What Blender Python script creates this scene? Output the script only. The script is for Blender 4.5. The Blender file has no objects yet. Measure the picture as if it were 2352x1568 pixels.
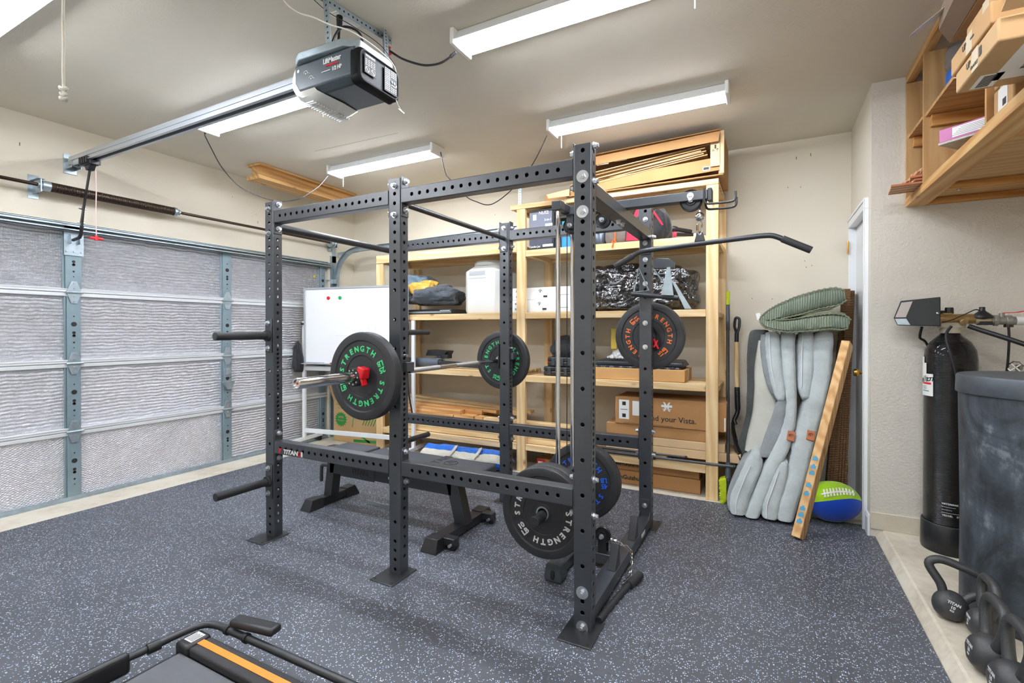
import bpy, bmesh, math, random
from math import sin, cos, pi, radians, sqrt
from mathutils import Vector as V, Matrix, noise
random.seed(7)
C = bpy.context.scene.collection

# ---------------------------------------------------------------- materials
def s2l(c):
    return tuple((x / 255 / 12.92) if x / 255 <= .04045 else ((x / 255 + .055) / 1.055) ** 2.4 for x in c) + (1,)
def newmat(name):
    m = bpy.data.materials.new(name); m.use_nodes = True
    nt = m.node_tree; b = nt.nodes['Principled BSDF']
    return m, nt, b
def nd(nt, typ, ins=None, **props):
    n = nt.nodes.new(typ)
    for k, v in props.items(): setattr(n, k, v)
    for k, v in (ins or {}).items():
        if isinstance(v, bpy.types.NodeSocket): nt.links.new(v, n.inputs[k])
        else: n.inputs[k].default_value = v
    return n
def coords(nt, scale=(1, 1, 1)):
    tc = nd(nt, 'ShaderNodeTexCoord')
    mp = nd(nt, 'ShaderNodeMapping', {'Vector': tc.outputs['Object'], 'Scale': scale})
    return mp.outputs[0]
def ramp(nt, fac, stops):
    r = nd(nt, 'ShaderNodeValToRGB', {'Fac': fac})
    e = r.color_ramp.elements
    while len(e) < len(stops): e.new(.5)
    for i, (p, c) in enumerate(stops): e[i].position = p; e[i].color = c
    return r.outputs[0]
def mix(nt, f, a, b, mode='MIX'):
    n = nd(nt, 'ShaderNodeMix', data_type='RGBA', blend_type=mode)
    for k, v in ((0, f), (6, a), (7, b)):
        if isinstance(v, bpy.types.NodeSocket): nt.links.new(v, n.inputs[k])
        else: n.inputs[k].default_value = v
    return n.outputs[2]
def mth(nt, op, a, b=None):
    n = nd(nt, 'ShaderNodeMath', operation=op)
    for k, v in ((0, a), (1, b)):
        if v is None: continue
        if isinstance(v, bpy.types.NodeSocket): nt.links.new(v, n.inputs[k])
        else: n.inputs[k].default_value = v
    return n.outputs[0]
def bump(nt, b, h, strength=.3, dist=.01):
    n = nd(nt, 'ShaderNodeBump', {'Height': h, 'Strength': strength, 'Distance': dist})
    nt.links.new(n.outputs[0], b.inputs['Normal'])
def noi(nt, vec, scale, detail=3, rough=.5, dist=0):
    return nd(nt, 'ShaderNodeTexNoise', {'Vector': vec, 'Scale': scale, 'Detail': detail, 'Roughness': rough, 'Distortion': dist}).outputs[0]

def plain(name, col, rough=.5, metal=0, spec=.5, bumpy=0, bscale=200, vary=.0, vscale=4, coat=0):
    m, nt, b = newmat(name)
    c = s2l(col)
    b.inputs['Base Color'].default_value = c
    b.inputs['Roughness'].default_value = rough; b.inputs['Metallic'].default_value = metal
    b.inputs['Specular IOR Level'].default_value = spec; b.inputs['Coat Weight'].default_value = coat
    if vary or bumpy:
        v = coords(nt)
        if vary:
            n = noi(nt, v, vscale, 5, .6)
            lo = tuple(max(0, x * (1 - vary)) for x in c[:3]) + (1,); hi = tuple(min(1, x * (1 + vary)) for x in c[:3]) + (1,)
            nt.links.new(ramp(nt, n, [(.3, lo), (.7, hi)]), b.inputs['Base Color'])
        if bumpy: bump(nt, b, noi(nt, v, bscale, 3), bumpy, .004)
    return m
def emis(name, col, st):
    m, nt, b = newmat(name)
    b.inputs['Base Color'].default_value = (.8, .8, .8, 1)
    b.inputs['Emission Color'].default_value = s2l(col); b.inputs['Emission Strength'].default_value = st
    return m
def wood(name, axis, light=(238, 212, 166), dark=(220, 182, 128), rough=.6, knots=True):
    m, nt, b = newmat(name)
    sc = [9, 9, 9]; sc[axis] = .55
    v = coords(nt, tuple(sc))
    n = noi(nt, v, 2.2, 6, .6, 1.2)
    w = nd(nt, 'ShaderNodeTexWave', {'Vector': v, 'Scale': 1.1, 'Distortion': 7, 'Detail': 3, 'Detail Scale': 1.0}, bands_direction='DIAGONAL').outputs['Fac']
    f = mth(nt, 'ADD', mth(nt, 'MULTIPLY', n, .6), mth(nt, 'MULTIPLY', w, .4))
    col = ramp(nt, f, [(.25, s2l(dark)), (.5, s2l(tuple((a + c) / 2 for a, c in zip(light, dark)))), (.75, s2l(light))])
    if knots:
        s2 = [7, 7, 7]; s2[axis] = 3.2
        vk = coords(nt, tuple(s2))
        vo = nd(nt, 'ShaderNodeTexVoronoi', {'Vector': vk, 'Scale': 1.0, 'Randomness': 1}, feature='F1')
        k = ramp(nt, vo.outputs['Distance'], [(.05, (1, 1, 1, 1)), (.13, (0, 0, 0, 1))])
        col = mix(nt, mth(nt, 'MULTIPLY', k, .75), col, s2l((128, 72, 34)))
    nt.links.new(col, b.inputs['Base Color'])
    b.inputs['Roughness'].default_value = rough; b.inputs['Specular IOR Level'].default_value = .3
    bump(nt, b, f, .12, .002)
    return m
def carton(name, col=(196, 156, 108), vary=.06):
    m, nt, b = newmat(name)
    v = coords(nt)
    n = noi(nt, v, 3, 4); c = s2l(col)
    nt.links.new(ramp(nt, n, [(.3, tuple(x * (1 - vary * 2) for x in c[:3]) + (1,)), (.7, tuple(min(1, x * (1 + vary)) for x in c[:3]) + (1,))]), b.inputs['Base Color'])
    b.inputs['Roughness'].default_value = .75; b.inputs['Specular IOR Level'].default_value = .25
    bump(nt, b, noi(nt, v, 40, 3), .08, .002)
    return m
def fabric(name, col, sc=120, rough=.95, vary=.12, st=.35, sheen=.3):
    m, nt, b = newmat(name); v = coords(nt); c = s2l(col)
    n = noi(nt, v, 7, 5, .6)
    nt.links.new(ramp(nt, n, [(.3, tuple(x * (1 - vary) for x in c[:3]) + (1,)), (.7, tuple(min(1, x * (1 + vary)) for x in c[:3]) + (1,))]), b.inputs['Base Color'])
    b.inputs['Roughness'].default_value = rough; b.inputs['Specular IOR Level'].default_value = .2
    b.inputs['Sheen Weight'].default_value = sheen
    bump(nt, b, mth(nt, 'ADD', noi(nt, v, sc, 2), mth(nt, 'MULTIPLY', noi(nt, v, 14, 4, .6), 2.5)), st, .01)
    return m

def wallmat(name, col, bs=.35, scale=70):
    m, nt, b = newmat(name); v = coords(nt); c = s2l(col)
    n = noi(nt, v, 1.3, 4)
    nt.links.new(ramp(nt, n, [(.3, tuple(x * .95 for x in c[:3]) + (1,)), (.7, tuple(min(1, x * 1.03) for x in c[:3]) + (1,))]), b.inputs['Base Color'])
    b.inputs['Roughness'].default_value = .75; b.inputs['Specular IOR Level'].default_value = .25
    bump(nt, b, noi(nt, v, scale, 3, .5, .4), bs, .006)
    return m
MW = wallmat('wall_paint', (224, 216, 199), .12, 60)
MWT = wallmat('textured_wall_paint', (224, 218, 206), .6, 75)
MC = wallmat('ceiling_paint', (224, 217, 202), .2, 90)

def concretemat():
    m, nt, b = newmat('concrete'); v = coords(nt)
    n = noi(nt, v, 2.2, 7, .65); n2 = noi(nt, v, 30, 4)
    f = mth(nt, 'ADD', mth(nt, 'MULTIPLY', n, .8), mth(nt, 'MULTIPLY', n2, .2))
    nt.links.new(ramp(nt, f, [(.3, s2l((186, 176, 156))), (.5, s2l((220, 212, 194))), (.7, s2l((234, 229, 216)))]), b.inputs['Base Color'])
    b.inputs['Roughness'].default_value = .7; bump(nt, b, f, .25, .01)
    return m
MCON = concretemat()

def matmat():
    m, nt, b = newmat('speckled_rubber'); v = coords(nt)
    vd = nd(nt, 'ShaderNodeVectorMath', {0: v, 1: nd(nt, 'ShaderNodeVectorMath', {0: nd(nt, 'ShaderNodeTexNoise', {'Vector': v, 'Scale': 130}).outputs['Color'], 'Scale': .009}, operation='SCALE').outputs[0]}, operation='ADD').outputs[0]
    vo = nd(nt, 'ShaderNodeTexVoronoi', {'Vector': vd, 'Scale': 140, 'Randomness': 1}, feature='F1')
    rnd = nd(nt, 'ShaderNodeSeparateColor', {'Color': vo.outputs['Color']})
    near = mth(nt, 'LESS_THAN', vo.outputs['Distance'], .34)
    pick = mth(nt, 'LESS_THAN', rnd.outputs[0], .42)
    fl = mth(nt, 'MULTIPLY', near, pick)
    n = noi(nt, v, 1.6, 5, .6)
    base = ramp(nt, n, [(.3, s2l((68, 71, 77))), (.7, s2l((86, 89, 96)))])
    fcol = mix(nt, rnd.outputs[1], s2l((158, 186, 228)), s2l((240, 244, 250)))
    col = mix(nt, fl, base, fcol)
    # interlocking seams of the puzzle tiles
    sx = nd(nt, 'ShaderNodeSeparateXYZ', {0: v})
    def seam(a, o):
        t = mth(nt, 'PINGPONG', o, .038)                      # trapezoid teeth
        t = mth(nt, 'MULTIPLY', mth(nt, 'GREATER_THAN', t, .019), .03)
        p = mth(nt, 'ADD', a, t)
        d = mth(nt, 'PINGPONG', p, .305)
        return mth(nt, 'LESS_THAN', d, .0013)
    s = mth(nt, 'MAXIMUM', seam(mth(nt, 'ADD', sx.outputs[0], .12), sx.outputs[1]), seam(mth(nt, 'ADD', sx.outputs[1], .2), sx.outputs[0]))
    brk = mth(nt, 'GREATER_THAN', noi(nt, v, 4, 2), .47)
    s = mth(nt, 'MULTIPLY', s, brk)
    col = mix(nt, mth(nt, 'MULTIPLY', s, .8), col, s2l((24, 25, 28)))
    nt.links.new(col, b.inputs['Base Color'])
    nt.links.new(ramp(nt, n, [(.3, (.42,) * 3 + (1,)), (.7, (.56,) * 3 + (1,))]), b.inputs['Roughness'])
    b.inputs['Specular IOR Level'].default_value = .55
    bump(nt, b, noi(nt, v, 260, 2), .25, .003)
    return m
MMAT = matmat()

def foilmat(name, diamond=False):
    m, nt, b = newmat(name)
    v = coords(nt)
    dn = nd(nt, 'ShaderNodeTexNoise', {'Vector': v, 'Scale': 9, 'Detail': 4})
    vd = nd(nt, 'ShaderNodeVectorMath', {0: v, 1: nd(nt, 'ShaderNodeVectorMath', {0: dn.outputs['Color'], 'Scale': .035}, operation='SCALE').outputs[0]}, operation='ADD').outputs[0]
    sx = nd(nt, 'ShaderNodeSeparateXYZ', {0: vd})
    y, z = sx.outputs[1], sx.outputs[2]
    if diamond:
        a = mth(nt, 'SINE', mth(nt, 'MULTIPLY', mth(nt, 'ADD', y, mth(nt, 'MULTIPLY', z, 1.6)), 230))
        c = mth(nt, 'SINE', mth(nt, 'MULTIPLY', mth(nt, 'SUBTRACT', y, mth(nt, 'MULTIPLY', z, 1.6)), 230))
        h = mth(nt, 'MULTIPLY', mth(nt, 'ADD', a, c), .35)
    else:
        h = mth(nt, 'SINE', mth(nt, 'MULTIPLY', z, 2 * pi / .026))
        h = mth(nt, 'ADD', h, mth(nt, 'MULTIPLY', mth(nt, 'SINE', mth(nt, 'MULTIPLY', y, 420)), .16))
    vs = nd(nt, 'ShaderNodeMapping', {'Vector': v, 'Scale': (1, 1, 3.2)}).outputs[0]
    cr = noi(nt, vs, 26, 6, .7, .6); cr2 = noi(nt, v, 5, 3)
    h = mth(nt, 'ADD', h, mth(nt, 'ADD', mth(nt, 'MULTIPLY', cr, 3.4), mth(nt, 'MULTIPLY', cr2, 3)))
    bump(nt, b, h, .75, .0045)
    b.inputs['Metallic'].default_value = 1; b.inputs['Roughness'].default_value = .17
    b.inputs['Base Color'].default_value = (.74, .75, .79, 1)
    return m
MFOIL = foilmat('foil_ribbed'); MFOILD = foilmat('foil_bubble', True)

def tankmat():
    m, nt, b = newmat('fibre_wound_black'); v = coords(nt)
    z = nd(nt, 'ShaderNodeSeparateXYZ', {0: v}).outputs[2]
    n = noi(nt, nd(nt, 'ShaderNodeMapping', {'Vector': v, 'Scale': (1, 1, 6)}).outputs[0], 12, 5)
    h = mth(nt, 'ADD', mth(nt, 'SINE', mth(nt, 'MULTIPLY', z, 900)), mth(nt, 'MULTIPLY', n, 4))
    bump(nt, b, h, .8, .003)
    b.inputs['Base Color'].default_value = s2l((26, 27, 29)); b.inputs['Roughness'].default_value = .22
    b.inputs['Coat Weight'].default_value = .4
    return m
MTANK = tankmat()
def brinemat():
    m, nt, b = newmat('scuffed_black_plastic'); v = coords(nt)
    n = noi(nt, v, 3.5, 8, .68, 1.2); n2 = noi(nt, nd(nt, 'ShaderNodeMapping', {'Vector': v, 'Scale': (1, 1, .35)}).outputs[0], 16, 6, .7)
    f = mth(nt, 'ADD', mth(nt, 'MULTIPLY', n, .65), mth(nt, 'MULTIPLY', n2, .35))
    nt.links.new(ramp(nt, f, [(.42, s2l((44, 48, 52))), (.56, s2l((72, 80, 88))), (.64, s2l((120, 126, 132))), (.72, s2l((176, 178, 178)))]), b.inputs['Base Color'])
    b.inputs['Roughness'].default_value = .5; bump(nt, b, n2, .2, .004)
    return m
MBRINE = brinemat()

MBLK = plain('black_powder_coat', (54, 58, 64), .33, 0, .9, .1, 600, .08, 9)
MBLK2 = plain('black_satin_steel', (42, 44, 48), .38, 0, .6, .08, 500)
MGRIP = plain('knurled_black', (44, 45, 48), .5, 0, .5, .5, 900)
MRUB = plain('black_bumper_rubber', (48, 49, 52), .5, 0, .5, .12, 300, .1, 14)
MHUB = plain('black_rubber_gloss', (38, 39, 42), .35)
MPL = plain('black_plastic', (36, 37, 40), .4)
MPLG = plain('dark_grey_plastic', (70, 76, 82), .4)
MCHR = plain('chrome', (225, 226, 230), .12, 1)
MZN = plain('zinc_bolt', (214, 218, 224), .3, .9)
MGALV = plain('galvanized', (176, 190, 198), .42, .75, .5, .15, 60, .12, 20)
MGALVP = plain('painted_grey_steel', (134, 154, 162), .45, .3, .5, .05, 60, .06, 12)
MWHT = plain('white_enamel', (236, 238, 240), .35)
MWRAIL = plain('white_rail', (226, 230, 232), .45, .2)
MWPL = plain('white_plastic', (238, 238, 234), .45)
MTUBE = emis('lit_tube', (240, 246, 255), 30)
MRED = plain('red_plastic', (205, 22, 34), .35)
MGRN = plain('green_letter', (70, 205, 130), .5)
MORL = plain('orange_letter', (240, 118, 50), .5)
MWHL = plain('white_letter', (225, 226, 226), .5)
MBLUL = plain('blue_letter', (40, 100, 225), .5)
MRST = plain('oily_brown_steel', (78, 62, 54), .35, .8)
MRSTP = plain('spring_steel', (84, 70, 60), .4, .7, .5, .2, 80, .25, 12)
MCORD = plain('black_cord', (30, 30, 32), .5)
MWCORD = plain('white_cord', (225, 222, 214), .6)
MROPE = fabric('cotton_rope', (232, 228, 214), 400)
MWX = wood('pine_x', 0); MWY = wood('pine_y', 1); MWZ = wood('pine_z', 2)
MPLYX = wood('ply_x', 0, (206, 166, 114), (188, 144, 92), .6, False)
MPLYZ = wood('ply_z', 2, (214, 176, 124), (194, 150, 98), .6, False)
MOWX = wood('orange_pine_x', 0, (214, 164, 98), (180, 118, 58)); MOWY = wood('orange_pine_y', 1, (222, 182, 124), (194, 142, 84))
MOWZ = wood('orange_pine_z', 2, (214, 168, 106), (184, 126, 68))
MCART = carton('cardboard'); MCARTD = carton('cardboard_brown', (176, 132, 86)); MCARTL = carton('cardboard_light', (214, 184, 144))
MTAPE = plain('clear_tape', (222, 206, 176), .25)
MLAB = plain('white_label', (240, 240, 238), .5)
MINK = plain('black_ink', (36, 34, 34), .6)
MBRASS = plain('brass', (212, 168, 84), .2, 1)

# ---------------------------------------------------------------- mesh building
class MB:
    def __init__(s): s.v = []; s.f = []; s.m = []; s.mi = 0
    def add(s, vs, fs, mi=None):
        o = len(s.v); s.v += [tuple(p) for p in vs]; s.f += [[i + o for i in f] for f in fs]
        s.m += [s.mi if mi is None else mi] * len(fs)
        return s
    def box(s, a, b, mi=None):
        x0, y0, z0 = a; x1, y1, z1 = b
        return s.add([(x0, y0, z0), (x1, y0, z0), (x1, y1, z0), (x0, y1, z0), (x0, y0, z1), (x1, y0, z1), (x1, y1, z1), (x0, y1, z1)],
                     [[0, 3, 2, 1], [4, 5, 6, 7], [0, 1, 5, 4], [1, 2, 6, 5], [2, 3, 7, 6], [3, 0, 4, 7]], mi)
    def obox(s, c, size, rot, mi=None):        # rot: 3x3 Matrix
        c = V(c); h = V(size) / 2; p = []
        for z in (-1, 1):
            for x, y in ((-1, -1), (1, -1), (1, 1), (-1, 1)): p.append(c + rot @ V((x * h.x, y * h.y, z * h.z)))
        return s.add(p, [[0, 3, 2, 1], [4, 5, 6, 7], [0, 1, 5, 4], [1, 2, 6, 5], [2, 3, 7, 6], [3, 0, 4, 7]], mi)
    def bar(s, p, q, w, h, up=(0, 0, 1), mi=None):
        p = V(p); q = V(q); d = q - p; L = d.length; d.normalize(); u = V(up); x = d.cross(u)
        if x.length < 1e-4: x = d.cross(V((0, 1, 0)))
        x.normalize(); u = x.cross(d)
        r = Matrix((x, d, u)).transposed()
        return s.obox((p + q) / 2, (w, L, h), r, mi)
    def cyl(s, p, q, r, r2=None, n=16, caps=True, mi=None):
        p = V(p); q = V(q); r2 = r if r2 is None else r2
        d = (q - p).normalized(); a = d.orthogonal().normalized(); b = d.cross(a)
        vs = [p + (a * cos(2 * pi * i / n) + b * sin(2 * pi * i / n)) * r for i in range(n)] + [q + (a * cos(2 * pi * i / n) + b * sin(2 * pi * i / n)) * r2 for i in range(n)]
        fs = [[i, (i + 1) % n, n + (i + 1) % n, n + i] for i in range(n)]
        if caps: fs += [list(range(n))[::-1], list(range(n, 2 * n))]
        return s.add(vs, fs, mi)
    def tube(s, pts, r, n=8, caps=True, closed=False, mi=None, flat=None):
        pts = [V(p) for p in pts]; K = len(pts); rs = r if isinstance(r, (list, tuple)) else [r] * K
        vs = []; prev = None
        for i, p in enumerate(pts):
            a_ = pts[i - 1] if (i or closed) else p; b_ = pts[(i + 1) % K] if (i < K - 1 or closed) else p
            d = (b_ - a_)
            d = d.normalized() if d.length > 1e-9 else V((0, 0, 1))
            if prev is None: a = d.orthogonal().normalized()
            else:
                a = prev - d * prev.dot(d)
                a = a.normalized() if a.length > 1e-6 else d.orthogonal().normalized()
            prev = a; b = d.cross(a)
            for k in range(n):
                t = 2 * pi * k / n; vs.append(p + (a * cos(t) + b * sin(t)) * rs[i])
        fs = []
        for i in range(K if closed else K - 1):
            j = (i + 1) % K
            for k in range(n): fs.append([i * n + k, i * n + (k + 1) % n, j * n + (k + 1) % n, j * n + k])
        if caps and not closed: fs += [list(range(n))[::-1], list(range((K - 1) * n, K * n))]
        return s.add(vs, fs, mi)
    def lathe(s, prof, o=(0, 0, 0), ax=(0, 0, 1), n=32, mi=None):   # prof: (radius, height along axis[, mi])
        o = V(o); d = V(ax).normalized(); a = d.orthogonal().normalized(); b = d.cross(a); vs = []
        for pr in prof:
            for k in range(n):
                t = 2 * pi * k / n; vs.append(o + d * pr[1] + (a * cos(t) + b * sin(t)) * max(pr[0], 1e-5))
        for i in range(len(prof) - 1):
            m_ = prof[i][2] if len(prof[i]) > 2 else mi
            fs = [[i * n + k, i * n + (k + 1) % n, (i + 1) * n + (k + 1) % n, (i + 1) * n + k] for k in range(n)]
            if i == 0: s.add(vs, [], None); base = len(s.v) - len(vs)
            s.f += [[q + base for q in f] for f in fs]; s.m += [s.mi if m_ is None else m_] * len(fs)
        return s
    def sph(s, c, r, n=12, mi=None, sc=(1, 1, 1)):
        vs = []; fs = []; m = n // 2
        for i in range(m + 1):
            t = pi * i / m
            for k in range(n): vs.append((c[0] + r * sc[0] * sin(t) * cos(2 * pi * k / n), c[1] + r * sc[1] * sin(t) * sin(2 * pi * k / n), c[2] + r * sc[2] * cos(t)))
        for i in range(m):
            for k in range(n): fs.append([i * n + k, (i + 1) * n + k, (i + 1) * n + (k + 1) % n, i * n + (k + 1) % n])
        return s.add(vs, fs, mi)
    def prism(s, poly, d, mi=None):       # poly: 3D points (planar), d: extrusion vector
        n = len(poly); P = [V(p) for p in poly]; d = V(d)
        return s.add(P + [p + d for p in P], [list(range(n))[::-1], list(range(n, 2 * n))] + [[i, (i + 1) % n, n + (i + 1) % n, n + i] for i in range(n)], mi)
    def text(s, t, size, mat4, ext=.0006, bold=0, align='CENTER', mi=None, xs=1, shear=0, spacing=1):
        cu = bpy.data.curves.new('t', 'FONT'); cu.body = t; cu.size = size; cu.extrude = ext; cu.offset = bold
        cu.align_x = align; cu.align_y = 'CENTER'; cu.resolution_u = 2; cu.shear = shear; cu.space_character = spacing
        ob = bpy.data.objects.new('t', cu); me = bpy.data.meshes.new_from_object(ob)
        s.add([mat4 @ V((v.co.x * xs, v.co.y, v.co.z)) for v in me.vertices], [list(p.vertices) for p in me.polygons], mi)
        bpy.data.objects.remove(ob); bpy.data.curves.remove(cu); bpy.data.meshes.remove(me)
        return s
    def build(s, name, mats, parent=None, bev=0, smooth=None, loc=None, weld=True, sub=0, seg=2):
        me = bpy.data.meshes.new(name)
        me.from_pydata(s.v, [], s.f)
        for m_ in (mats if isinstance(mats, (list, tuple)) else [mats]): me.materials.append(m_)
        me.polygons.foreach_set('material_index', s.m)
        bm = bmesh.new(); bm.from_mesh(me)
        if weld: bmesh.ops.remove_doubles(bm, verts=bm.verts, dist=1e-5)
        bmesh.ops.recalc_face_normals(bm, faces=bm.faces); bm.to_mesh(me); bm.free()
        o = bpy.data.objects.new(name, me); C.objects.link(o)
        if parent is not None:
            o.parent = parent
            if parent.type == 'EMPTY' and not parent.get('loc0'):
                o.location = -V(parent.location) if parent.rotation_euler[:] == (0, 0, 0) and parent.parent is None else (0, 0, 0)
        if bev:
            b = o.modifiers.new('b', 'BEVEL'); b.width = bev; b.segments = seg; b.limit_method = 'ANGLE'; b.angle_limit = radians(40); b.harden_normals = False
        if sub:
            b = o.modifiers.new('s', 'SUBSURF'); b.levels = sub; b.render_levels = sub
        if smooth is None: smooth = 35
        if smooth:
            me.polygons.foreach_set('use_smooth', [True] * len(me.polygons))
            me.set_sharp_from_angle(angle=radians(smooth))
        return o
def frame(o, x, y):      # 4x4 from origin, text-right, text-up
    x = V(x).normalized(); y = V(y).normalized(); z = x.cross(y)
    m = Matrix((x, y, z)).transposed().to_4x4(); m.translation = V(o); return m
def thing(name, label, cat, loc=(0, 0, 0), group=None, local=False):
    o = bpy.data.objects.new(name, None); C.objects.link(o); o.location = loc
    o.empty_display_size = .05
    o['label'] = label; o['category'] = cat
    if group: o['group'] = group
    if local: o['loc0'] = 1
    return o
def tag(o, label, cat, group=None):
    o['label'] = label; o['category'] = cat
    if group: o['group'] = group
    return o
def struct(o): o['kind'] = 'structure'; return o
def dup(root, loc=None, label=None, rot=None):
    r = root.copy(); C.objects.link(r)
    if loc is not None: r.location = loc
    if rot is not None: r.rotation_euler = rot
    if label: r['label'] = label
    for ch in list(root.children):
        c = ch.copy(); C.objects.link(c); c.parent = r
        for g in ch.children:
            d = g.copy(); C.objects.link(d); d.parent = c
    return r
def arc(c, r, a0, a1, n, ax='xz'):
    out = []
    for i in range(n + 1):
        t = radians(a0 + (a1 - a0) * i / n); u, w = r * cos(t), r * sin(t)
        out.append(V(c) + (V((u, 0, w)) if ax == 'xz' else V((u, w, 0)) if ax == 'xy' else V((0, u, w))))
    return out
def smoothpath(pts, n=6):
    P = [V(p) for p in pts]; out = []
    for i in range(len(P) - 1):
        p0 = P[max(i - 1, 0)]; p1 = P[i]; p2 = P[i + 1]; p3 = P[min(i + 2, len(P) - 1)]
        for k in range(n):
            t = k / n
            out.append(.5 * ((2 * p1) + (p2 - p0) * t + (2 * p0 - 5 * p1 + 4 * p2 - p3) * t * t + (3 * p1 - p0 - 3 * p2 + p3) * t ** 3))
    return out + [P[-1]]

# ---------------------------------------------------------------- room
XD, YB, XJ, YR, ZC, XR, YF = -2.0, 2.6, 3.29, 1.765, 2.845, 4.25, -3.4
MB().box((XD - .3, YF - .1, -.1), (XR + .1, YB + .1, 0)).build('floor', MCON, smooth=0)['kind'] = 'structure'
MB().box((XD - .3, YF - .1, ZC), (XR + .1, YB + .1, ZC + .1)).build('ceiling', MC, smooth=0)['kind'] = 'structure'
MB().box((XD - .3, YB, 0), (XJ + .2, YB + .1, ZC)).build('wall_back', MW, smooth=0)['kind'] = 'structure'
wl = MB(); DY0, DY1 = -2.72, 2.19
wl.box((XD - .12, YF, 2.12), (XD + .02, YB, ZC)); wl.box((XD - .12, DY1, 0), (XD + .02, YB, 2.12)); wl.box((XD - .12, YF, 0), (XD + .02, DY0, 2.12))
wl.build('wall_left', MW, smooth=0)['kind'] = 'structure'
DYa, DYb, DZ = 1.925, 2.60, 2.10    # doorway in the recess wall
wj = MB(); wj.box((XJ, YR + .1, 0), (XJ + .12, 1.89, 2.13)); wj.box((XJ, YR + .1, 2.13), (XJ + .12, YB, ZC)); wj.box((XJ + .09, 1.87, 0), (XJ + .12, YB, 2.16))
wj.build('wall_recess', MW, smooth=0)['kind'] = 'structure'
MB().box((XJ, YR, 0), (XR + .1, YR + .1, ZC)).build('wall_right', MWT, smooth=0)['kind'] = 'structure'
MB().box((XR, YF, 0), (XR + .1, YR, ZC)).build('wall_far_right', MW, smooth=0)['kind'] = 'structure'
MB().box((XD - .12, YF - .1, 0), (XR + .1, YF, ZC)).build('wall_front', MW, smooth=0)['kind'] = 'structure'
# raised concrete pad on the right with its sloped edge
pd = MB(); y0, y1 = YF, YR
pd.prism([(3.318, y0, 0), (3.35, y0, .055), (3.36, y0, .06), (XR, y0, .06), (XR, y0, 0)], (0, y1 - y0, 0))
pd.build('floor_pad', MCON, smooth=0)['kind'] = 'structure'
bb = MB(); bb.box((XJ, YR - .012, .06), (XR, YR, .165)); bb.build('baseboard_right', plain('rough_cement_base', (214, 206, 186), .8, 0, .3, .5, 40, .08, 8), bev=.003)['kind'] = 'structure'
bb = MB(); bb.box((XJ - .014, YR - .005, .0), (XJ, 1.86, .145)); bb.box((XJ - .017, YR - .005, .12), (XJ, 1.86, .13)); bb.build('baseboard_recess', MWHT, bev=.004)['kind'] = 'structure'
# rubber mat
mt = MB().box((-1.63, YF + .35, .0), (3.318, 1.955, .010)); mo = mt.build('rubber_gym_flooring', MMAT, bev=.003)
tag(mo, 'dark grey interlocking rubber gym flooring with pale blue specks', 'floor mat')

# white door in the recess
dr = bpy.data.objects.new('door_1', None); C.objects.link(dr); dr['kind'] = 'structure'; dr['loc0'] = 1
MB().box((XJ + .03, 1.935, .02), (XJ + .065, 2.575, 2.085)).build('door_leaf', MWHT, dr, bev=.003)
cs = MB()
cs.box((XJ - .02, 1.866, 0), (XJ + .08, 1.93, 2.09)); cs.box((XJ - .02, 2.575, 0), (XJ + .08, 2.599, 2.09)); cs.box((XJ - .02, 1.866, 2.0905), (XJ + .08, 2.599, 2.16))
cs.box((XJ - .026, 1.867, 0), (XJ - .0205, 1.885, 2.1395)); cs.box((XJ - .026, 1.867, 2.14), (XJ - .0205, 2.598, 2.159))
cs.build('door_casing', MWHT, dr, bev=.004)
for z in (1.94, 1.05, .25):
    h = MB(); h.box((XJ - .024, 2.552, z - .045), (XJ - .021, 2.59, z + .045)); h.cyl((XJ - .026, 2.563, z - .05), (XJ - .026, 2.563, z + .05), .006, n=10)
    h.build('hinge', MBRASS, dr)
k = MB(); ky, kz = 2.08, 1.01
k.lathe([(0, 0), (.03, 0), (.03, -.008), (.011, -.014), (.011, -.04), (.022, -.048), (.027, -.062), (.022, -.078), (0, -.082)], (XJ + .03, ky, kz), (1, 0, 0), 20)
k.build('door_knob', MBRASS, dr)

# camera
cam = bpy.data.cameras.new('camera'); co = bpy.data.objects.new('camera', cam); C.objects.link(co)
bpy.context.scene.camera = co
cam.sensor_width = 36; cam.lens = 36 * 1118.5 / 2352; cam.shift_y = -21.28 / 2352; cam.clip_start = .05
co.location = (2.718, -1.988, 1.3045); co.rotation_euler = (radians(90 - .2924), 0, radians(27.72))
sc = bpy.context.scene
sc.view_settings.view_transform = 'Standard'; sc.view_settings.look = 'None'; sc.view_settings.gamma = 1; sc.view_settings.exposure = 1.4
w = bpy.data.worlds.new('world'); sc.world = w; w.use_nodes = True
w.node_tree.nodes['Background'].inputs[0].default_value = (.8, .85, 1, 1); w.node_tree.nodes['Background'].inputs[1].default_value = .4
sc.cycles.max_bounces = 5; sc.cycles.diffuse_bounces = 4; sc.cycles.glossy_bounces = 2; sc.cycles.transmission_bounces = 2
sc.cycles.use_adaptive_sampling = True; sc.cycles.adaptive_threshold = .03
sc.cycles.sample_clamp_indirect = 6

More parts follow.
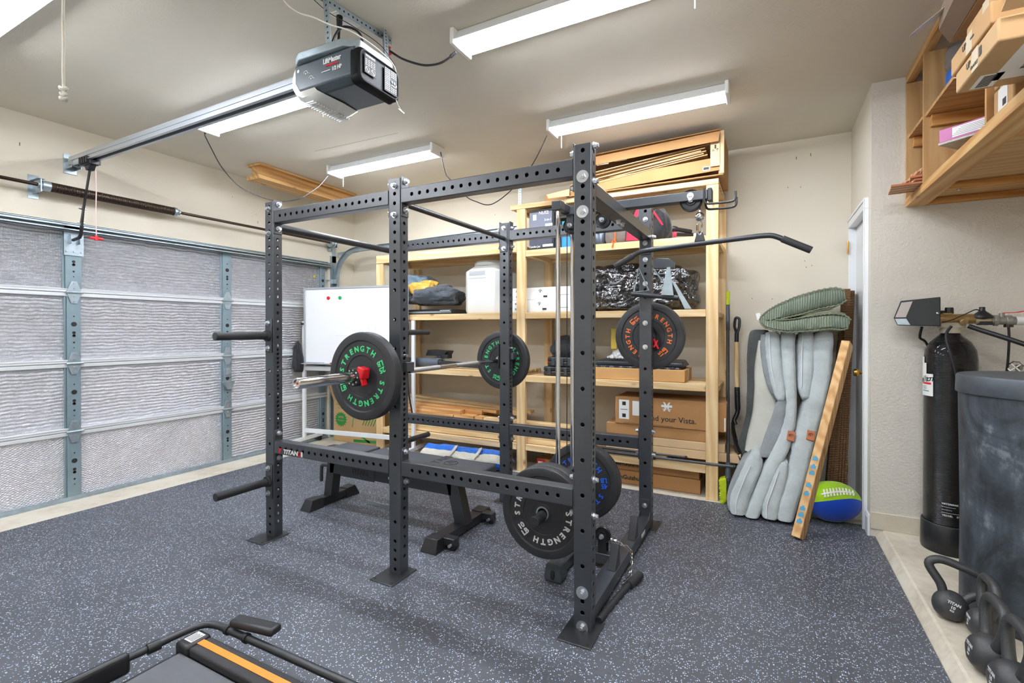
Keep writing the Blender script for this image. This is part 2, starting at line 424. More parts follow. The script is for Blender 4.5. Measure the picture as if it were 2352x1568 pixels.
# ---------------------------------------------------------------- ceiling lights
def shop_light(x0, yc, label, chain='l', L=1.2):
    t = thing('shop_light', label, 'ceiling light', (x0, yc, ZC), 'two-tube shop lights on the ceiling')
    x1 = x0 + L; zb = ZC - .085
    b = MB()
    b.prism([(x0, yc - .045, ZC - .002), (x0, yc - .085, zb + .022), (x0, yc - .082, zb + .02), (x0, yc - .04, ZC - .035), (x0, yc + .04, ZC - .035), (x0, yc + .082, zb + .02), (x0, yc + .085, zb + .022), (x0, yc + .045, ZC - .002)], (L, 0, 0))
    b.box((x0, yc - .018, ZC - .06), (x1, yc + .018, ZC - .03))
    b.build('reflector', MWHT, t, smooth=20)
    for s in (-1, 1):
        MB().cyl((x0 + .012, yc + s * .047, zb + .018), (x1 - .012, yc + s * .047, zb + .018), .0165, n=8, caps=False).build('lamp_tube', MTUBE, t)
        xe = x0 if s < 0 else x1
        e = MB(); e.box((xe - .012, yc - .09, zb), (xe + .012, yc + .09, ZC - .001)); e.build('end_cap', MWPL, t, bev=.006)
    xc = x0 + .05 if chain == 'l' else x1 - .05
    MB().tube([(xc, yc + .06, zb + .01), (xc, yc + .06, zb - .09)], .0025, 6).build('pull_chain', MWCORD, t)
shop_light(1.29, .155, 'ceiling shop light nearest the viewer, right of the door opener, cut by the top edge', 'r')
shop_light(1.29, 1.375, 'ceiling shop light above the cardboard-topped shelves on the right', 'l')
shop_light(-.96, .16, 'ceiling shop light partly hidden by the door opener motor', 'r')
shop_light(-.93, 1.33, 'small-looking far ceiling shop light beside the wooden ceiling beam', 'l')
shop_light(-.96, -1.09, 'ceiling shop light at the top left corner with a rope hanging before it', 'r')
for x in (2.2, -.96): shop_light(x, -2.3, 'unseen shop light added behind the viewer as fill light, %s side' % ('right' if x > 0 else 'left'))  # neither lamp is in view; both added to brighten the room
shop_light(2.3, -1.09, 'unseen shop light added above the viewer as fill for the right corner')  # added lamp out of view, set to the right to lift the dark upper corner
# ---------------------------------------------------------------- garage door
gd = bpy.data.objects.new('door_2', None); C.objects.link(gd); gd['kind'] = 'structure'; gd['loc0'] = 1
ZJ = [0, .526, 1.047, 1.59, 2.09]
ST = [-2.66, -1.455, -.245, .952, 2.115]
def foil_panel(ya, yb, za, zb, m, seed):
    ny, nz = max(6, int((yb - ya) / .05)), 14
    vs = []; fs = []
    for j in range(nz + 1):
        for i in range(ny + 1):
            y = ya + (yb - ya) * i / ny; z = za + (zb - za) * j / nz
            ed = min(i, ny - i, j, nz - j)
            d = (noise.noise(V((y * 3 + seed, z * 3, seed))) * .010 + noise.noise(V((y * 11, z * 11, seed))) * .004) * (1 if ed > 0 else .2)
            vs.append((XD - .012 + d, y, z))
    for j in range(nz):
        for i in range(ny): fs.append([j * (ny + 1) + i, j * (ny + 1) + i + 1, (j + 1) * (ny + 1) + i + 1, (j + 1) * (ny + 1) + i])
    MB().add(vs, fs).build('insulation_panel', m, gd, smooth=180)
bk = MB(); bk.box((XD - .05, DY0, 0), (XD - .03, DY1, 2.12)); bk.build('door_skin', MWRAIL, gd)
for r in range(4):
    for c in range(4):
        foil_panel(ST[c] + .035, ST[c + 1] - .035, ZJ[r] + .02, ZJ[r + 1] - .02, MFOILD if r == 0 and c < 3 else MFOIL, r * 4 + c)
for r in range(1, 4):
    z = ZJ[r]; b = MB()
    b.box((XD - .03, DY0, z - .030), (XD + .004, DY1, z - .003)); b.box((XD - .03, DY0, z + .001), (XD + .007, DY1, z + .028)); b.box((XD - .03, DY0, z + .02), (XD + .011, DY1, z + .026))
    b.build('section_rail', MWRAIL, gd, bev=.002)
for r in range(4):
    for i, y in enumerate(ST):
        w = .042 if i in (1, 2, 3) else .036; b = MB()
        if r == 3 and i == 2: w = .05
        b.box((XD - .03, y - w, ZJ[r] + .028 if r else .02), (XD + .008, y + w, ZJ[r + 1] - .03))
        b.box((XD - .03, y - w - .014, ZJ[r] + .028), (XD - .004, y - w, ZJ[r + 1] - .03))
        o = b.build('stile', MGALVP, gd, bev=.002)
        h = MB(); zz = ZJ[r]
        for dz, rr in ((.16, .007), (.215, .007), (.235, .011), (.212, .011), (.3, .005), (.12, .004), (.36, .005)):
            if zz + dz < ZJ[r + 1] - .05: h.cyl((XD + .0075, y, zz + dz), (XD + .0092, y, zz + dz), rr if dz not in (.3,) else .018, n=12)
        h.build('stile_hole', MINK, o, smooth=0)
for r in range(1, 4):
    for i in (1, 2, 3):
        y = ST[i]; z = ZJ[r]; b = MB(); x = XD + .012
        b.prism([(x, y - .045, z - .004), (x, y + .045, z - .004), (x, y + .018, z - .085), (x, y - .018, z - .085)], (.004, 0, 0))
        b.prism([(x, y - .045, z + .004), (x, y - .018, z + .085), (x, y + .018, z + .085), (x, y + .045, z + .004)], (.004, 0, 0))
        b.cyl((x + .007, y - .052, z), (x + .007, y + .055, z), .008, n=10)
        for dz in (-.07, -.03, .03, .07): b.cyl((x, y, z + dz), (x + .009, y, z + dz), .006, n=6)
        b.build('hinge', MGALV, gd, bev=.001)
b = MB(); b.box((XD - .03, DY0, 0.0), (XD + .01, DY1, .03)); b.box((XD - .03, DY0, .0), (XD + .022, DY1, .006)); b.build('bottom_rail', MGALV, gd)
b = MB(); x = XD + .012      # top strut, U-shaped
b.box((x, DY0, 2.052), (x + .055, DY1 + .01, 2.057)); b.box((x, DY0, 2.097), (x + .055, DY1 + .01, 2.102)); b.box((x, DY0, 2.057), (x + .004, DY1 + .01, 2.097))
b.box((x + .051, DY0, 2.085), (x + .055, DY1 + .01, 2.102)); b.box((x + .051, DY0, 2.052), (x + .055, DY1 + .01, 2.066))
b.box((x - .03, DY0, 2.06), (x, DY1, 2.118))
b.build('top_strut', MGALV, gd)
b = MB(); y = ST[2]; b.box((XD + .008, y - .06, 1.87), (XD + .016, y + .06, 2.1)); b.box((XD + .012, y - .03, 1.96), (XD + .05, y - .024, 2.03)); b.box((XD + .012, y + .024, 1.96), (XD + .05, y + .03, 2.03))
for dy, dz in ((-.045, 1.9), (0, 1.9), (.045, 1.9), (-.045, 2.07), (.045, 2.07)): b.cyl((XD + .012, y + dy, dz), (XD + .022, y + dy, dz), .008, n=6)
b.build('operator_bracket', MGALV, gd, bev=.001)
b = MB(); y = ST[3]   # slide latch
b.box((XD + .01, y - .035, .84), (XD + .016, y + .035, .93)); b.box((XD + .016, y - .02, .86), (XD + .03, y + .02, .915)); b.cyl((XD + .026, y - .02, .885), (XD + .026, y + .13, .87), .005, n=8)
b.prism([(XD + .01, y - .06, .80), (XD + .01, y + .06, .80), (XD + .01, y + .02, .72), (XD + .01, y - .02, .72)], (.03, 0, 0))
b.build('latch', MGALV, gd, bev=.001)
b = MB(); b.cyl((XD + .03, ST[3] + .12, .87), (XD + .03, DY1, .885), .003, n=6); b.build('latch_cable', MINK, gd)
b = MB(); b.cyl((XD - .005, 2.0, 1.93), (XD - .001, 2.0, 1.93), .014, n=12); b.build('round_sticker', plain('yellow_sticker', (226, 214, 40), .5), gd)
# torsion spring shaft
ts = thing('torsion_spring_shaft', 'brown coiled torsion spring on its long shaft above the garage door', 'door spring', (XD + .13, -.3, 2.335), local=True)
ts.location = (0, 0, 0); SX, SZ = XD + .13, 2.335
MB().cyl((SX, YF + .7, SZ), (SX, 2.17, SZ), .0125, n=14).build('shaft', MRST, ts)
sp = [(SX + .031 * cos(t * .42), -.43 + .83 * t / (2 * pi / .42 * 92) , SZ + .031 * sin(t * .42)) for t in range(int(2 * pi / .42 * 92))]
MB().tube(sp, .0043, 5).build('spring', MRSTP, ts, weld=False)
b = MB(); b.cyl((SX, -.47, SZ), (SX, -.425, SZ), .036, n=20); b.cyl((SX, -.425, SZ), (SX, -.40, SZ), .026, n=16); b.build('winding_cone', MGALV, ts)
b = MB(); b.cyl((SX, .40, SZ), (SX, .42, SZ), .038, n=20); b.cyl((SX, .42, SZ), (SX, .45, SZ), .024, n=16)
for a in range(4): b.cyl((SX + .03 * cos(a * pi / 2), .415, SZ + .03 * sin(a * pi / 2)), (SX + .03 * cos(a * pi / 2), .435, SZ + .03 * sin(a * pi / 2)), .006, n=6)
b.build('winding_cone', MGALV, ts)
for yy in (-.48, 2.20):
    b = MB(); b.box((XD + .022, yy - .004, SZ - .05), (SX + .03, yy + .004, SZ + .04)); b.box((XD + .022, yy - .03, SZ - .085), (XD + .026, yy + .03, SZ + .085))
    b.box((XD + .026, yy - .02, SZ + .04), (SX + .03, yy + .02, SZ + .044)); b.cyl((SX, yy - .012, SZ), (SX, yy + .012, SZ), .024, n=16)
    b.build('bearing_bracket', MGALV, ts, bev=.001)
d = MB(); d.lathe([(.014, -.03), (.05, -.03), (.056, -.02), (.05, -.016), (.05, .012), (.058, .02), (.058, .026), (.014, .026)], (SX, 2.14, SZ), (0, 1, 0), 28); d.build('cable_drum', MGALV, ts)
# right-hand door track
tk = thing('garage_door_track', 'galvanized steel track curving back from the right jamb of the garage door', 'door track', (0, 0, 0), local=True)
def channel(path, w, h, name, nrm=(0, 1, 0)):
    b = MB(); P = [V(p) for p in path]; n = V(nrm)
    for off, hh in ((0, 1), ):
        prof = [(-h / 2, 0), (-h / 2, -w), (-h / 2 + .003, -w), (-h / 2 + .003, -.003), (h / 2 - .003, -.003), (h / 2 - .003, -w), (h / 2, -w), (h / 2, 0)]
        vs = []; K = len(P)
        for i, p in enumerate(P):
            t = (P[min(i + 1, K - 1)] - P[max(i - 1, 0)]).normalized(); u = t.cross(n)
            for a, c in prof: vs.append(p + u * a + n * c)
        m = len(prof); fs = []
        for i in range(K - 1):
            for k in range(m): fs.append([i * m + k, i * m + (k + 1) % m, (i + 1) * m + (k + 1) % m, (i + 1) * m + k])
        fs += [list(range(m))[::-1], list(range((K - 1) * m, K * m))]
        b.add(vs, fs)
    return b.build(name, MGALV, tk, smooth=30)
yt = 2.30; xt = XD + .055
channel([(xt, yt, .03), (xt, yt, 1.0), (xt, yt, 1.92)], .035, .05, 'vertical_track')
channel(arc((xt + .34, yt, 1.92), .34, 180, 90, 12) + [V((xt + .9, yt, 2.262)), V((.545, yt, 2.30))], .035, .055, 'curved_track')
b = MB(); b.box((XD + .02, DY1 + .02, .0), (XD + .026, DY1 + .12, 2.2)); b.box((XD + .02, DY1 + .114, .0), (XD + .07, DY1 + .12, 1.95)); b.build('jamb_angle', MGALV, tk)
for z in (.5, 1.1, 1.7, 1.86):
    b = MB(); b.box((XD + .026, DY1 + .04, z), (XD + .075, DY1 + .116, z + .05)); b.cyl((XD + .04, DY1 + .08, z + .025), (XD + .085, DY1 + .08, z + .025), .007, n=6); b.build('track_bracket', MGALV, tk, bev=.001)
b = MB(); b.bar((XD + .06, 2.29, 2.225), (XD + .42, 2.29, 2.245), .004, .035); b.box((XD + .02, 2.24, 2.12), (XD + .026, 2.30, 2.30))
b.build('flag_bracket', MGALV, tk)
b = MB(); b.cyl((XD + .02, DY1 - .04, 1.9), (XD + .02, yt, 1.9), .006, n=8); b.cyl((xt, yt - .03, 1.9), (xt, yt - .012, 1.9), .022, n=16); b.build('roller', MGALV, tk)
def perfbar(b, p, q, w=.032, axis=(0, 0, 1), side=(1, 0, 0), hole=.005):
    p = V(p); q = V(q); d = (q - p); L = d.length; d.normalize(); s1 = V(side).normalized(); s2 = d.cross(s1)
    for u, v_ in ((s1, s2), (s2, s1)):
        b.obox((p + q) / 2 + u * w / 2, (w, L, .0022), Matrix((u, d, v_)).transposed(), 0)
        n = int(L / .025)
        for i in range(n):
            c = p + d * (i + .5) * L / n + u * w * .5
            b.cyl(c - v_ * .0016, c + v_ * .0016, hole, n=10, mi=1)
b = MB(); perfbar(b, (.535, 2.285, 2.305), (.55, 2.285, ZC - .003), .032, side=(1, 0, 0)); b.build('hanger_strap', [MGALV, MINK], tk, smooth=0)

# ---------------------------------------------------------------- garage door opener
go = thing('garage_door_opener', 'dark grey garage door opener hanging from the ceiling with its rail and arm', 'garage door opener', (0, 0, 0), local=True)
ox0, ox1, oy0, oy1, oz0, oz1 = .74, 1.13, -.425, -.165, 2.395, 2.545
b = MB()      # housing shell, side profile in x-z swept across y, chamfered below
def sect(y, dz, dx=0): return [(ox0 + .03 + dx, y, oz0 + dz), (ox1 - .035, y, oz0 + dz), (ox1 - .008, y, oz0 + .03 + dz * .4), (ox1 - .008, y, oz1), (ox0, y, oz1), (ox0, y, oz0 + .06 + dz * .3)]
secs = [sect(oy0, .03), sect(oy0 + .03, 0), sect(oy1 - .03, 0), sect(oy1, .03)]
vs = [p for s_ in secs for p in s_]; fs = [list(range(6))[::-1], list(range(18, 24))]
for i in range(3):
    for k in range(6): fs.append([i * 6 + k, i * 6 + (k + 1) % 6, (i + 1) * 6 + (k + 1) % 6, (i + 1) * 6 + k])
b.add(vs, fs); b.build('housing', plain('opener_grey', (74, 84, 92), .35, 0, .5), go, bev=.006)
b = MB()      # glossy rear cover
def rring(x, i, r=.03):
    y0_, y1_, z0_, z1_ = oy0 + i - .004, oy1 - i + .004, oz0 + i - .01, oz1 - i
    out = []
    for (cy, cz, a0) in ((y1_ - r, z1_ - r, 0), (y0_ + r, z1_ - r, 90), (y0_ + r, z0_ + r, 180), (y1_ - r, z0_ + r, 270)):
        for k in range(5): a = radians(a0 + k * 22.5); out.append((x, cy + r * cos(a), cz + r * sin(a)))
    return out
rs = [rring(ox1 - .03, 0), rring(ox1 + .012, .003), rring(ox1 + .022, .012), rring(ox1 + .014, .02)]
vs = [p for r_ in rs for p in r_]; m = 20; fs = []
for i in range(3):
    for k in range(m): fs.append([i * m + k, i * m + (k + 1) % m, (i + 1) * m + (k + 1) % m, (i + 1) * m + k])
fs += [list(range(3 * m, 4 * m)), list(range(m))[::-1]]
b.add(vs, fs); b.build('rear_cover', plain('glossy_black', (20, 21, 23), .5, 0, .2), go, bev=.003)
b = MB(); b.prism([(ox0 + .005, -.44, oz1), (ox0 + .03, -.45, oz1), (ox1 - .03, -.45, oz1)] and [(ox0 + .01, -.43, oz1), (ox0 + .06, -.455, oz1), (ox1 - .06, -.445, oz1), (ox1, -.40, oz1), (ox1, -.19, oz1), (ox1 - .06, -.145, oz1), (ox0 + .06, -.135, oz1), (ox0 + .01, -.16, oz1)], (0, 0, .035)); b.build('top_plate', MGALV, go, bev=.004)
b = MB()      # translucent light lens at the front
ML = plain('frosted_lens', (226, 228, 224), .3, 0, .5); prof = []
for k in range(9):
    a = radians(-95 + k * 20)
    prof.append((ox0 + .035 - .085 * cos(a) if True else 0, oz0 + .07 + .085 * sin(a)))
ys = [oy0 + .004, oy0 + .035, -.295, oy1 - .035, oy1 - .004]; sc_ = [.80, .97, 1.04, .97, .80]; vs = []
P0 = [(ox0 + .17, oz0 - .006), (ox0 + .11, oz0 - .022), (ox0 + .05, oz0 - .024), (ox0 - .005, oz0 + .002), (ox0 - .035, oz0 + .045), (ox0 - .04, oz0 + .09), (ox0 - .025, oz0 + .125), (ox0 + .0, oz1)]
for y, q in zip(ys, sc_):
    for (x, z) in P0: vs.append((ox0 + .04 + (x - ox0 - .04) * q, y, z if z > oz0 + .1 else oz0 + .07 + (z - oz0 - .07) * (q if q < 1 else 1)))
m = len(P0); fs = []
for i in range(4):
    for k in range(m - 1): fs.append([i * m + k, i * m + k + 1, (i + 1) * m + k + 1, (i + 1) * m + k])
fs += [list(range(m)), list(range(4 * m, 5 * m))[::-1]]
b.add(vs, fs); lens = b.build('light_lens', ML, go, smooth=60)
b = MB()
for k in range(15):
    y = oy0 + .02 + k * .0155; b.box((ox0 + .03, y, oz0 - .0285), (ox0 + .10, y + .005, oz0 - .021))
b.build('lens_rib', MWPL, lens, bev=.001)
T = MB(); Y_ = oy0 - .001
def fx(x, z, t, s, bold=.0006, mi=0, xs=1): T.text(t, s, frame((x, Y_, z), (1, 0, 0), (0, 0, 1)), .0008, bold, mi=mi, xs=xs)
fx(.985, 2.516, 'LiftMaster', .032, .0010, 0, .85); fx(1.015, 2.473, '1/2 HP', .024, .0008, 0, .9); fx(.985, 2.495, 'PROFESSIONAL', .0115, .0006, 1, 1.0)
T.box((.918, Y_ - .0008, 2.471), (.975, Y_, 2.4745), 0)

for cx, cz, a0 in ((.815, 2.493, 0), (.85, 2.462, 0)):
    T.tube(arc((cx, Y_, cz), .013, -10, 170, 8), .0018, 6); T.cyl((cx, Y_ + .001, cz), (cx, Y_ - .001, cz), .004, n=10)
    T.cyl((cx + .018, Y_ + .001, cz), (cx + .018, Y_ - .001, cz), .0022, n=8); T.cyl((cx + .025, Y_ + .001, cz - .004), (cx + .025, Y_ - .001, cz - .004), .0018, n=8)
T.cyl((.765, Y_ + .001, 2.515), (.765, Y_ - .001, 2.515), .008, n=16)
T.build('printed_logo', [MWHL, MRED], go, smooth=0)
T = MB(); X_ = ox1 + .0155
T.box((X_ + .004, -.395, 2.435), (X_ + .0065, -.325, 2.52), 1); X_ += .0065
def rx(y, z, t, s, mi=0): T.text(t, s, frame((X_ + .0004, y, z), (0, 1, 0), (0, 0, 1)), .0003, .0003, mi=mi)
rx(-.36, 2.512, 'WARNING', .012); 
for k in range(4):
    for q in range(4): T.box((X_, -.39 + q * .016, 2.494 - k * .0075), (X_ + .0006, -.379 + q * .016 + .001 * (k % 2), 2.4965 - k * .0075), 0)
for yy in (-.378, -.343):
    T.tube([(X_, yy + .012 * cos(a * pi / 8), 2.452 + .012 * sin(a * pi / 8)) for a in range(16)], .0012, 5, closed=True); T.bar((X_, yy - .008, 2.46), (X_, yy + .008, 2.444), .001, .003)
WL_ = [MWHL, MINK, plain('blue_button', (40, 110, 200), .3), plain('orange_button', (230, 80, 40), .3)]
T.build('warning_label', WL_, go, smooth=0); T = MB(); T.box((X_ - .0025, -.27, 2.41), (X_, -.185, 2.52), 1)
for k in range(12):
    for q in range(3): T.box((X_, -.266 + q * .012, 2.513 - k * .0085), (X_ + .0006, -.2585 + q * .012 + .0012 * (k % 3), 2.5162 - k * .0085), 0)
    if k < 4 or k > 8:
        for q in range(3): T.box((X_, -.226 + q * .013, 2.513 - k * .0085), (X_ + .0006, -.2175 + q * .013, 2.5162 - k * .0085), 0)
for yy, mi in ((-.222, 2), (-.207, 2)): T.cyl((X_, yy, 2.465), (X_ + .003, yy, 2.465), .0055, n=12, mi=mi)
T.box((X_, -.197, 2.452), (X_ + .002, -.188, 2.462), 3)
for yy in (-.222, -.21, -.2): T.cyl((X_, yy, 2.45), (X_ + .002, yy, 2.45), .0035, n=10, mi=0)
T.build('control_label', WL_, go, smooth=0)
b = MB(); b.tube([(ox1 + .016, -.19, 2.405), (ox1 + .03, -.185, 2.37), (ox1 + .04, -.17, 2.345)], .0016, 6); b.bar((ox1 + .04, -.195, 2.348), (ox1 + .04, -.155, 2.342), .004, .006); b.build('antenna_wire', MWCORD, go)
# rail
b = MB(); ry0, ry1 = -.305, -.235; RZ0, RZ1 = 2.535, 2.60
b.box((XD + .07, ry0 + .01, RZ0 + .004), (ox0 + .06, ry0 + .016, RZ1)); b.box((XD + .07, ry1 - .016, RZ0 + .004), (ox0 + .06, ry1 - .01, RZ1))
b.box((XD + .07, ry0 + .01, RZ1 - .006), (ox0 + .06, ry1 - .01, RZ1)); b.box((XD + .07, ry0, RZ0 - .002), (ox0 + .06, ry0 + .02, RZ0 + .005)); b.box((XD + .07, ry1 - .02, RZ0 - .002), (ox0 + .06, ry1, RZ0 + .005))
b.box((XD + .07, ry0 + .006, RZ0 + .032), (ox0 + .06, ry0 + .01, RZ0 + .042))
b.build('rail', plain('bright_rail', (206, 212, 220), .28, .7), go, bev=.001)
b = MB(); b.box((XD + .021, -.31, RZ0 - .05), (XD + .03, -.23, RZ1 + .03)); b.box((XD + .03, -.30, RZ0 - .02), (XD + .13, -.296, RZ0 + .03)); b.box((XD + .03, -.244, RZ0 - .02), (XD + .13, -.24, RZ0 + .03))
b.cyl((XD + .11, -.31, RZ0), (XD + .11, -.23, RZ0), .007, n=8); b.lathe([(.02, -.01), (.026, -.01), (.02, 0), (.026, .01), (.02, .01)], (XD + .11, -.27, RZ0 + .025), (0, 1, 0), 16)
b.build('header_bracket', MGALV, go, bev=.001)
b = MB(); tx = -1.66
for k in range(4): b.box((tx - .065 + k * .034, -.315, RZ0 - .028), (tx - .051 + k * .034, -.225, RZ0 + .02))
b.box((tx - .07, -.30, RZ0 - .035), (tx + .07, -.24, RZ0 - .004)); b.prism([(tx - .04, -.29, RZ0 - .03), (tx + .05, -.29, RZ0 - .03), (tx + .02, -.29, RZ0 - .07), (tx - .02, -.29, RZ0 - .07)], (0, .04, 0))
b.build('trolley', MPL, go, bev=.003)
b = MB(); b.bar((tx + .0, -.27, RZ0 - .05), (-1.80, -.27, 2.10), .007, .026, (1, 0, 0)); b.bar((-1.785, -.262, 2.22), (-1.815, -.262, 2.06), .007, .028, (1, 0, 0))
b.tube([(-1.812, -.262, 2.08), (-1.825, -.262, 2.02), (-1.85, -.262, 1.995), (-1.95, -.262, 1.985)], .012, 8)
b.build('door_arm', MPL, go)
for z, x in ((2.20, -1.788), (2.10, -1.807)): b = MB(); b.cyl((x, -.29, z), (x, -.245, z), .006, n=6); b.build('arm_bolt', MZN, go)
b = MB(); b.tube([(tx + .035, -.25, RZ0 - .06), (tx + .04, -.25, 2.3), (tx + .032, -.25, 2.15), (tx + .038, -.25, 1.985)], .0035, 6); b.build('release_cord', plain('pink_cord', (236, 190, 190), .7), go)
b = MB(); b.cyl((tx + .038, -.29, 1.97), (tx + .038, -.21, 1.97), .010, n=12); b.cyl((tx + .038, -.25, 1.955), (tx + .038, -.25, 1.99), .012, n=12); b.build('release_handle', MRED, go, bev=.002)
for nm, p, q, sd in (('ceiling_angle', (.90, -.46, ZC - .003), (.955, -.0, ZC - .003), (0, 0, -1)), ('hanger_strap', (.955, -.43, 2.55), (.915, -.415, ZC - .003), (1, 0, 0)), ('hanger_strap', (1.075, -.15, 2.57), (.975, -.055, ZC - .003), (-1, 0, 0))):
    b = MB(); perfbar(b, p, q, .034, side=sd); b.build(nm, [MGALV, MINK], go, smooth=0)


# outlet and cords on the ceiling
ou = thing('ceiling_outlet', 'white ceiling outlet behind the door opener with a black plug in it', 'outlet', (0, 0, 0), local=True)
b = MB(); b.box((.83, -.30, ZC - .010), (.90, -.16, ZC - .001)); b.build('cover_plate', MWPL, ou, bev=.003)
for y in (-.27, -.19): b = MB(); b.box((.845, y - .02, ZC - .013), (.885, y + .02, ZC - .009)); b.build('socket', MWPL, ou, bev=.002)
def cord(name, pts, r, m, label, cat='cord', ends=(), group=None, n=7):
    t = thing(name, label, cat, (0, 0, 0), group, local=True)
    MB().tube(smoothpath(pts, n), r, 6).build('cable', m, t)
    for p, q, rr in ends: MB().cyl(p, q, rr, rr * .75, n=10).build('plug', m, t, bev=.002)
    return t
cord('opener_power_cord', [(.865, -.27, ZC - .06), (.87, -.28, ZC - .13), (.90, -.30, 2.68), (.86, -.33, 2.585), (.90, -.36, 2.62), (.93, -.33, 2.72), (.98, -.30, 2.725), (1.02, -.28, 2.68), (1.02, -.28, 2.582)], .006, MCORD, 'thick black power cord looping from the ceiling outlet into the opener', ends=[((.865, -.27, ZC - .013), (.866, -.272, ZC - .075), .016)])
cord('light_power_cord', [(.965, -.05, ZC - .085), (.985, -.03, 2.745), (1.03, .0, 2.715), (1.102, .035, 2.687), (1.151, .063, 2.682), (1.213, .092, 2.695), (1.275, .115, 2.735)], .0055, MCORD, 'black power cord from the red-tied bundle to the nearest shop light', ends=[((1.255, .11, 2.722), (1.282, .12, 2.745), .010)])
b = MB()
for k in range(5): b.tube([(.975 + .012 * cos(a * pi / 5 + k), -.05 + .012 * sin(a * pi / 5), ZC - .085 - k * .007 + .006 * sin(a)) for a in range(10)], .004, 5, closed=True, mi=k % 2)
tag(b.build('cable_tie_bundle', [MRED, MCORD]), 'small bundle of red and black ties knotted on the opener hanger strap', 'cable tie')
cord('antenna_cord', [(.79, -.55, ZC - .03), (.80, -.52, 2.77), (.86, -.50, 2.72), (.93, -.48, 2.69), (1.02, -.46, 2.64), (1.11, -.44, 2.60), (1.14, -.33, 2.585), (1.15, -.22, 2.56), (1.15, -.19, 2.53)], .0032, MWCORD, 'white wire sagging across the front of the opener hanger')
cord('sensor_wire', [(.86, -.56, ZC - .02), (.90, -.5, 2.80), (.93, -.40, 2.76), (1.0, -.32, 2.72), (1.08, -.22, 2.66), (1.145, -.19, 2.56)], .0018, MRST, 'thin brown wire crossing behind the white wire at the opener')
cord('light_linking_cord', [(-.992, .16, 2.751), (-1.121, .284, 2.718), (-1.185, .409, 2.612), (-1.152, .533, 2.489), (-1.051, .658, 2.42), (-.97, .782, 2.402), (-.90, .907, 2.443), (-.90, 1.031, 2.532), (-.925, 1.156, 2.631), (-.945, 1.28, 2.769)], .004, MCORD, 'dark cord drooping between the two left shop lights in front of the wooden beam', ends=[((-.975, .16, 2.79), (-.99, .16, 2.755), .008)])
cord('light_linking_cord', [(.29, 1.35, 2.79), (.31, 1.35, 2.70), (.342, 1.35, 2.598), (.381, 1.35, 2.553), (.527, 1.35, 2.401), (.631, 1.35, 2.338), (.781, 1.35, 2.296), (.975, 1.35, 2.397), (1.142, 1.35, 2.559), (1.261, 1.35, 2.753)], .004, MCORD, 'dark cord drooping between the far shop light and the one above the tall shelves')
# rope
rp = thing('pull_rope', 'knotted white cotton rope hanging from the ceiling at the top left', 'rope', (0, 0, 0), local=True)
rx_, ry_ = .28, -1.115
MB().tube([(rx_ + .002 * sin(k), ry_, ZC - .003 - k * .03) for k in range(21)], .0055, 7).build('rope', MROPE, rp)
b = MB()
for zz, rr in ((2.245, .011), (2.243, .010), (2.222, .008), (2.205, .010)):
    b.tube([(rx_ + rr * cos(a * pi / 6), ry_ + rr * sin(a * pi / 6), zz + .005 * sin(a * pi / 3)) for a in range(12)], .0055, 6, closed=True)
b.tube([(rx_, ry_, 2.25), (rx_, ry_, 2.195)], .0055, 6); b.build('knot', MROPE, rp)
# wooden I-beam on the ceiling
wb = thing('wooden_ceiling_beam', 'short wooden I-shaped beam fixed to the ceiling over the garage door track', 'beam', (0, 0, 0), local=True)
MB().box((-1.60, .90, ZC - .022), (-1.42, 2.10, ZC - .002)).build('top_board', MOWY, wb, bev=.002)
MB().box((-1.56, .915, ZC - .11), (-1.475, 2.085, ZC - .022)).build('web', MOWY, wb, bev=.002)
MB().box((-1.605, .90, ZC - .145), (-1.425, 2.10, ZC - .11)).build('bottom_board', MOWY, wb, bev=.002)
# ---------------------------------------------------------------- power rack
rk = thing('power_rack', 'large black six-post power rack with rows of holes and a cable pulldown arm', 'power rack', (0, 0, 0), local=True)
HR = .0094
def perf_face(b, L, w, holes, xf, r=HR, rim=True):
    """flat strip of length L (u axis) and width w (v axis) with round holes; xf maps (u, v, depth) to a point"""
    N = 16; hs = sorted(h for h in holes if r + .003 < h < L - r - .003)
    def quad(u0, u1):
        if u1 - u0 > 1e-5: b.add([xf(u0, -w / 2, 0), xf(u1, -w / 2, 0), xf(u1, w / 2, 0), xf(u0, w / 2, 0)], [[0, 1, 2, 3]])
    cur = 0
    for i, h in enumerate(hs):
        s = min(.018, (hs[i + 1] - h) / 2 if i + 1 < len(hs) else 1, (h - hs[i - 1]) / 2 if i else 1, h, L - h, 1)
        s = min(s, .018); quad(cur, h - s); cur = h + s
        ring = []; n = N
        for k in range(n):
            a = 2 * pi * k / n; c, d = cos(a), sin(a); q = min(s / abs(c) if abs(c) > 1e-6 else 9, (w / 2) / abs(d) if abs(d) > 1e-6 else 9)
            ring.append((h + c * q, d * q))
        cs_ = [(h + s, w / 2), (h - s, w / 2), (h - s, -w / 2), (h + s, -w / 2)]
        outer = [xf(u, v, 0) for u, v in ring]; mid = [xf(h + (r + .0012) * cos(2 * pi * k / n), (r + .0012) * sin(2 * pi * k / n), 0) for k in range(n)]
        rim_ = [xf(h + r * cos(2 * pi * k / n), r * sin(2 * pi * k / n), .0009) for k in range(n)]; inn = [xf(h + r * cos(2 * pi * k / n), r * sin(2 * pi * k / n), .004) for k in range(n)]
        vs = outer + mid + rim_ + inn + [xf(u, v, 0) for u, v in cs_]; fs = []
        for lv in range(3):
            for k in range(n): fs.append([lv * n + k, lv * n + (k + 1) % n, (lv + 1) * n + (k + 1) % n, (lv + 1) * n + k])
        ac = math.atan2(w / 2, s)
        for ci, a in enumerate((ac, pi - ac, pi + ac, 2 * pi - ac)):
            k = int(a / (2 * pi) * n); fs.append([k, 4 * n + ci, (k + 1) % n])
        b.add(vs, fs)
    quad(cur, L)
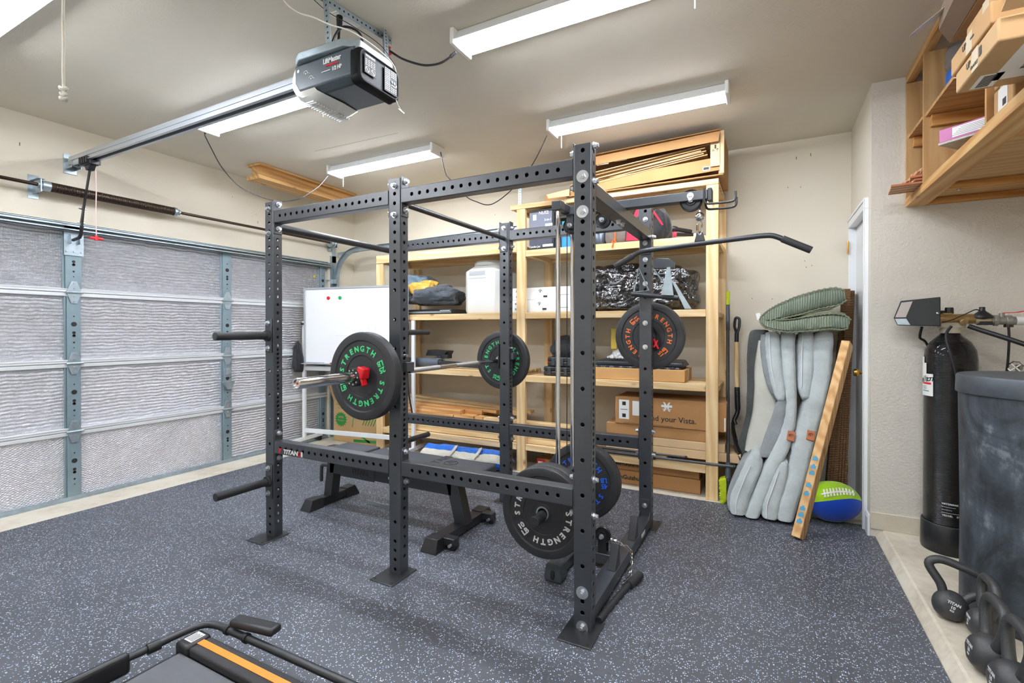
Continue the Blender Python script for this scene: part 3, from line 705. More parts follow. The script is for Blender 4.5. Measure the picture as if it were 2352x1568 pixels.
def perf_beam(b, p, q, W, D, wn, hw, hd, c=.004):
    """tube from p to q; W = width across normal wn's face (perpendicular), D = depth along wn. hw: holes on the +-wn faces, hd: on the side faces"""
    p = V(p); q = V(q); u = (q - p).normalized(); L = (q - p).length; n = V(wn).normalized(); s = u.cross(n)
    for nn, ss, half, w, hl in ((n, s, D / 2, W, hw), (-n, -s, D / 2, W, hw), (s, -n, W / 2, D, hd), (-s, n, W / 2, D, hd)):
        perf_face(b, L, w - 2 * c, hl, lambda a, v, d, nn=nn, ss=ss, half=half: p + u * a + ss * v + nn * (half - d))
    for a, e in ((n, s), (s, -n), (-n, -s), (-s, n)):
        ha = (D if a in (n, -n) else W) / 2; he = (D if e in (n, -n) else W) / 2
        P1 = [a * ha + e * (he - c), (a * (ha - c * .3) + e * (he - c * .3)), a * (ha - c) + e * he]
        vs = [p + x for x in P1] + [q + x for x in P1]
        b.add(vs, [[0, 1, 4, 3], [1, 2, 5, 4]])
    for e, in ((p,), (q,)):
        b.add([e + n * D / 2 * i + s * W / 2 * j for i, j in ((1, 1), (1, -1), (-1, -1), (-1, 1))], [[0, 1, 2, 3]])
def bolt(b, c, n, r=.0125, washer=.016, sh=1):
    c = V(c); n = V(n)
    b.cyl(c, c + n * .003, washer, n=20); b.cyl(c + n * .003, c + n * .013, r, n=6); b.cyl(c + n * .013, c + n * (.015 + .006 * sh), .0062 * sh + .003, n=10)
PX = {1: 0, 2: 1.013, 3: 2.054, 4: 0, 5: 1.013, 6: 2.054}; PY = {1: 0, 2: 0, 3: 0, 4: 1.206, 5: 1.206, 6: 1.206}
TW, TD, TH = .079, .063, 2.10
fh = [2.062 - .0508 * k for k in range(12)] + [1.347, 1.194, 1.04, .886, .733, .581, .429, .277, .175, .126, .077, .026]
sh_ = [2.06 - .0508 * k for k in range(17)]; z = sh_[-1] - .0508
while z > .66: sh_.append(z); z -= .0272
while z > .05: sh_.append(z); z -= .0508
ups = {}
for i in range(1, 7):
    x, y = PX[i] - TW / 2, PY[i] + TD / 2; b = MB()
    perf_beam(b, (x, y, .0105), (x, y, TH), TW, TD, (0, -1, 0), fh, sh_)
    ups[i] = u = b.build('upright', MBLK, rk, smooth=0)
    b = MB(); s = -1 if i < 4 else 1; y0 = y + s * .05
    b.box((x - .075, min(y - s * .06, y + s * .14), .0108), (x + .075, max(y - s * .06, y + s * .14), .0165))
    pl = b.build('base_plate', MBLK2, u, bev=.012, seg=2)
    for dx in (-.055, .055): b = MB(); b.cyl((x + dx, y + s * .12, .0166), (x + dx, y + s * .12, .0171), .0075, n=14); b.build('mounting_hole', MINK, u, smooth=0)
def bolts(i, lst, big=False):
    for face, zz, off in lst:
        b = MB(); x, y = PX[i] - TW / 2, PY[i] + TD / 2
        n = {'f': (0, -1, 0), 'b': (0, 1, 0), 'r': (1, 0, 0), 'l': (-1, 0, 0)}[face]
        c = {'f': (x, y - TD / 2, zz), 'b': (x, y + TD / 2, zz), 'r': (x + TW / 2, y, zz), 'l': (x - TW / 2, y, zz)}[face]
        c = V(c) + V(n) * off
        bolt(b, c, n, .0135 if big else .0125, .027 if big else .0165, 1 if not big else .6); b.build('bolt', MZN, ups[i], smooth=25)
Fo = .0065
bolts(1, [('f', 2.057, 0), ('f', 1.905, 0), ('r', 2.085, Fo), ('r', 1.933, Fo), ('r', .658, Fo), ('r', .503, Fo)])
bolts(1, [('f', 1.346, .008), ('f', 1.19, .008), ('f', .44, .008), ('f', .285, .008)])
bolts(2, [('f', 2.062, 0), ('f', 1.91, 0), ('r', 2.085, Fo), ('r', 1.935, Fo), ('r', .658, Fo), ('r', .503, Fo), ('l', 2.085, Fo), ('l', 1.935, Fo), ('l', .658, Fo), ('l', .503, Fo)])
bolts(3, [('f', 1.96, 0), ('f', 1.81, 0), ('f', .175, 0), ('f', .026, 0)], True)
bolts(3, [('r', 2.094, 0), ('r', 1.941, 0), ('r', .658, 0), ('r', .501, 0), ('l', 2.075, Fo), ('l', 1.925, Fo), ('l', .658, Fo), ('l', .503, Fo)])
bolts(5, [('f', 2.062, Fo), ('f', 1.91, Fo), ('r', 2.062, Fo), ('r', 1.925, Fo), ('l', 2.062, Fo), ('l', 1.925, Fo), ('r', .64, Fo), ('r', .49, Fo), ('l', .64, Fo), ('l', .49, Fo)])
bolts(6, [('f', 2.018, 0), ('f', 1.864, Fo), ('f', 1.758, 0), ('f', 1.603, 0), ('f', 1.348, 0), ('f', 1.193, 0), ('f', .166, Fo), ('r', 1.905, 0), ('l', .64, Fo), ('l', .49, Fo), ('r', .64, 0), ('r', .49, 0)])
# long beams
for (a, c_) in ((1, 2), (2, 3), (4, 5), (5, 6)):
    for zc in (2.006, .575 if a < 3 else .563):
        x0 = PX[a] + .006; x1 = PX[c_] - TW - .006; y = PY[a] + TD / 2; b = MB()
        n = int((x1 - x0 - .04) / .0508); L = x1 - x0; st = (L - (n - 1) * .0508) / 2
        perf_beam(b, (x0, y, zc), (x1, y, zc), .077, TD, (0, -1, 0), [st + .0508 * k for k in range(n)], [])
        bm_ = b.build('side_beam', MBLK, rk, smooth=0)
        for xx in (x0 - .006, x1):
            b = MB(); b.box((xx, y - .028, zc - .105), (xx + .006, y + .028, zc + .105)); b.build('end_flange', MBLK, bm_, bev=.002)
# pull-up bars
for (x, r, zc) in ((-.04, .0245, 1.955), (.972, .0155, 1.985)):
    b = MB(); b.cyl((x, TD + .006, zc), (x, 1.2, zc), r, n=24); pb = b.build('pull_up_bar', MBLK2, rk)
    for yy in (TD, 1.2):
        b = MB(); b.box((x - .028, yy, 1.885), (x + .028, yy + .006, 2.085)); b.build('end_flange', MBLK, pb, bev=.002)
# rear crossmembers
b = MB(); b.box((1.976, TD, 1.885), (2.053, 1.206, 1.945)); cm = b.build('top_crossmember', MBLK, rk, bev=.003)
for yy in (TD, 1.2):
    b = MB(); b.box((1.985, yy, 1.79), (2.045, yy + .006, 1.99)); b.build('end_flange', MBLK, cm, bev=.002)
for yy in (.56, .64):
    b = MB(); bolt(b, (2.015, yy, 1.885), (0, 0, -1)); b.build('bolt', MZN, cm, smooth=25)
b = MB(); b.box((1.976, TD, .035), (2.053, 1.206, .10)); cm2 = b.build('bottom_crossmember', MBLK, rk, bev=.003)
b = MB(); b.box((1.985, 1.2, .03), (2.045, 1.206, .205)); b.prism([(1.980, 1.205, .10), (1.980, 1.15, .10), (1.980, 1.205, .128)], (.006, 0, 0)); b.prism([(2.045, 1.205, .10), (2.045, 1.15, .10), (2.045, 1.205, .128)], (.006, 0, 0)); b.build('end_flange', MBLK, cm2, bev=.001)
b = MB(); b.box((1.985, TD, .012), (2.045, TD + .006, .205)); b.build('end_flange', MBLK, cm2, bev=.001)
for y in (.39, .79):       # sloped foot supports on the lower crossmember
    b = MB(); b.prism([(2.008, y, .10), (2.008, y + .085, .10), (2.008, y + .078, .215), (2.008, y + .066, .215)], (.042, 0, 0)); b.build('foot_stop', MBLK2, cm2, bev=.002)
b = MB(); b.text('TITAN', .032, frame((2.0538, .98, .068), (0, 1, 0), (0, 0, 1)), .0006, .0008); b.build('lettering', MWHL, cm2, smooth=0)
# TITAN sticker on the lower left beam
T = MB(); yb_ = -.0012
T.text('TITAN', .036, frame((.155, yb_, .558), (1, 0, 0), (0, 0, 1)), .0004, .0016, xs=1.25, shear=.15)
T.box((.222, yb_, .543), (.245, yb_ + .001, .573), 1); T.box((.247, yb_, .543), (.262, yb_ + .001, .573), 0); T.prism([(.052, yb_, .575), (.073, yb_, .575), (.058, yb_, .543), (.046, yb_, .543)], (0, .001, 0), 1)
T.text('H', .026, frame((.2335, yb_ - .0004, .558), (1, 0, 0), (0, 0, 1)), .0003, .001, mi=2)
st_ = T.build('sticker', [MWHL, MRED, MINK], rk, smooth=0)
# weight storage pegs
for i, s, zz in ((1, -1, 1.267), (1, -1, .358), (4, 1, 1.281), (4, 1, .346), (6, 1, 1.27)):
    x, y = PX[i] - TW / 2, PY[i] + (0 if s < 0 else TD); b = MB(); L = .34 if i != 6 else .30
    b.cyl((x, y + s * .008, zz), (x, y + s * L, zz), .0235, n=24); b.cyl((x, y + s * .008, zz), (x, y + s * .026, zz), .034, n=24)
    pg = b.build('storage_peg', MGRIP, rk, bev=.002)
    b = MB(); b.box((x - .03, min(y, y + s * .008), zz - .105), (x + .03, max(y, y + s * .008), zz + .105)); b.build('peg_plate', MBLK, pg, bev=.003)
# pulldown arm, pulleys, guide rods
am = MB(); am.box((1.66, .57, 1.946), (2.455, .63, 1.992)); arm = am.build('pulldown_arm', MBLK, rk, bev=.003)
b = MB(); b.box((2.455, .567, 1.935), (2.475, .633, 1.998)); b.build('arm_end_cap', MBLK2, arm, bev=.003)
for yy, zz in ((.566, 0), (.634, -.012)):
    b = MB(); b.tube([(2.44, yy, 1.998 + zz)] + smoothpath([(2.44, yy, 1.94 + zz), (2.45, yy, 1.922 + zz), (2.49, yy, 1.918 + zz), (2.56, yy, 1.918 + zz), (2.578, yy, 1.93 + zz), (2.58, yy, 1.965 + zz)], 4), .0058, 8); b.build('storage_hook', MBLK2, arm)
b = MB()
for yy in (.493, .714):
    b.box((1.672, yy - .028, 1.955), (1.728, yy + .028, 2.005))
b.bar((1.70, .493, 1.98), (1.72, .60, 1.975), .045, .045); b.bar((1.70, .714, 1.98), (1.72, .60, 1.975), .045, .045)
b.build('rod_bracket', MBLK2, arm, bev=.003)
def pulley(c, r, parent, w=.012):
    b = MB(); b.lathe([(.008, -w), (r * .45, -w), (r * .5, -w * .5), (r * .85, -w * .5), (r, -w), (r, -w * .8), (r * .88, 0), (r, w * .8), (r, w), (r * .85, w * .5), (r * .5, w * .5), (r * .45, w), (.008, w)], c, (0, 1, 0), 28)
    o = b.build('pulley', MPL, parent)
    b = MB(); bolt(b, V(c) + V((0, -w - .012, 0)), (0, -1, 0), .009, .013); b.build('axle_bolt', MZN, o, smooth=25)
    return o
pulley((2.375, .60, 1.952), .054, arm)
pulley((1.735, .60, 1.888), .044, arm)
pulley((1.92, .60, 1.90), .042, arm)
b = MB()
for yy in (.578, .622): b.box((1.715, yy - .002, 1.87), (1.755, yy + .002, 1.955))
b.build('pulley_bracket', MBLK2, arm)
b = MB(); bolt(b, (2.375, .57, 1.97), (0, -1, 0)); b.build('bolt', MZN, arm, smooth=25)
for yy in (.493, .714): b = MB(); b.cyl((1.70, yy, .08), (1.70, yy, 1.96), .0128, n=20); b.build('guide_rod', MCHR, rk)
b = MB(); b.cyl((1.712, .595, .45), (1.712, .595, 1.90), .0028, n=6); b.tube([(1.735, .6, 1.932), (1.85, .6, 1.938), (2.37, .6, 2.0), (2.40, .6, 1.998), (2.42, .6, 1.975), (2.417, .6, 1.92), (2.417, .6, 1.88)], .0028, 6); b.build('cable', MCORD, rk)
b = MB(); b.box((1.675, .46, .33), (1.725, .745, .50)); b.build('carriage', MBLK2, rk, bev=.006)
b = MB(); b.cyl((1.737, .105, .39), (1.737, .46, .39), .0245, n=24); b.build('carriage_horn', MGRIP, rk, bev=.002); b = MB(); b.cyl((1.737, .745, .39), (1.737, .98, .39), .0245, n=24); b.build('carriage_horn', MGRIP, rk, bev=.002)
b = MB(); b.box((1.73, .57, .035), (1.976, .63, .09)); bt = b.build('low_row_rail', MBLK, rk, bev=.003)
b = MB(); b.box((1.715, .34, .022), (1.775, .87, .075)); b.build('low_row_foot', MBLK, rk, bev=.006)
for yy, s in ((.34, -1), (.87, 1)):
    b = MB(); m = [(1.70, .0), (1.79, .0), (1.795, .02), (1.785, .088), (1.77, .094), (1.72, .094), (1.705, .088), (1.695, .02)]
    b.prism([(x, yy + s * .03, z + .010) for x, z in m], (0, -s * .09, 0)); o = b.build('foot_cap', MPLG, rk, bev=.008)
    b = MB(); b.sph((1.745, yy + s * .0335, .05), .012, 12, sc=(1, .2, 2.2)); b.build('foot_cap_slot', MINK, o)
pulley((1.921, .60, .182), .043, bt)
b = MB()
for yy in (.578, .622): b.box((1.90, yy - .002, .085), (1.945, yy + .002, .195))
b.build('pulley_bracket', MPL, bt)
# far pull tab blocks: spotter pins on posts 2 and 5
for i in (2, 5):
    x = PX[i]; y = PY[i] + TD / 2; b = MB(); b.cyl((x, y, 1.168), (x + .018, y, 1.168), .008, n=10); b.build('locating_pin', MZN, ups[i])

# J-hooks holding the bar
def jhook(i, label):
    x, y = PX[i] - TW, PY[i]; t = thing('j_hook', label, 'j hook', (0, 0, 0), 'j hooks holding the barbell', local=True)
    b = MB(); b.box((x - .008, y - .012, 1.015), (x - .0005, y + .072, 1.20)); b.box((x - .082, y + .012, 1.022), (x - .008, y + .05, 1.050)); b.box((x - .082, y + .012, 1.05), (x - .070, y + .05, 1.10))
    b.build('hook_body', MBLK2, t, bev=.002)
    b = MB(); b.box((x - .008, y + .072, 1.07), (x + TW + .006, y + .078, 1.14)); b.box((x + TW + .0005, y + .02, 1.083), (x + TW + .028, y + .078, 1.132)); b.build('hook_lug', MBLK, t, bev=.002)
    b = MB(); b.box((x - .069, y + .013, 1.0502), (x - .009, y + .049, 1.0535)); b.build('hook_liner', MPL, t)
jhook(2, 'black j hook on the middle front post, partly hidden by the near plate'); jhook(5, 'black j hook on the middle rear post beside the far green-lettered plate')
# barbell
bb_ = thing('barbell', 'chrome olympic barbell resting across the rack', 'barbell', (0, 0, 0), local=True)
BX, BZ = .895, 1.069
MB().cyl((BX, -.09, BZ), (BX, 1.30, BZ), .0143, n=20).build('shaft', MCHR, bb_)
for y0, y1, f in ((-.105, -.545, -1), (1.302, 1.742, 1)):
    b = MB(); b.lathe([(.0143, -.025 * f * -1 * -1), (.0375, -.02 * f), (.0375, 0), (.0252, .001 * f), (.0252, abs(y1 - y0) * f - .003 * f), (.0235, abs(y1 - y0) * f), (.018, abs(y1 - y0) * f), (.018, abs(y1 - y0) * f - .006 * f), (0, abs(y1 - y0) * f - .006 * f)], (BX, y0, BZ), (0, 1, 0), 28)
    sl = b.build('sleeve', MCHR, bb_)
    b = MB(); b.cyl((BX, y1 - .0059 * f, BZ), (BX, y1 - .004 * f, BZ), .005, n=14); b.build('end_badge', MRED, sl)
MKN = plain('knurled_steel', (190, 190, 190), .45, .9, .5, .5, 900)
for y0, y1 in ((.22, .50), (.68, .95)): MB().cyl((BX, y0, BZ), (BX, y1, BZ), .0147, n=20).build('knurling', MKN, bb_)
# bumper plates
def bumper(loc, th, num, lm, rot, label, cat='weight plate', grp='bumper plates', R=.225):
    t = thing('bumper_plate', label, cat, loc, grp, local=True)
    h = th / 2
    b = MB(); pr = [(.0265, -h + .004), (.046, -h + .004), (.048, -h + .007), (.46 * R, -h + .007), (.475 * R, -h + .003), (.79 * R, -h + .006), (.815 * R, -h), (R - .010, -h), (R - .003, -h + .003), (R, -h + .010)]
    prof = pr + [(R - .002, 0)] + [(r, -y) for r, y in pr[::-1]]
    b.lathe(prof + [prof[0]], (0, 0, 0), (0, 1, 0), 64); b.build('rubber_disc', MRUB, t, smooth=28)
    b = MB(); b.lathe([(.0262, -h + .002), (.034, -h + .002), (.034, h - .002), (.0262, h - .002), (.0262, -h + .002)], (0, 0, 0), (0, 1, 0), 28); b.build('hub_ring', MGALV, t)
    for sgn in (-1, 1):
        ysf = -h + .0035 if sgn < 0 else h - .0035
        def mk(a): return V((cos(a), 0, sin(a))), V((sin(a), 0, -cos(a))) * (1 if sgn < 0 else -1)
        for hlf in (0, 180):
            T = MB()
            for k, ch in enumerate('STRENGTH'):
                a = radians((rot - 33.4 - k * 16.17 + hlf)) if sgn < 0 else radians((rot + 33.4 + k * 16.17 + hlf))
                rad, cw = mk(a); T.text(ch, .040, frame(rad * (R * .612) + V((0, ysf, 0)), cw, rad), .0014, .0014)
            T.build('raised_word', lm, t, smooth=0)
            a = radians(rot + hlf); rad, cw = mk(a); T = MB()
            for tx_, o in ((num, .0168), ('LB', -.0168)): T.text(tx_, .038, frame(rad * (R * .625) + cw * o + V((0, ysf, 0)), -rad, cw), .0014, .0012)
            T.build('raised_weight_mark', lm, t, smooth=0)
    return t
bumper((BX, -.134, BZ), .055, '25', MGRN, 202, 'green-lettered 25 lb bumper plate on the near end of the barbell')
bumper((BX, 1.332, BZ), .055, '25', MGRN, 252, 'green-lettered 25 lb bumper plate on the far end of the barbell')
bumper((2.0145, 1.325, 1.262), .048, '15', MORL, 312, 'front orange-lettered 15 lb bumper plate behind the right rear post')
bumper((2.0145, 1.374, 1.262), .048, '15', MORL, 20, 'rear bumper plate pressed behind the orange-lettered one on its peg')
bumper((1.737, .22, .40), .045, '10', MWHL, 222, 'white-lettered 10 lb bumper plate standing low beside the front right post')
bumper((1.737, .285, .40), .075, '45', MBLUL, 40, 'bumper plate right behind the white-lettered 10 lb plate')
bumper((1.737, .80, .40), .085, '45', MBLUL, 5, 'blue-lettered 45 lb bumper plate on the far side of the guide rods')
bumper((2.0145, 1.42, 1.262), .04, '10', MWHL, 70, 'third bumper plate at the back of the orange-lettered stack') if False else None
# red lock collars
def collar(c, label):
    t = thing('barbell_collar', label, 'barbell collar', (0, 0, 0), 'lock collars', local=True); c = V(c)
    b = MB(); b.lathe([(.0256, -.028), (.044, -.028), (.047, -.022), (.047, .02), (.044, .024), (.0256, .024), (.0256, -.028)], c, (0, 1, 0), 28); b.build('ring', MPL, t)
    b = MB()
    for k in range(9): a = 2 * pi * k / 9; b.cyl(c + V((.036 * cos(a), -.0275, .036 * sin(a))), c + V((.036 * cos(a), -.0295, .036 * sin(a))), .0045, n=8)
    b.build('ring_hole', MZN, t)
    b = MB(); b.obox(c + V((.045, 0, .022)), (.045, .05, .056), Matrix.Rotation(radians(15), 3, 'Y')); b.obox(c + V((.052, -.002, -.022)), (.012, .04, .045), Matrix.Rotation(radians(-15), 3, 'Y')); b.build('lever', MRED, t, bev=.006)
collar((BX, -.194, BZ), 'black collar with red lever clamped on the near barbell sleeve')
collar((BX, 1.392, BZ), 'black collar with red lever behind the far green-lettered plate')
collar((2.05, 1.27, 1.262) if False else (2.0145, 1.435, 1.262), 'collar at the back of the orange-lettered plates')
# resistance cord bundle with red tag in front of the orange plate hub
bz = thing('knotted_strap', 'black strap bundle with a red tag hanging at the hub of the orange-lettered plate', 'strap', (0, 0, 0), local=True)
b = MB()
for k in range(6): b.tube(smoothpath([(2.055, 1.285 - .003 * k, 1.32), (2.075 + .004 * k, 1.283, 1.29 - .01 * k), (2.07, 1.28, 1.22 - .008 * k), (2.058 - .002 * k, 1.282, 1.26)], 4), .0042, 5)
b.build('strap_loop', MCORD, bz)
b = MB(); b.bar((2.055, 1.275, 1.245), (2.085, 1.272, 1.18), .012, .003, (0, 1, 0)); b.bar((2.08, 1.274, 1.235), (2.057, 1.272, 1.19), .010, .003, (0, 1, 0)); b.build('red_tag', MRED, bz)
# row handle hanging at the right rear post
hd = thing('row_handle', 'grey double row handle hanging above the orange-lettered plate', 'cable handle', (0, 0, 0), local=True)
b = MB(); y = 1.15
b.cyl((1.94, y, 1.535), (2.235, y, 1.50), .0165, n=18); g = b.build('grip', MBLK2, hd)
b = MB(); b.tube([(1.955, y, 1.545), (1.985, y, 1.70), (2.045, y + .02, 1.555), (1.955, y, 1.545)], .0055, 6); b.tube([(2.075, y, 1.69), (2.16, y + .01, 1.575), (2.10, y, 1.56)], .0055, 6); b.build('wire_frame', MGALV, hd)
b = MB(); b.prism([(2.13, y - .03, 1.52), (2.205, y - .03, 1.515), (2.185, y - .03, 1.69), (2.165, y - .03, 1.69)], (0, .005, 0)); b.prism([(2.195, y - .03, 1.60), (2.21, y - .03, 1.60), (2.31, y - .03, 1.43), (2.27, y - .03, 1.43)], (0, .005, 0)); b.build('side_plate', MGALV, hd, bev=.001)
b = MB(); b.prism([(2.075, y, 1.735), (2.10, y, 1.755), (2.17, y, 1.748), (2.20, y, 1.725), (2.20, y, 1.685), (2.075, y, 1.69)], (0, .05, 0)); b.build('hanger_plate', MPLG, hd, bev=.004)
# lat bar on its carabiner
lb = thing('lat_pulldown_bar', 'long black lat bar with down-bent ends hanging from the pulldown arm', 'pulldown bar', (0, 0, 0), local=True)
pts = [(1.99, .60, 1.646), (2.06, .60, 1.683)] + smoothpath([(2.10, .6, 1.706), (2.13, .6, 1.716), (2.2, .6, 1.722)], 4) + smoothpath([(2.68, .6, 1.748), (2.73, .6, 1.746), (2.76, .6, 1.735)], 4) + [(2.885, .60, 1.668)]
b = MB(); b.tube(pts, .0125, 14); b.build('bar', MBLK2, lb)
for p, q in (((1.985, .6, 1.6435), (2.085, .6, 1.697)), ((2.775, .6, 1.7275), (2.892, .6, 1.6645))):
    b = MB(); b.cyl(p, q, .0165, n=18); b.build('rubber_grip', MGRIP, lb, bev=.003)
b = MB(); b.prism([(2.39, .597, 1.745), (2.442, .597, 1.748), (2.43, .597, 1.79), (2.416, .597, 1.797), (2.403, .597, 1.79)], (0, .008, 0)); b.build('eye_plate', MBLK2, lb, bev=.002)
bs = thing('cable_end', 'steel ball and carabiner at the end of the pulldown cable', 'cable end', (0, 0, 0), local=True)
b = MB(); b.sph((2.416, .6, 1.868), .0235, 20); b.cyl((2.416, .6, 1.885), (2.416, .6, 1.90), .006, n=10); b.build('stop_ball', MCHR, bs)
b = MB(); b.tube([(2.416 + .011 * cos(a * pi / 8), .6, 1.812 + .034 * sin(a * pi / 8)) for a in range(16)], .0042, 8, closed=True); b.cyl((2.405, .6, 1.80), (2.405, .6, 1.83), .006, n=8); b.build('carabiner', MCHR, bs)
# chained straight bar on the floor
fb = thing('straight_bar_handle', 'short black grip bar lying on the mat at the foot of the rack', 'cable handle', (0, 0, 0), local=True)
b = MB(); b.tube(smoothpath([(2.062, .08, .026), (2.075, .22, .026), (2.10, .40, .030), (2.12, .50, .032)], 4), .0145, 12); b.build('bar', MBLK2, fb)
b = MB(); b.cyl((2.108, .43, .032), (2.135, .555, .034), .0205, n=16); b.build('grip', MGRIP, fb, bev=.004)
ch = thing('steel_chain', 'steel chain looped over the lower crossmember of the rack', 'chain', (0, 0, 0), local=True)
path = smoothpath([(1.985, .62, .15), (2.02, .63, .135), (2.062, .64, .112), (2.075, .61, .075), (2.082, .57, .045), (2.085, .53, .026), (2.10, .50, .022) if False else (2.08, .49, .02), (2.07, .45, .02)], 4)
d = 0; i = 0; b = MB(); cum = [0]
for p, q in zip(path, path[1:]): cum.append(cum[-1] + (q - p).length)
s = .009; k = 0
while s < cum[-1]:
    j = next(q for q in range(1, len(cum)) if cum[q] >= s); tt = (s - cum[j - 1]) / max(1e-6, cum[j] - cum[j - 1]); p = path[j - 1].lerp(path[j], tt); t_ = (path[j] - path[j - 1]).normalized()
    a = t_.orthogonal().normalized(); a = (a if k % 2 else t_.cross(a)); b.tube([p + t_ * .013 * cos(q * pi / 5) + a * .0065 * sin(q * pi / 5) for q in range(10)], .0024, 5, closed=True); s += .018; k += 1
b.build('chain_links', MCHR, ch)
b = MB(); b.tube([V((1.985, .60, .152)) + V((.022 * cos(a * pi / 8), .006 * cos(a * pi / 8), .014 * sin(a * pi / 8))) for a in range(16)], .004, 6, closed=True); b.sph((1.968, .598, .165), .012, 12); b.build('carabiner', MCHR, ch)
# bench
wb_ = thing('weight_bench', 'black flat weight bench with two pads standing inside the rack', 'weight bench', (0, 0, 0), local=True)
MV = plain('black_vinyl', (62, 65, 71), .5, 0, .5, .15, 350, .05, 8)
BY = .62
MB().box((-.15, .49, .385), (.185, .75, .44)).build('seat_pad', MV, wb_, bev=.014, seg=3)
bp = MB().box((.215, .49, .385), (1.17, .75, .44)).build('back_pad', MV, wb_, bev=.014, seg=3)
T = MB(); T.text('TITAN', .085, frame((.80, .62, .4405), (0, 1, 0), (-1, 0, 0)), .0004, .003, xs=1.1); T.text('A', .06, frame((.90, .62, .4405), (0, 1, 0), (-1, 0, 0)), .0004, .002)
T.tube([(.90 + .045 * cos(a * pi / 10), .62 + .045 * sin(a * pi / 10), .4405) for a in range(20)], .003, 4, closed=True); T.build('embossed_logo', MINK, bp, smooth=0)
b = MB(); f = .038
b.bar((-.165, BY, .285), (.93, BY, .285), 2 * f, .085); b.bar((-.15, BY, .325), (-.19, BY, .06), 2 * f, .075, (1, 0, 0)); b.bar((.93, BY, .325), (1.0, BY, .06), 2 * f, .085, (1, 0, 0))
b.build('frame', MBLK2, wb_, bev=.003)
b = MB(); b.box((-.05, BY - f - .004, .235), (.28, BY - f, .345)); b.box((-.05, BY + f, .235), (.28, BY + f + .004, .345)); b.box((.0, BY - f, .34), (.05, BY + f, .385)); b.box((.16, BY - f, .34), (.22, BY + f, .385)); b.box((.70, BY - f, .325), (.76, BY + f, .385)); b.box((-.14, BY - f, .325), (-.06, BY + f, .385)); sb = b.build('seat_bracket', MBLK2, wb_, bev=.006)
T = MB(); T.text('TITAN', .05, frame((.14, BY - f - .0045, .285), (1, 0, 0), (0, 0, 1)), .0008, .001, xs=1.1); T.build('lettering', MINK, sb, smooth=0)
for x0, ya, yb2, w_ in ((-.195, .385, .865, .036), (.98, .27, .94, .042)):
    b = MB(); b.box((x0 - w_, ya + .03, .022), (x0 + w_, yb2 - .03, .075)); ft = b.build('cross_foot', MBLK2, wb_, bev=.003)
    for y_, s in ((ya, 1), (yb2, -1)):
        b = MB(); vs = [(x0 - w_ - .016, y_, .010), (x0 + w_ + .016, y_, .010), (x0 + w_ + .012, y_ + s * .13, .010), (x0 - w_ - .012, y_ + s * .13, .010), (x0 - w_ - .002, y_ + s * .035, .085), (x0 + w_ + .002, y_ + s * .035, .085), (x0 + w_ + .004, y_ + s * .125, .082), (x0 - w_ - .004, y_ + s * .125, .082)]
        b.add(vs, [[0, 3, 2, 1], [4, 5, 6, 7], [0, 1, 5, 4], [1, 2, 6, 5], [2, 3, 7, 6], [3, 0, 4, 7]]); b.build('rubber_foot', MPLG if False else MPL, ft, bev=.004)
for y_ in (.36, .80):
    b = MB(); b.box((1.02, y_, .035), (1.10, y_ + .06, .08)); wbk = b.build('wheel_bracket', MBLK2, wb_, bev=.005)
    b = MB(); b.cyl((1.08, y_ + .008, .037), (1.08, y_ + .052, .037), .027, n=20); b.build('wheel', MPL, wbk, bev=.003)
    b = MB(); bolt(b, (1.08, y_, .045), (0, -1, 0), .007, .009); b.build('axle_bolt', MZN, wbk, smooth=25)
b = MB(); b.tube(smoothpath([(-.19, BY - .02, .285), (-.25, BY - .02, .285), (-.27, BY - .02, .26), (-.272, BY - .02, .16)], 5), .013, 10); b.build('carry_handle', MBLK2, wb_)
cs_ = MB(); pts = [(.09 + .018 * k, .70 - .0 * k + .012 * sin(k * .35), .022 + .0035 * ((k - 6) * .5) ** 2 * .3) for k in range(14)]
for p, q in zip(pts, pts[1:]): cs_.bar(p, q, .004, .03, (0, 0, 1))
tag(cs_.build('curved_metal_strip', MZN), 'shiny curved metal strip with holes lying under the bench', 'metal strip')
# ---------------------------------------------------------------- timber shelving
su = thing('wooden_shelving_unit', 'pine two-by-four shelving unit along the back wall, taller on its right half', 'shelving unit', (0, 0, 0), local=True)
FY, BYY = 2.01, 2.595
for x0, x1, z1 in ((-1.05, -.962, 2.015), (.665, .753, 2.41), (2.297, 2.385, 2.41)):
    MB().box((x0, FY, 0), (x1, FY + .038, z1)).build('post', MWZ, su, bev=.003)
    xo = -.30 if x0 < -1 else .0
for x0, z1 in ((-.985, 2.01), (.70, 2.41), (2.313, 2.41)):
    MB().box((x0, BYY - .038, 0), (x0 + .088, BYY, z1)).build('post', MWZ, su, bev=.003)
MB().box((2.345, FY + .038, 0), (2.383, BYY - .04, 2.41)) if False else None
def shelf(x0, x1, zt, zb, n=5, ext=0, brace=()):
    b = MB(); b.box((x0, FY if zt > 2.3 else FY + .001, zb), (x1, FY + .036, zt))
    o = b.build('shelf_rail', MWX, su, bev=.003)
    b = MB(); b.box((x0, BYY - .076, zb), (x1, BYY - .04, zt)); b.build('shelf_rail', MWX, su, bev=.003)
    b = MB(); w = .075; sp = (BYY - .08 - FY - .045 - w) / (n - 1)
    for k in range(n): b.box((x0, FY + .042 + k * sp, zt - .022 if zt < 2.3 else zt - .02), (x1 - .002, FY + .042 + k * sp + w, zt - .002))
    b.build('shelf_slats', MWX, su, bev=.002)
    b = MB()
    for xe in (x0 + .01, x1 - .05): b.box((xe, FY + .04, zb), (xe + .038, BYY - .08, zt - .024))
    b.build('shelf_end_rail', MWY, su, bev=.002)
shelf(.60, 2.385, 2.455, 2.412)
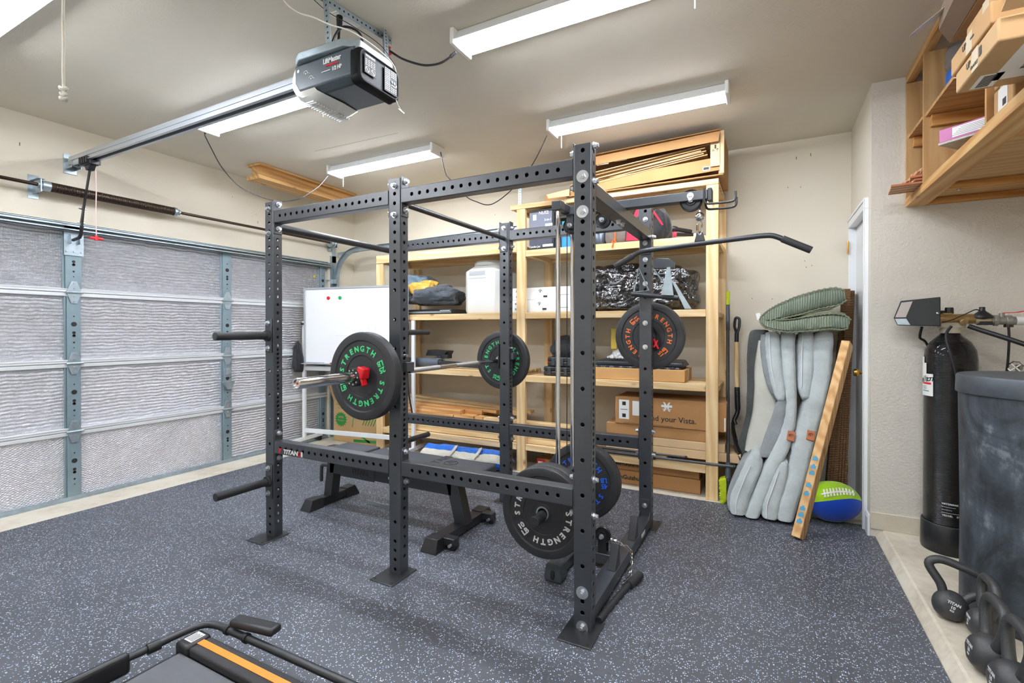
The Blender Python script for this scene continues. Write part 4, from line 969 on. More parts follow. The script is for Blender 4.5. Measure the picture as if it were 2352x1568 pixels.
for zt, zb in ((2.03, 1.972), (1.462, 1.405), (.885, .828), (.257, .200)): shelf(.755, 2.296, zt, zb)
for zt, zb in ((2.105, 2.02), (1.462, 1.402), (.915, .852), (.255, .196)): shelf(-1.05 if zt > 2 else -.96, .663, zt, zb)
b = MB(); b.box((2.30, FY + .04, .828), (2.383, BYY - .04, .866)); b.box((2.30, FY + .04, 1.405), (2.383, BYY - .04, 1.44)); b.box((2.30, FY + .04, 1.97), (2.383, BYY - .04, 2.01)); b.build('side_rail', MWY, su, bev=.002)
# -- helpers for boxes with printing
def carton_box(name, a, b_, label, cat='cardboard box', m=None, group=None, tape=True, rotz=0):
    t = thing(name, label, cat, (0, 0, 0), group, local=True); x0, y0, z0 = a; x1, y1, z1 = b_
    m = m or MCART
    c = V(((x0 + x1) / 2, (y0 + y1) / 2, 0)); R_ = Matrix.Rotation(rotz, 3, 'Z')
    B = MB(); B.obox(((x0 + x1) / 2, (y0 + y1) / 2, (z0 + z1) / 2), (x1 - x0, y1 - y0, z1 - z0), R_); o = B.build('carton', m, t, bev=.004)
    if tape:
        tp = MB(); dx, dy = (x1 - x0), (y1 - y0)
        if dx > dy: tp.obox((c.x, c.y, z1), (dx + .002, .05, .001), R_); 
        tp.obox((c.x, c.y, (z0 + z1) / 2), (dx + .002, .05, (z1 - z0) * .98), R_); tp.build('packing_tape', MTAPE, t)
    return t
def face_text(parent, items, name='printing', mats=None):
    T = MB()
    for it in items:
        kind = it[0]
        if kind == 't': _, txt, size, o, x, y, mi = it[:7]; T.text(txt, size, frame(o, x, y), .0004, it[7] if len(it) > 7 else .0004, it[8] if len(it) > 8 else 'CENTER', mi=mi)
        elif kind == 'r':
            _, o, x, y, w, h, mi = it; x = V(x).normalized(); y = V(y).normalized(); n = x.cross(y) * .0006; o = V(o)
            T.prism([o - x * w / 2 - y * h / 2 - n * .3, o + x * w / 2 - y * h / 2 - n * .3, o + x * w / 2 + y * h / 2 - n * .3, o - x * w / 2 + y * h / 2 - n * .3], n * (1 + .3 * mi), mi)
    return T.build(name, mats or [MINK, MLAB], parent, smooth=0)
FX, FZ = (1, 0, 0), (0, 0, 1)
def lump(name, c, size, m, parent=None, seed=0, amp=.12, freq=2.5, sub=4, flat=.0, fine=0, ff=12, pinch=0):
    """soft lumpy bag-like body resting on z = c.z"""
    bm = bmesh.new(); bmesh.ops.create_icosphere(bm, subdivisions=sub, radius=1)
    cx, cy, cz = c; sx, sy, sz = size; vs = []
    for v in bm.verts:
        p = v.co.copy(); q = V((math.copysign(abs(p.x) ** .7, p.x), math.copysign(abs(p.y) ** .7, p.y), math.copysign(abs(p.z) ** .75, p.z)))
        d = noise.noise(p * freq + V((seed, 0, 0))) * amp + (noise.noise(p * ff + V((0, seed, 0))) * fine if fine else 0)
        if fine: d += abs(noise.noise(p * ff * .5 + V((seed, 3, 0)))) * fine * 1.5
        q *= 1 + d
        z = q.z if q.z > -.82 else -.82 + (q.z + .82) * .05
        if pinch: q.x *= 1 - pinch * max(0, z); q.y *= 1 - pinch * .6 * max(0, z)
        v.co = V((cx + q.x * sx / 2, cy + q.y * sy / 2, cz + (z + .82) / 1.82 * sz))
    b = MB(); b.add([v.co[:] for v in bm.verts], [[q.index for q in f.verts] for f in bm.faces]); bm.free()
    return b.build(name, m, parent, smooth=60 if not fine else 25)
# top of the unit: long open carton full of flattened sheets
t = thing('open_carton', 'long open carton stuffed with flattened cardboard on top of the shelving unit', 'cardboard box', (0, 0, 0), local=True)
b = MB(); z0 = 2.457
def slab(b, x0, x1, y0, y1, za, zb, th, mi=None): b.add([(x0, y0, za), (x1, y0, zb), (x1, y1, zb), (x0, y1, za), (x0, y0, za + th), (x1, y0, zb + th), (x1, y1, zb + th), (x0, y1, za + th)], [[0, 3, 2, 1], [4, 5, 6, 7], [0, 1, 5, 4], [1, 2, 6, 5], [2, 3, 7, 6], [3, 0, 4, 7]], mi)
slab(b, 1.16, 2.42, 1.98, 2.45, z0, z0 + .01, .008); slab(b, 1.16, 2.42, 2.43, 2.45, z0, z0, .34); slab(b, 2.385, 2.42, 2.0, 2.45, z0 + .01, z0 + .01, .33)
slab(b, 1.20, 2.40, 1.99, 2.0, z0 + .004, z0 + .05, .10); slab(b, 1.16, 2.40, 1.94, 2.44, z0 + .30, z0 + .335, .006); b.prism([(1.14, 1.94, z0 + .28), (2.40, 1.94, z0 + .325), (2.39, 1.935, z0 + .25), (1.14, 1.935, z0 + .21)], (0, .004, 0))
b.build('box_shell', MCARTD, t, bev=.001)
b = MB(); b.box((2.33, 1.975, z0 + .08), (2.40, 1.983, z0 + .30)); b.box((2.395, 1.975, z0 + .02), (2.425, 2.0, z0 + .34)); b.build('box_flap', MCARTL, t, bev=.001)
b = MB(); b.prism([(1.02, 1.92, z0 - .01), (1.20, 1.96, z0 + .0), (1.20, 1.96, z0 + .06), (1.0, 1.93, z0 + .03)], (0, .004, 0)); b.build('box_flap', MCARTL, t, bev=.001)
for k, (x0, x1, za, zb, yy) in enumerate(((1.2, 2.31, .055, .175, 1.985), (1.22, 2.28, .075, .19, 1.99), (1.2, 2.30, .095, .205, 1.985), (1.4, 2.26, .12, .215, 1.995), (1.22, 2.29, .135, .235, 2.0), (1.2, 2.33, .16, .26, 2.0))):
    b = MB(); slab(b, x0, x1, yy, 2.42, z0 + za, z0 + zb, .007); b.build('cardboard_sheet', MCARTL if k % 2 else MCART, t)
for x in (1.45, 1.60, 1.98):
    b = MB(); b.box((x, 1.945, z0 + .215 + (x - 1.4) * .06), (x + .10, 1.955, z0 + .245 + (x - 1.4) * .06)); b.build('foam_spacer', MLAB, t)
face_text(t, [('t', '△ ☂', .02, (2.365, 1.9745, z0 + .2), FX, FZ, 0), ('r', (2.365, 1.9745, z0 + .225), FX, FZ, .012, .03, 0), ('r', (2.30, 1.989, z0 + .075), FX, FZ, .05, .03, 1), ('r', (2.30, 1.988, z0 + .075), FX, FZ, .04, .02, 0)])
carton_box('flat_carton', (.93, 2.05, 2.457), (1.30, 2.2, 2.515), 'small flat brown carton on the top shelf left of the open carton', m=MCARTD, tape=False)
# 2.03 shelf
zs = 2.032
t = carton_box('toolbox_carton', (.785, 2.03, zs), (1.03, 2.35, zs + .36), 'black printed product carton on the upper shelf beside the middle post', m=MINK, tape=False)
face_text(t, [('r', (.90, 2.029, zs + .245), FX, FZ, .22, .18, 2), ('r', (.90, 2.029, zs + .07), FX, FZ, .22, .10, 3), ('t', 'NUS2', .04, (.93, 2.0283, zs + .325), FX, FZ, 1), ('r', (.84, 2.0283, zs + .29), FX, FZ, .035, .05, 1), ('t', '3-in-1', .03, (.97, 2.0283, zs + .26), FX, FZ, 1), ('r', (.98, 2.0283, zs + .20), FX, FZ, .07, .05, 1), ('t', 'Combo Jet', .025, (.84, 2.0283, zs + .025), FX, FZ, 1), ('r', (.97, 2.0283, zs + .03), FX, FZ, .10, .022, 1)], mats=[MINK, MLAB, plain('print_grey', (120, 124, 140), .5), plain('print_dark', (66, 68, 84), .5)])
t = thing('blue_tool', 'blue and black plastic tool on the upper shelf behind the guide rods', 'tool', (0, 0, 0), local=True)
MB2 = plain('blue_plastic', (52, 150, 226), .4)
b = MB(); b.box((1.06, 2.12, zs), (1.19, 2.28, zs + .12)); b.box((1.05, 2.10, zs), (1.20, 2.30, zs + .012)); b.build('body', MB2, t, bev=.01)
b = MB(); b.lathe([(.0, -.01), (.05, -.01), (.06, 0), (.06, .03), (.0, .03)], (1.16, 2.13, zs + .15), (0, 1, 0), 24); b.build('round_motor', MPL, t)
b = MB(); b.tube(arc((1.12, 2.11, zs + .17), .045, 100, 300, 10), .008, 8); b.box((1.07, 2.12, zs + .20), (1.13, 2.2, zs + .25)); b.build('handle', plain('teal_plastic', (40, 170, 190), .4), t)
t = thing('thermos', 'grey steel canister on the upper shelf right of the front post', 'canister', (0, 0, 0), local=True)
b = MB(); b.lathe([(0, 0), (.058, 0), (.06, .004), (.06, .15), (.055, .158), (.05, .162)], (1.415, 2.17, zs), n=32); b.build('body', plain('dark_steel', (92, 98, 108), .3, .7), t)
b = MB(); b.lathe([(.05, .16), (.052, .165), (.052, .19), (0, .192)], (1.415, 2.17, zs), n=32); b.build('lid', MPL, t)
t = thing('tool_bag', 'grey canvas tool bag with an orange strap on the upper shelf', 'bag', (0, 0, 0), local=True)
lump('bag_body', (1.58, 2.2, zs), (.25, .24, .20), fabric('grey_canvas', (112, 104, 96)), t, 3, .06, 1.5, 4)
b = MB(); b.tube(smoothpath([(1.575, 2.075, zs + .19), (1.573, 2.068, zs + .08), (1.572, 2.06, zs + .02), (1.575, 2.0, zs - .01), (1.568, 1.995, zs - .045)], 4), .006, 6); b.tube([(1.555, 2.03, zs + .005), (1.572, 2.03, zs + .03), (1.59, 2.03, zs + .005)], .006, 6); b.build('strap', plain('orange_strap', (232, 96, 30), .6), t)
t = thing('red_case', 'red zippered soft case leaning on the upper shelf beside the grey tool bag', 'case', (0, 0, 0), local=True)
RC = fabric('red_nylon', (226, 40, 66), 200, .6)
b = MB(); b.prism([(1.66, 2.06, zs + .005), (1.68, 2.06, zs + .0), (1.80, 2.06, zs + .002), (1.83, 2.06, zs + .28), (1.76, 2.06, zs + .30), (1.67, 2.06, zs + .10)], (0, .10, 0)); b.build('shell', RC, t, bev=.015)
b = MB(); b.tube([(1.662, 2.058, zs + .012), (1.80, 2.058, zs + .008), (1.832, 2.058, zs + .28), (1.76, 2.058, zs + .302), (1.668, 2.058, zs + .10)], .005, 6, closed=True); b.build('zip', MPL, t)
t = thing('backpack', 'black backpack with red edge on the upper shelf right of the rear rack post', 'bag', (0, 0, 0), local=True)
lump('bag_body', (1.92, 2.2, zs), (.18, .26, .28), fabric('black_nylon', (36, 36, 38), 200, .6), t, 8, .16, 2, 4, pinch=.25)
b = MB(); b.tube(smoothpath([(1.86, 2.07, zs + .26), (1.90, 2.06, zs + .22), (1.96, 2.08, zs + .12)], 4), .009, 6); b.build('trim', RC, t)
t = thing('flashlight', 'black flashlight with bright lens lying on the upper shelf', 'flashlight', (0, 0, 0), local=True)
b = MB(); b.lathe([(0, 0), (.021, 0), (.023, .01), (.023, .03), (.016, .045), (.016, .15), (.013, .155), (0, .155)], (2.035, 2.08, zs + .085), (.9, .35, -.18), 20); b.build('body', MPL, t)
b = MB(); b.lathe([(0, -.001), (.017, -.001), (.017, .002)], (2.035, 2.08, zs + .085), (.9, .35, -.18), 20); b.build('lens', MZN, t)
t = thing('hammer', 'claw hammer with red-tipped handle lying on the upper shelf', 'hammer', (0, 0, 0), local=True)
b = MB(); b.tube([(2.055, 2.07, zs + .035), (2.20, 2.16, zs + .035)], .014, 10); b.build('handle', MPL, t)
b = MB(); b.lathe([(0, 0), (.019, .001), (.021, .004), (.021, .018), (0, .019)], (2.048, 2.064, zs + .036), (.83, .55, 0), 16); b.build('handle_end', plain('pink_red', (220, 60, 80), .4), t)
b = MB(); b.bar((2.20, 2.13, zs + .03), (2.24, 2.24, zs + .03), .022, .024); b.tube(smoothpath([(2.2, 2.15, zs + .03), (2.27, 2.17, zs + .03), (2.31, 2.2, zs + .012)], 4), [.010] * 8 + [.004], 8); b.build('head', MGALV, t)
# mid-left shelf (z 1.462)
zs = 1.464
t = thing('folded_ground_sheet', 'dark blue-grey bag spilling gold and silver cloth on the middle left shelf', 'bag', (0, 0, 0), local=True)
lump('dark_cloth', (-.40, 2.2, zs + .10), (.60, .40, .20), fabric('dark_nylon', (62, 68, 74), 90, .55), t, 11, .3, 1.6, 5, fine=.04, ff=6)
lump('blue_cloth', (-.62, 2.22, zs + .12), (.34, .34, .30), fabric('blue_grey_nylon', (92, 112, 128), 90, .5), t, 21, .3, 1.6, 5, fine=.04, ff=6)
lump('gold_lining', (-.47, 2.12, zs + .16), (.30, .22, .19), plain('gold_cloth', (224, 178, 84), .35, .3), t, 31, .35, 1.8, 5, fine=.06, ff=5)
t = thing('folded_table_frame', 'flat black folded frame with silver edge under the bag on the middle left shelf', 'folding table', (0, 0, 0), local=True)
MB().box((-.80, 2.06, zs), (-.10, 2.45, zs + .05)).build('top', MPL, t, bev=.006)
b = MB(); b.box((-.80, 2.05, zs + .012), (-.10, 2.06, zs + .03)); b.cyl((-.22, 2.04, zs + .03), (-.10, 2.04, zs + .03), .008, n=8); b.build('edge_rail', MGALV, t)
b = MB(); b.box((-.85, 2.03, zs - .0), (-.2, 2.05, zs + .002)); 
t = thing('food_container', 'large white plastic food bin with handle recess on the middle left shelf', 'plastic bin', (0, 0, 0), local=True)
x0, x1, y0, y1, c = .02, .44, 2.09, 2.50, .05
MJ = plain('translucent_white', (226, 228, 226), .3)
def oct_(x0, x1, y0, y1, c, z): return [(x0 + c, y0, z), (x1 - c, y0, z), (x1, y0 + c, z), (x1, y1 - c, z), (x1 - c, y1, z), (x0 + c, y1, z), (x0, y1 - c, z), (x0, y0 + c, z)]
rings = [oct_(x0 + .01, x1 - .01, y0 + .01, y1 - .01, .05, zs), oct_(x0, x1, y0, y1, .055, zs + .03), oct_(x0, x1, y0, y1, .055, zs + .42), oct_(x0 + .05, x1 - .05, y0 + .05, y1 - .05, .07, zs + .475)]
vs = [p for r in rings for p in r]; fs = [list(range(8))[::-1], list(range(24, 32))]
for i in range(3):
    for k in range(8): fs.append([i * 8 + k, i * 8 + (k + 1) % 8, (i + 1) * 8 + (k + 1) % 8, (i + 1) * 8 + k])
b = MB(); b.add(vs, fs); o = b.build('bin', MJ, t, bev=.008)
b = MB(); b.box((x0 + .075, y0 - .002, zs + .375), (x1 - .16, y0 + .004, zs + .42)); b.box((x0 + .065, y0 - .002, zs + .345), (x1 - .15, y0 + .001, zs + .352)); b.build('handle_recess', plain('recess_grey', (176, 180, 182), .5), o, bev=.003)
b = MB(); b.lathe([(0, 0), (.165, 0), (.17, .008), (.17, .03), (.155, .05), (0, .055)], ((x0 + x1) / 2, (y0 + y1) / 2, zs + .476), n=32); b.build('screw_lid', plain('lid_grey', (196, 200, 196), .4), t)
for z_, lb_, zz in ((0, 'lower shrink-wrapped white carton on the middle shelf behind the rear post', zs), (1, 'upper shrink-wrapped white carton stacked on its twin on the middle shelf', zs + .116)):
    t = thing('wrapped_carton', lb_, 'wrapped box', (0, 0, 0), 'shrink-wrapped white cartons', local=True)
    MB().box((.52 + .06 * z_, 2.07 + .02 * z_, zz), (1.20, 2.45, zz + .114)).build('carton', plain('shrink_wrap', (238, 240, 240), .2, 0, .5, .35, 18, coat=.5), t, bev=.006)
    face_text(t, [('r', (.92, 2.066 + .02 * z_, zz + .03), FX, FZ, .04, .016, 0), ('t', '☂', .03, (.87, 2.066 + .02 * z_, zz + .08), FX, FZ, 0), ('r', (1.10, 2.066 + .02 * z_, zz + .04), FX, FZ, .10, .003, 0), ('t', 'x 2', .035, (.64, 2.066 + .02 * z_, zz + .085), FX, FZ, 0), ('t', 'x 2', .035, (.64, 2.066 + .02 * z_, zz + .035), FX, FZ, 0)])
t = thing('black_plastic_wrapped_bundle', 'bulky bundle in shiny crumpled black plastic on the middle right shelf', 'wrapped bundle', (0, 0, 0), local=True)
m, nt, bs_ = newmat('black_film'); v_ = coords(nt); bs_.inputs['Base Color'].default_value = s2l((30, 29, 31)); bs_.inputs['Roughness'].default_value = .12; bs_.inputs['Specular IOR Level'].default_value = .9; bs_.inputs['Coat Weight'].default_value = .6
vw = nd(nt, 'ShaderNodeTexVoronoi', {'Vector': nd(nt, 'ShaderNodeVectorMath', {0: v_, 1: nd(nt, 'ShaderNodeVectorMath', {0: nd(nt, 'ShaderNodeTexNoise', {'Vector': v_, 'Scale': 12}).outputs['Color'], 'Scale': .12}, operation='SCALE').outputs[0]}, operation='ADD').outputs[0], 'Scale': 9}, feature='F1').outputs['Distance']
bump(nt, bs_, mth(nt, 'ADD', mth(nt, 'MULTIPLY', vw, 1.5), mth(nt, 'MULTIPLY', noi(nt, v_, 5, 2, .5, 2), 1.5)), .8, .045)
MFILM = m
lump('film_bundle', (1.55, 2.28, zs), (.62, .44, .40), MFILM, t, 5, .25, 1.8, 5, fine=.09, ff=3)
lump('film_bundle', (1.92, 2.28, zs), (.55, .44, .38), MFILM, t, 15, .25, 1.8, 5, fine=.09, ff=3)
lump('film_bundle', (1.72, 2.25, zs), (.85, .46, .31), MFILM, t, 25, .15, 1.8, 5, fine=.09, ff=3)
# z .885 shelf
zs = .887
t = thing('tool_pouch', 'black tool pouch with orange handles on the shelf behind the guide rods', 'bag', (0, 0, 0), local=True)
lump('pouch', (1.06, 2.22, zs + .17), (.26, .2, .20), fabric('black_canvas', (40, 40, 42), 200, .6), t, 41, .15, 2, 4, pinch=.45)
b = MB(); b.tube(arc((1.05, 2.20, zs + .30), .06, 20, 160, 10), .011, 8); b.build('handle', plain('yellow_orange', (226, 158, 30), .5), t)
for nm, x0, z0_, z1_, lb_ in (('tool_case', .935, zs + .085, zs + .17, 'upper black hard tool case with orange latch stacked on the shelf'), ('tool_case', .895, zs, zs + .082, 'lower black hard tool case on the shelf behind the guide rods')):
    t = thing(nm, lb_, 'tool case', (0, 0, 0), 'black tool cases', local=True)
    b = MB(); b.box((x0, 2.10, z0_), (x0 + .34, 2.42, z1_ - .041)); b.box((x0, 2.10, z0_ + .043), (x0 + .34, 2.42, z1_)); b.build('shell', MPL, t, bev=.01)
    for k in range(4): b = MB(); b.box((x0 + .04 + k * .08, 2.094, z0_ + .008), (x0 + .075 + k * .08, 2.10, z1_ - .008)); b.build('rib', MBLK, t, bev=.003)
    if z0_ > zs + .05: b = MB(); b.box((x0 - .012, 2.12, z0_ + .02), (x0, 2.16, z1_ - .02)); b.build('latch', plain('orange_latch', (236, 100, 20), .4), t, bev=.003)
carton_box('flat_carton', (1.32, 2.04, zs), (2.14, 2.42, zs + .098), 'long flat taped carton under the speckled mat offcut on the right shelf', m=carton('cardboard_tan', (206, 160, 104)))
t = thing('rubber_mat_offcut', 'speckled rubber mat offcut lying on the flat carton', 'mat', (0, 0, 0), local=True); MB().box((1.40, 2.05, zs + .099), (2.10, 2.40, zs + .113)).build('mat_piece', MMAT, t, bev=.002)
b = MB()
for k in range(9): b.box((1.42 + k * .076, 2.043, zs + .099), (1.455 + k * .076, 2.05, zs + .112))
b.build('mat_tab', MPL, t)
t = thing('step_platform', 'black flat plastic step platform on the mat offcut', 'platform', (0, 0, 0), local=True)
b = MB(); vs = [(1.37, 2.06, zs + .118), (2.13, 2.06, zs + .118), (2.13, 2.38, zs + .118), (1.37, 2.38, zs + .118), (1.37, 2.06, zs + .15), (2.12, 2.06, zs + .15), (2.10, 2.36, zs + .165), (1.43, 2.36, zs + .165)]
b.add(vs, [[0, 3, 2, 1], [4, 5, 6, 7], [0, 1, 5, 4], [1, 2, 6, 5], [2, 3, 7, 6], [3, 0, 4, 7]]); b.build('deck', plain('dark_plastic_deck', (44, 47, 52), .35), t, bev=.008)
t = thing('bag_of_beads', 'clear bag of white beads tied with a yellow clamp on the step platform', 'bag', (0, 0, 0), local=True)
b = MB(); rr = random.Random(3)
for k in range(70):
    q = rr.random(); a = rr.random() * 2 * pi; rad = .075 * sqrt(q); h_ = zs + .165 + .012 + rr.random() * (.075 - rad) * .9
    b.sph((1.575 + rad * cos(a) * 1.2, 2.16 + rad * sin(a), h_), .0115, 8)
b.build('beads', plain('glass_bead', (214, 216, 214), .12, 0, .7), t); t.children[0]['kind'] = 'stuff'
b = MB(); b.lathe([(.07, .01), (.05, .06), (.02, .09), (.018, .13), (.03, .15)], (1.575, 2.16, zs + .165), n=14); fm, nt_, p_ = newmat('clear_film'); p_.inputs['Alpha'].default_value = .3; p_.inputs['Roughness'].default_value = .1; b.build('film', fm, t)
MYEL = plain('mustard_plastic', (184, 158, 60), .45); b = MB(); b.box((1.52, 2.12, zs + .25), (1.575, 2.17, zs + .43)); b.box((1.575, 2.13, zs + .33), (1.60, 2.16, zs + .41)); b.bar((1.53, 2.14, zs + .25), (1.57, 2.14, zs + .18), .012, .012); b.build('clamp', MYEL, t, bev=.006)
zs = .917
t = thing('bench_attachment', 'grey padded roller attachment lying on the left shelf behind the barbell', 'gym attachment', (0, 0, 0), local=True)
b = MB(); b.cyl((-.72, 2.12, zs + .047), (-.27, 2.10, zs + .047), .045, n=24); b.build('foam_roller', plain('grey_foam', (84, 92, 104), .7), t, bev=.006)
b = MB(); b.cyl((-.27, 2.10, zs + .05), (-.24, 2.10, zs + .05), .03, n=16); b.bar((-.25, 2.10, zs + .045), (.30, 2.11, zs + .03), .045, .05); b.build('steel_bar', MBLK2, t, bev=.003)
t = thing('mounting_head', 'black metal swivel bracket standing on the left shelf behind the barbell', 'bracket', (0, 0, 0), local=True)
b = MB(); b.lathe([(.055, 0), (.055, .09), (.03, .10), (.03, .12)], (-.37, 2.24, zs), n=24); b.build('swivel', MGALV, t)
b = MB(); b.prism([(-.50, 2.16, zs + .115), (-.26, 2.16, zs + .115), (-.23, 2.16, zs + .165), (-.47, 2.16, zs + .175)], (0, .14, 0)); b.box((-.28, 2.14, zs + .09), (-.20, 2.22, zs + .13)); b.build('head_plate', MPL, t, bev=.003)
# bottom shelf: lumber and cartons
zs = .258; MOWL = wood('amber_pine_x', 0, (232, 186, 128), (204, 144, 84))
def plank(x0, x1, y0, y1, z0_, h, ry=0, label='', m=None, rz=0):
    z0_ = .258 + (z0_ - .258) * 1.17; h = h * 1.15
    o = MB().box((0, 0, 0), (x1 - x0, y1 - y0, h)).build('timber_board', m or MWX, bev=.002)
    o.location = (x0, y0, z0_); o.rotation_euler = (0, ry, rz); tag(o, label, 'timber', 'offcuts of timber on the bottom shelf'); return o
for a in ((-.90, 2.0, 2.05, 2.14, zs, .038, 0, 'lowest front timber board in the stack on the bottom shelf'), (-.92, 1.9, 2.15, 2.24, zs, .038, 0, 'lowest timber board behind the front one in the stack'),
          (-.92, 1.6, 2.26, 2.50, zs, .036, 0, 'wide lowest timber board at the back of the stack'), (-.90, 1.2, 2.06, 2.20, zs + .040, .036, 0, 'wide timber board second from the bottom of the stack'),
          (-.92, .9, 2.22, 2.50, zs + .040, .038, 0, 'second-layer timber board at the back of the stack'), (-.4, 1.50, 2.05, 2.14, zs + .079, .04, 0, 'pale timber board in the middle of the stack, ending right of the middle post'),
          (-.90, .40, 2.16, 2.30, zs + .080, .042, 0, 'middle-layer timber board running under the short offcuts'), (-.92, -.08, 2.06, 2.15, zs + .124, .042, 0, 'short orange timber board ending behind the near plate'),
          (-.07, .16, 2.06, 2.17, zs + .125, .045, 0, 'short thick orange block of timber in front of the stack'), (.18, .27, 2.06, 2.15, zs + .125, .045, 0, 'tiny square offcut of timber beside the orange block'),
          (.27, 1.25, 2.07, 2.16, zs + .121, .045, 0, 'greenish treated timber board behind the middle post'), (-.92, .00, 2.07, 2.16, zs + .168, .038, 0, 'pale timber board laid on the short orange board'),
          (-.90, .20, 2.16, 2.28, zs + .168, .04, 0, 'upper timber board with a cut notch'), (-.90, .45, 2.30, 2.40, zs + .168, .04, .008, 'upper timber board behind the notched one'),
          (-.92, .60, 2.28, 2.36, zs + .225, .03, .045, 'long thin timber strip sloping down to the right'), (-.92, .64, 2.37, 2.45, zs + .24, .03, .045, 'rearmost thin timber strip on top of the stack'), (-.90, .35, 2.18, 2.26, zs + .21, .025, .02, 'thin orange timber strip near the top of the stack')):
    x0, x1, y0, y1, z0_, h, ry, lb_ = a; plank(x0, x1, y0, y1, z0_, h, ry, lb_, MOWL if 'orange' in lb_ or 'notch' in lb_ else MWX)
zs = .259
t = carton_box('long_carton', (1.58, 2.05, .52), (2.44, 2.42, .745), 'long brown carton printed with the word Vista on the lower right shelf', m=MCARTD, tape=False)
yv = 2.049
face_text(t, [('r', (1.655, yv, .64), FX, FZ, .085, .16, 1), ('r', (1.76, yv, .655), FX, FZ, .07, .12, 1), ('r', (1.655, yv - .001, .69), FX, FZ, .03, .03, 0), ('r', (1.655, yv - .001, .59), FX, FZ, .03, .03, 0), ('r', (1.655, yv - .001, .64), FX, FZ, .06, .004, 0), ('t', 'Find your Vista.', .062, (2.03, yv, .585), FX, FZ, 0), ('t', 'VISTA & LEAF' if False else 'VISTA LEAF', .014, (2.0, yv, .665), FX, FZ, 1), ('t', ')(', .07, (2.0, yv, .69), FX, FZ, 1, .004), ('r', (2.0, yv, .69), FX, FZ, .085, .018, 1), ('r', (2.43, yv, .58), FX, FZ, .01, .1, 1), ('r', (1.85, yv, .53), FX, FZ, .4, .002, 0)])
for (x1, y0, z0_, z1_, lb_) in ((2.36, 2.06, zs + .170, zs + .259, 'brown carton under the Vista carton'), (2.43, 2.053, zs + .103, zs + .168, 'thin pale carton second from the bottom under the Vista carton'), (2.54, 2.052, zs + .034, zs + .101, 'thin pale carton sticking out past the right post')):
    carton_box('long_carton', (1.5, y0, z0_), (x1, 2.4, z1_), lb_, m=MCARTL if 'pale' in lb_ else MCARTD, tape=False, group='long thin cartons on the bottom shelf')
for k, (y, r, lb_) in enumerate(((2.03, .011, 'front black telescopic rod lying on the bottom right shelf edge'), (2.006, .014, 'thick black telescopic rod in front of the thin one, jointed at its middle'))):
    t = thing('curtain_rod', lb_, 'rod', (0, 0, 0), 'black rods on the bottom shelf', local=True); z_ = zs + .020 + (.024 if k == 0 else .0)
    b = MB(); b.cyl((1.25, y, z_), (1.85, y, z_ - .0), r, n=12); b.build('outer_rod', MBLK2, t)
    b = MB(); b.cyl((1.85, y, z_), (2.50 if k else 2.15, y, z_), r * .75, n=12); b.build('inner_rod', MPLG, t)
    b = MB(); b.cyl((1.80, y, z_), (1.92, y, z_), r * 1.25, n=12); b.sph((2.50 if k else 2.15, y, z_), r * 1.1, 10); b.build('end_fitting', MPL, t)
# floor under the shelves
for k in (0, 1):
    t = carton_box('floor_carton', (1.42, 2.10 + k * .01, .002 + k * .115), (2.25 - .01 * k, 2.50, .115 + k * .108), ('lower' if k == 0 else 'upper') + ' long carton printed ManGuishu on the floor under the right shelves', m=MCARTD, tape=k == 0, group='printed long cartons on the floor')
    face_text(t, [('t', 'ManGuishu', .050, (1.66, 2.098 + k * .01, .058 + k * .113), FX, FZ, 0, .0012)])
t = carton_box('small_red_box', (.80, 2.16, .002), (.93, 2.30, .10), 'small red and white box on the floor just right of the middle post', m=MCARTD, tape=False); face_text(t, [('r', (.845, 2.159, .055), FX, FZ, .085, .08, 0), ('r', (.84, 2.158, .06), FX, FZ, .05, .03, 1)], mats=[MRED, MLAB])
carton_box('floor_carton', (.98, 2.2, .002), (1.20, 2.4, .13), 'worn pale carton on the floor right of the small red box', m=MCARTL)
t = thing('blue_canopy_bag', 'long blue and white canvas carry bag lying on the floor in front of the shelves', 'bag', (0, 0, 0), local=True)
MBC = fabric('blue_canvas', (30, 108, 210), 160, .8); MWC = fabric('white_canvas', (218, 214, 200), 160, .85)
def sausage(name, x0, x1, yc, z0_, ry, rz, m, parent, a0, a1, seed, n=60, k=22, slope=0):
    vs = []; fs = []
    for i in range(n + 1):
        u = i / n; x = x0 + (x1 - x0) * u; e = min(1, min(u, 1 - u) * 9 + .25) ** .5
        for j in range(k + 1):
            a = radians(a0 + (a1 - a0) * j / k); d = 1 + .10 * noise.noise(V((x * 5, cos(a) * 1.5, seed))) + .05 * noise.noise(V((x * 16, a * 2, seed)))
            vs.append((x, yc + slope * u + ry * e * cos(a) * d, max(.001, z0_ + rz * e * (1 + sin(a)) * d)))
    for i in range(n):
        for j in range(k): fs.append([i * (k + 1) + j, i * (k + 1) + j + 1, (i + 1) * (k + 1) + j + 1, (i + 1) * (k + 1) + j])
    b = MB(); b.add(vs, fs); return b.build(name, m, parent, smooth=70)
sl = .08
sausage('blue_panel', -.33, .63, 1.90, .002, .13, .088, MBC, t, 0, 133, 1, slope=sl); sausage('white_panel', -.33, .63, 1.90, .002, .135, .088, MWC, t, 133, 178, 1, slope=sl); sausage('blue_panel', -.33, .63, 1.90, .002, .13, .088, MBC, t, 178, 300, 1, slope=sl)
for x in (.07, .33):
    b = MB(); pts = [(x + .02 * sin(k * .5), 1.90 + sl * (x + .33) / 1.13 + .14 * cos(radians(100 + k * 9)), .004 + .095 * (1 + sin(radians(100 + k * 9)))) for k in range(9)]
    for p, q in zip(pts, pts[1:]): b.bar(p, q, .03, .004, (0, -.7, .7))
    b.build('webbing_strap', MWC, t)
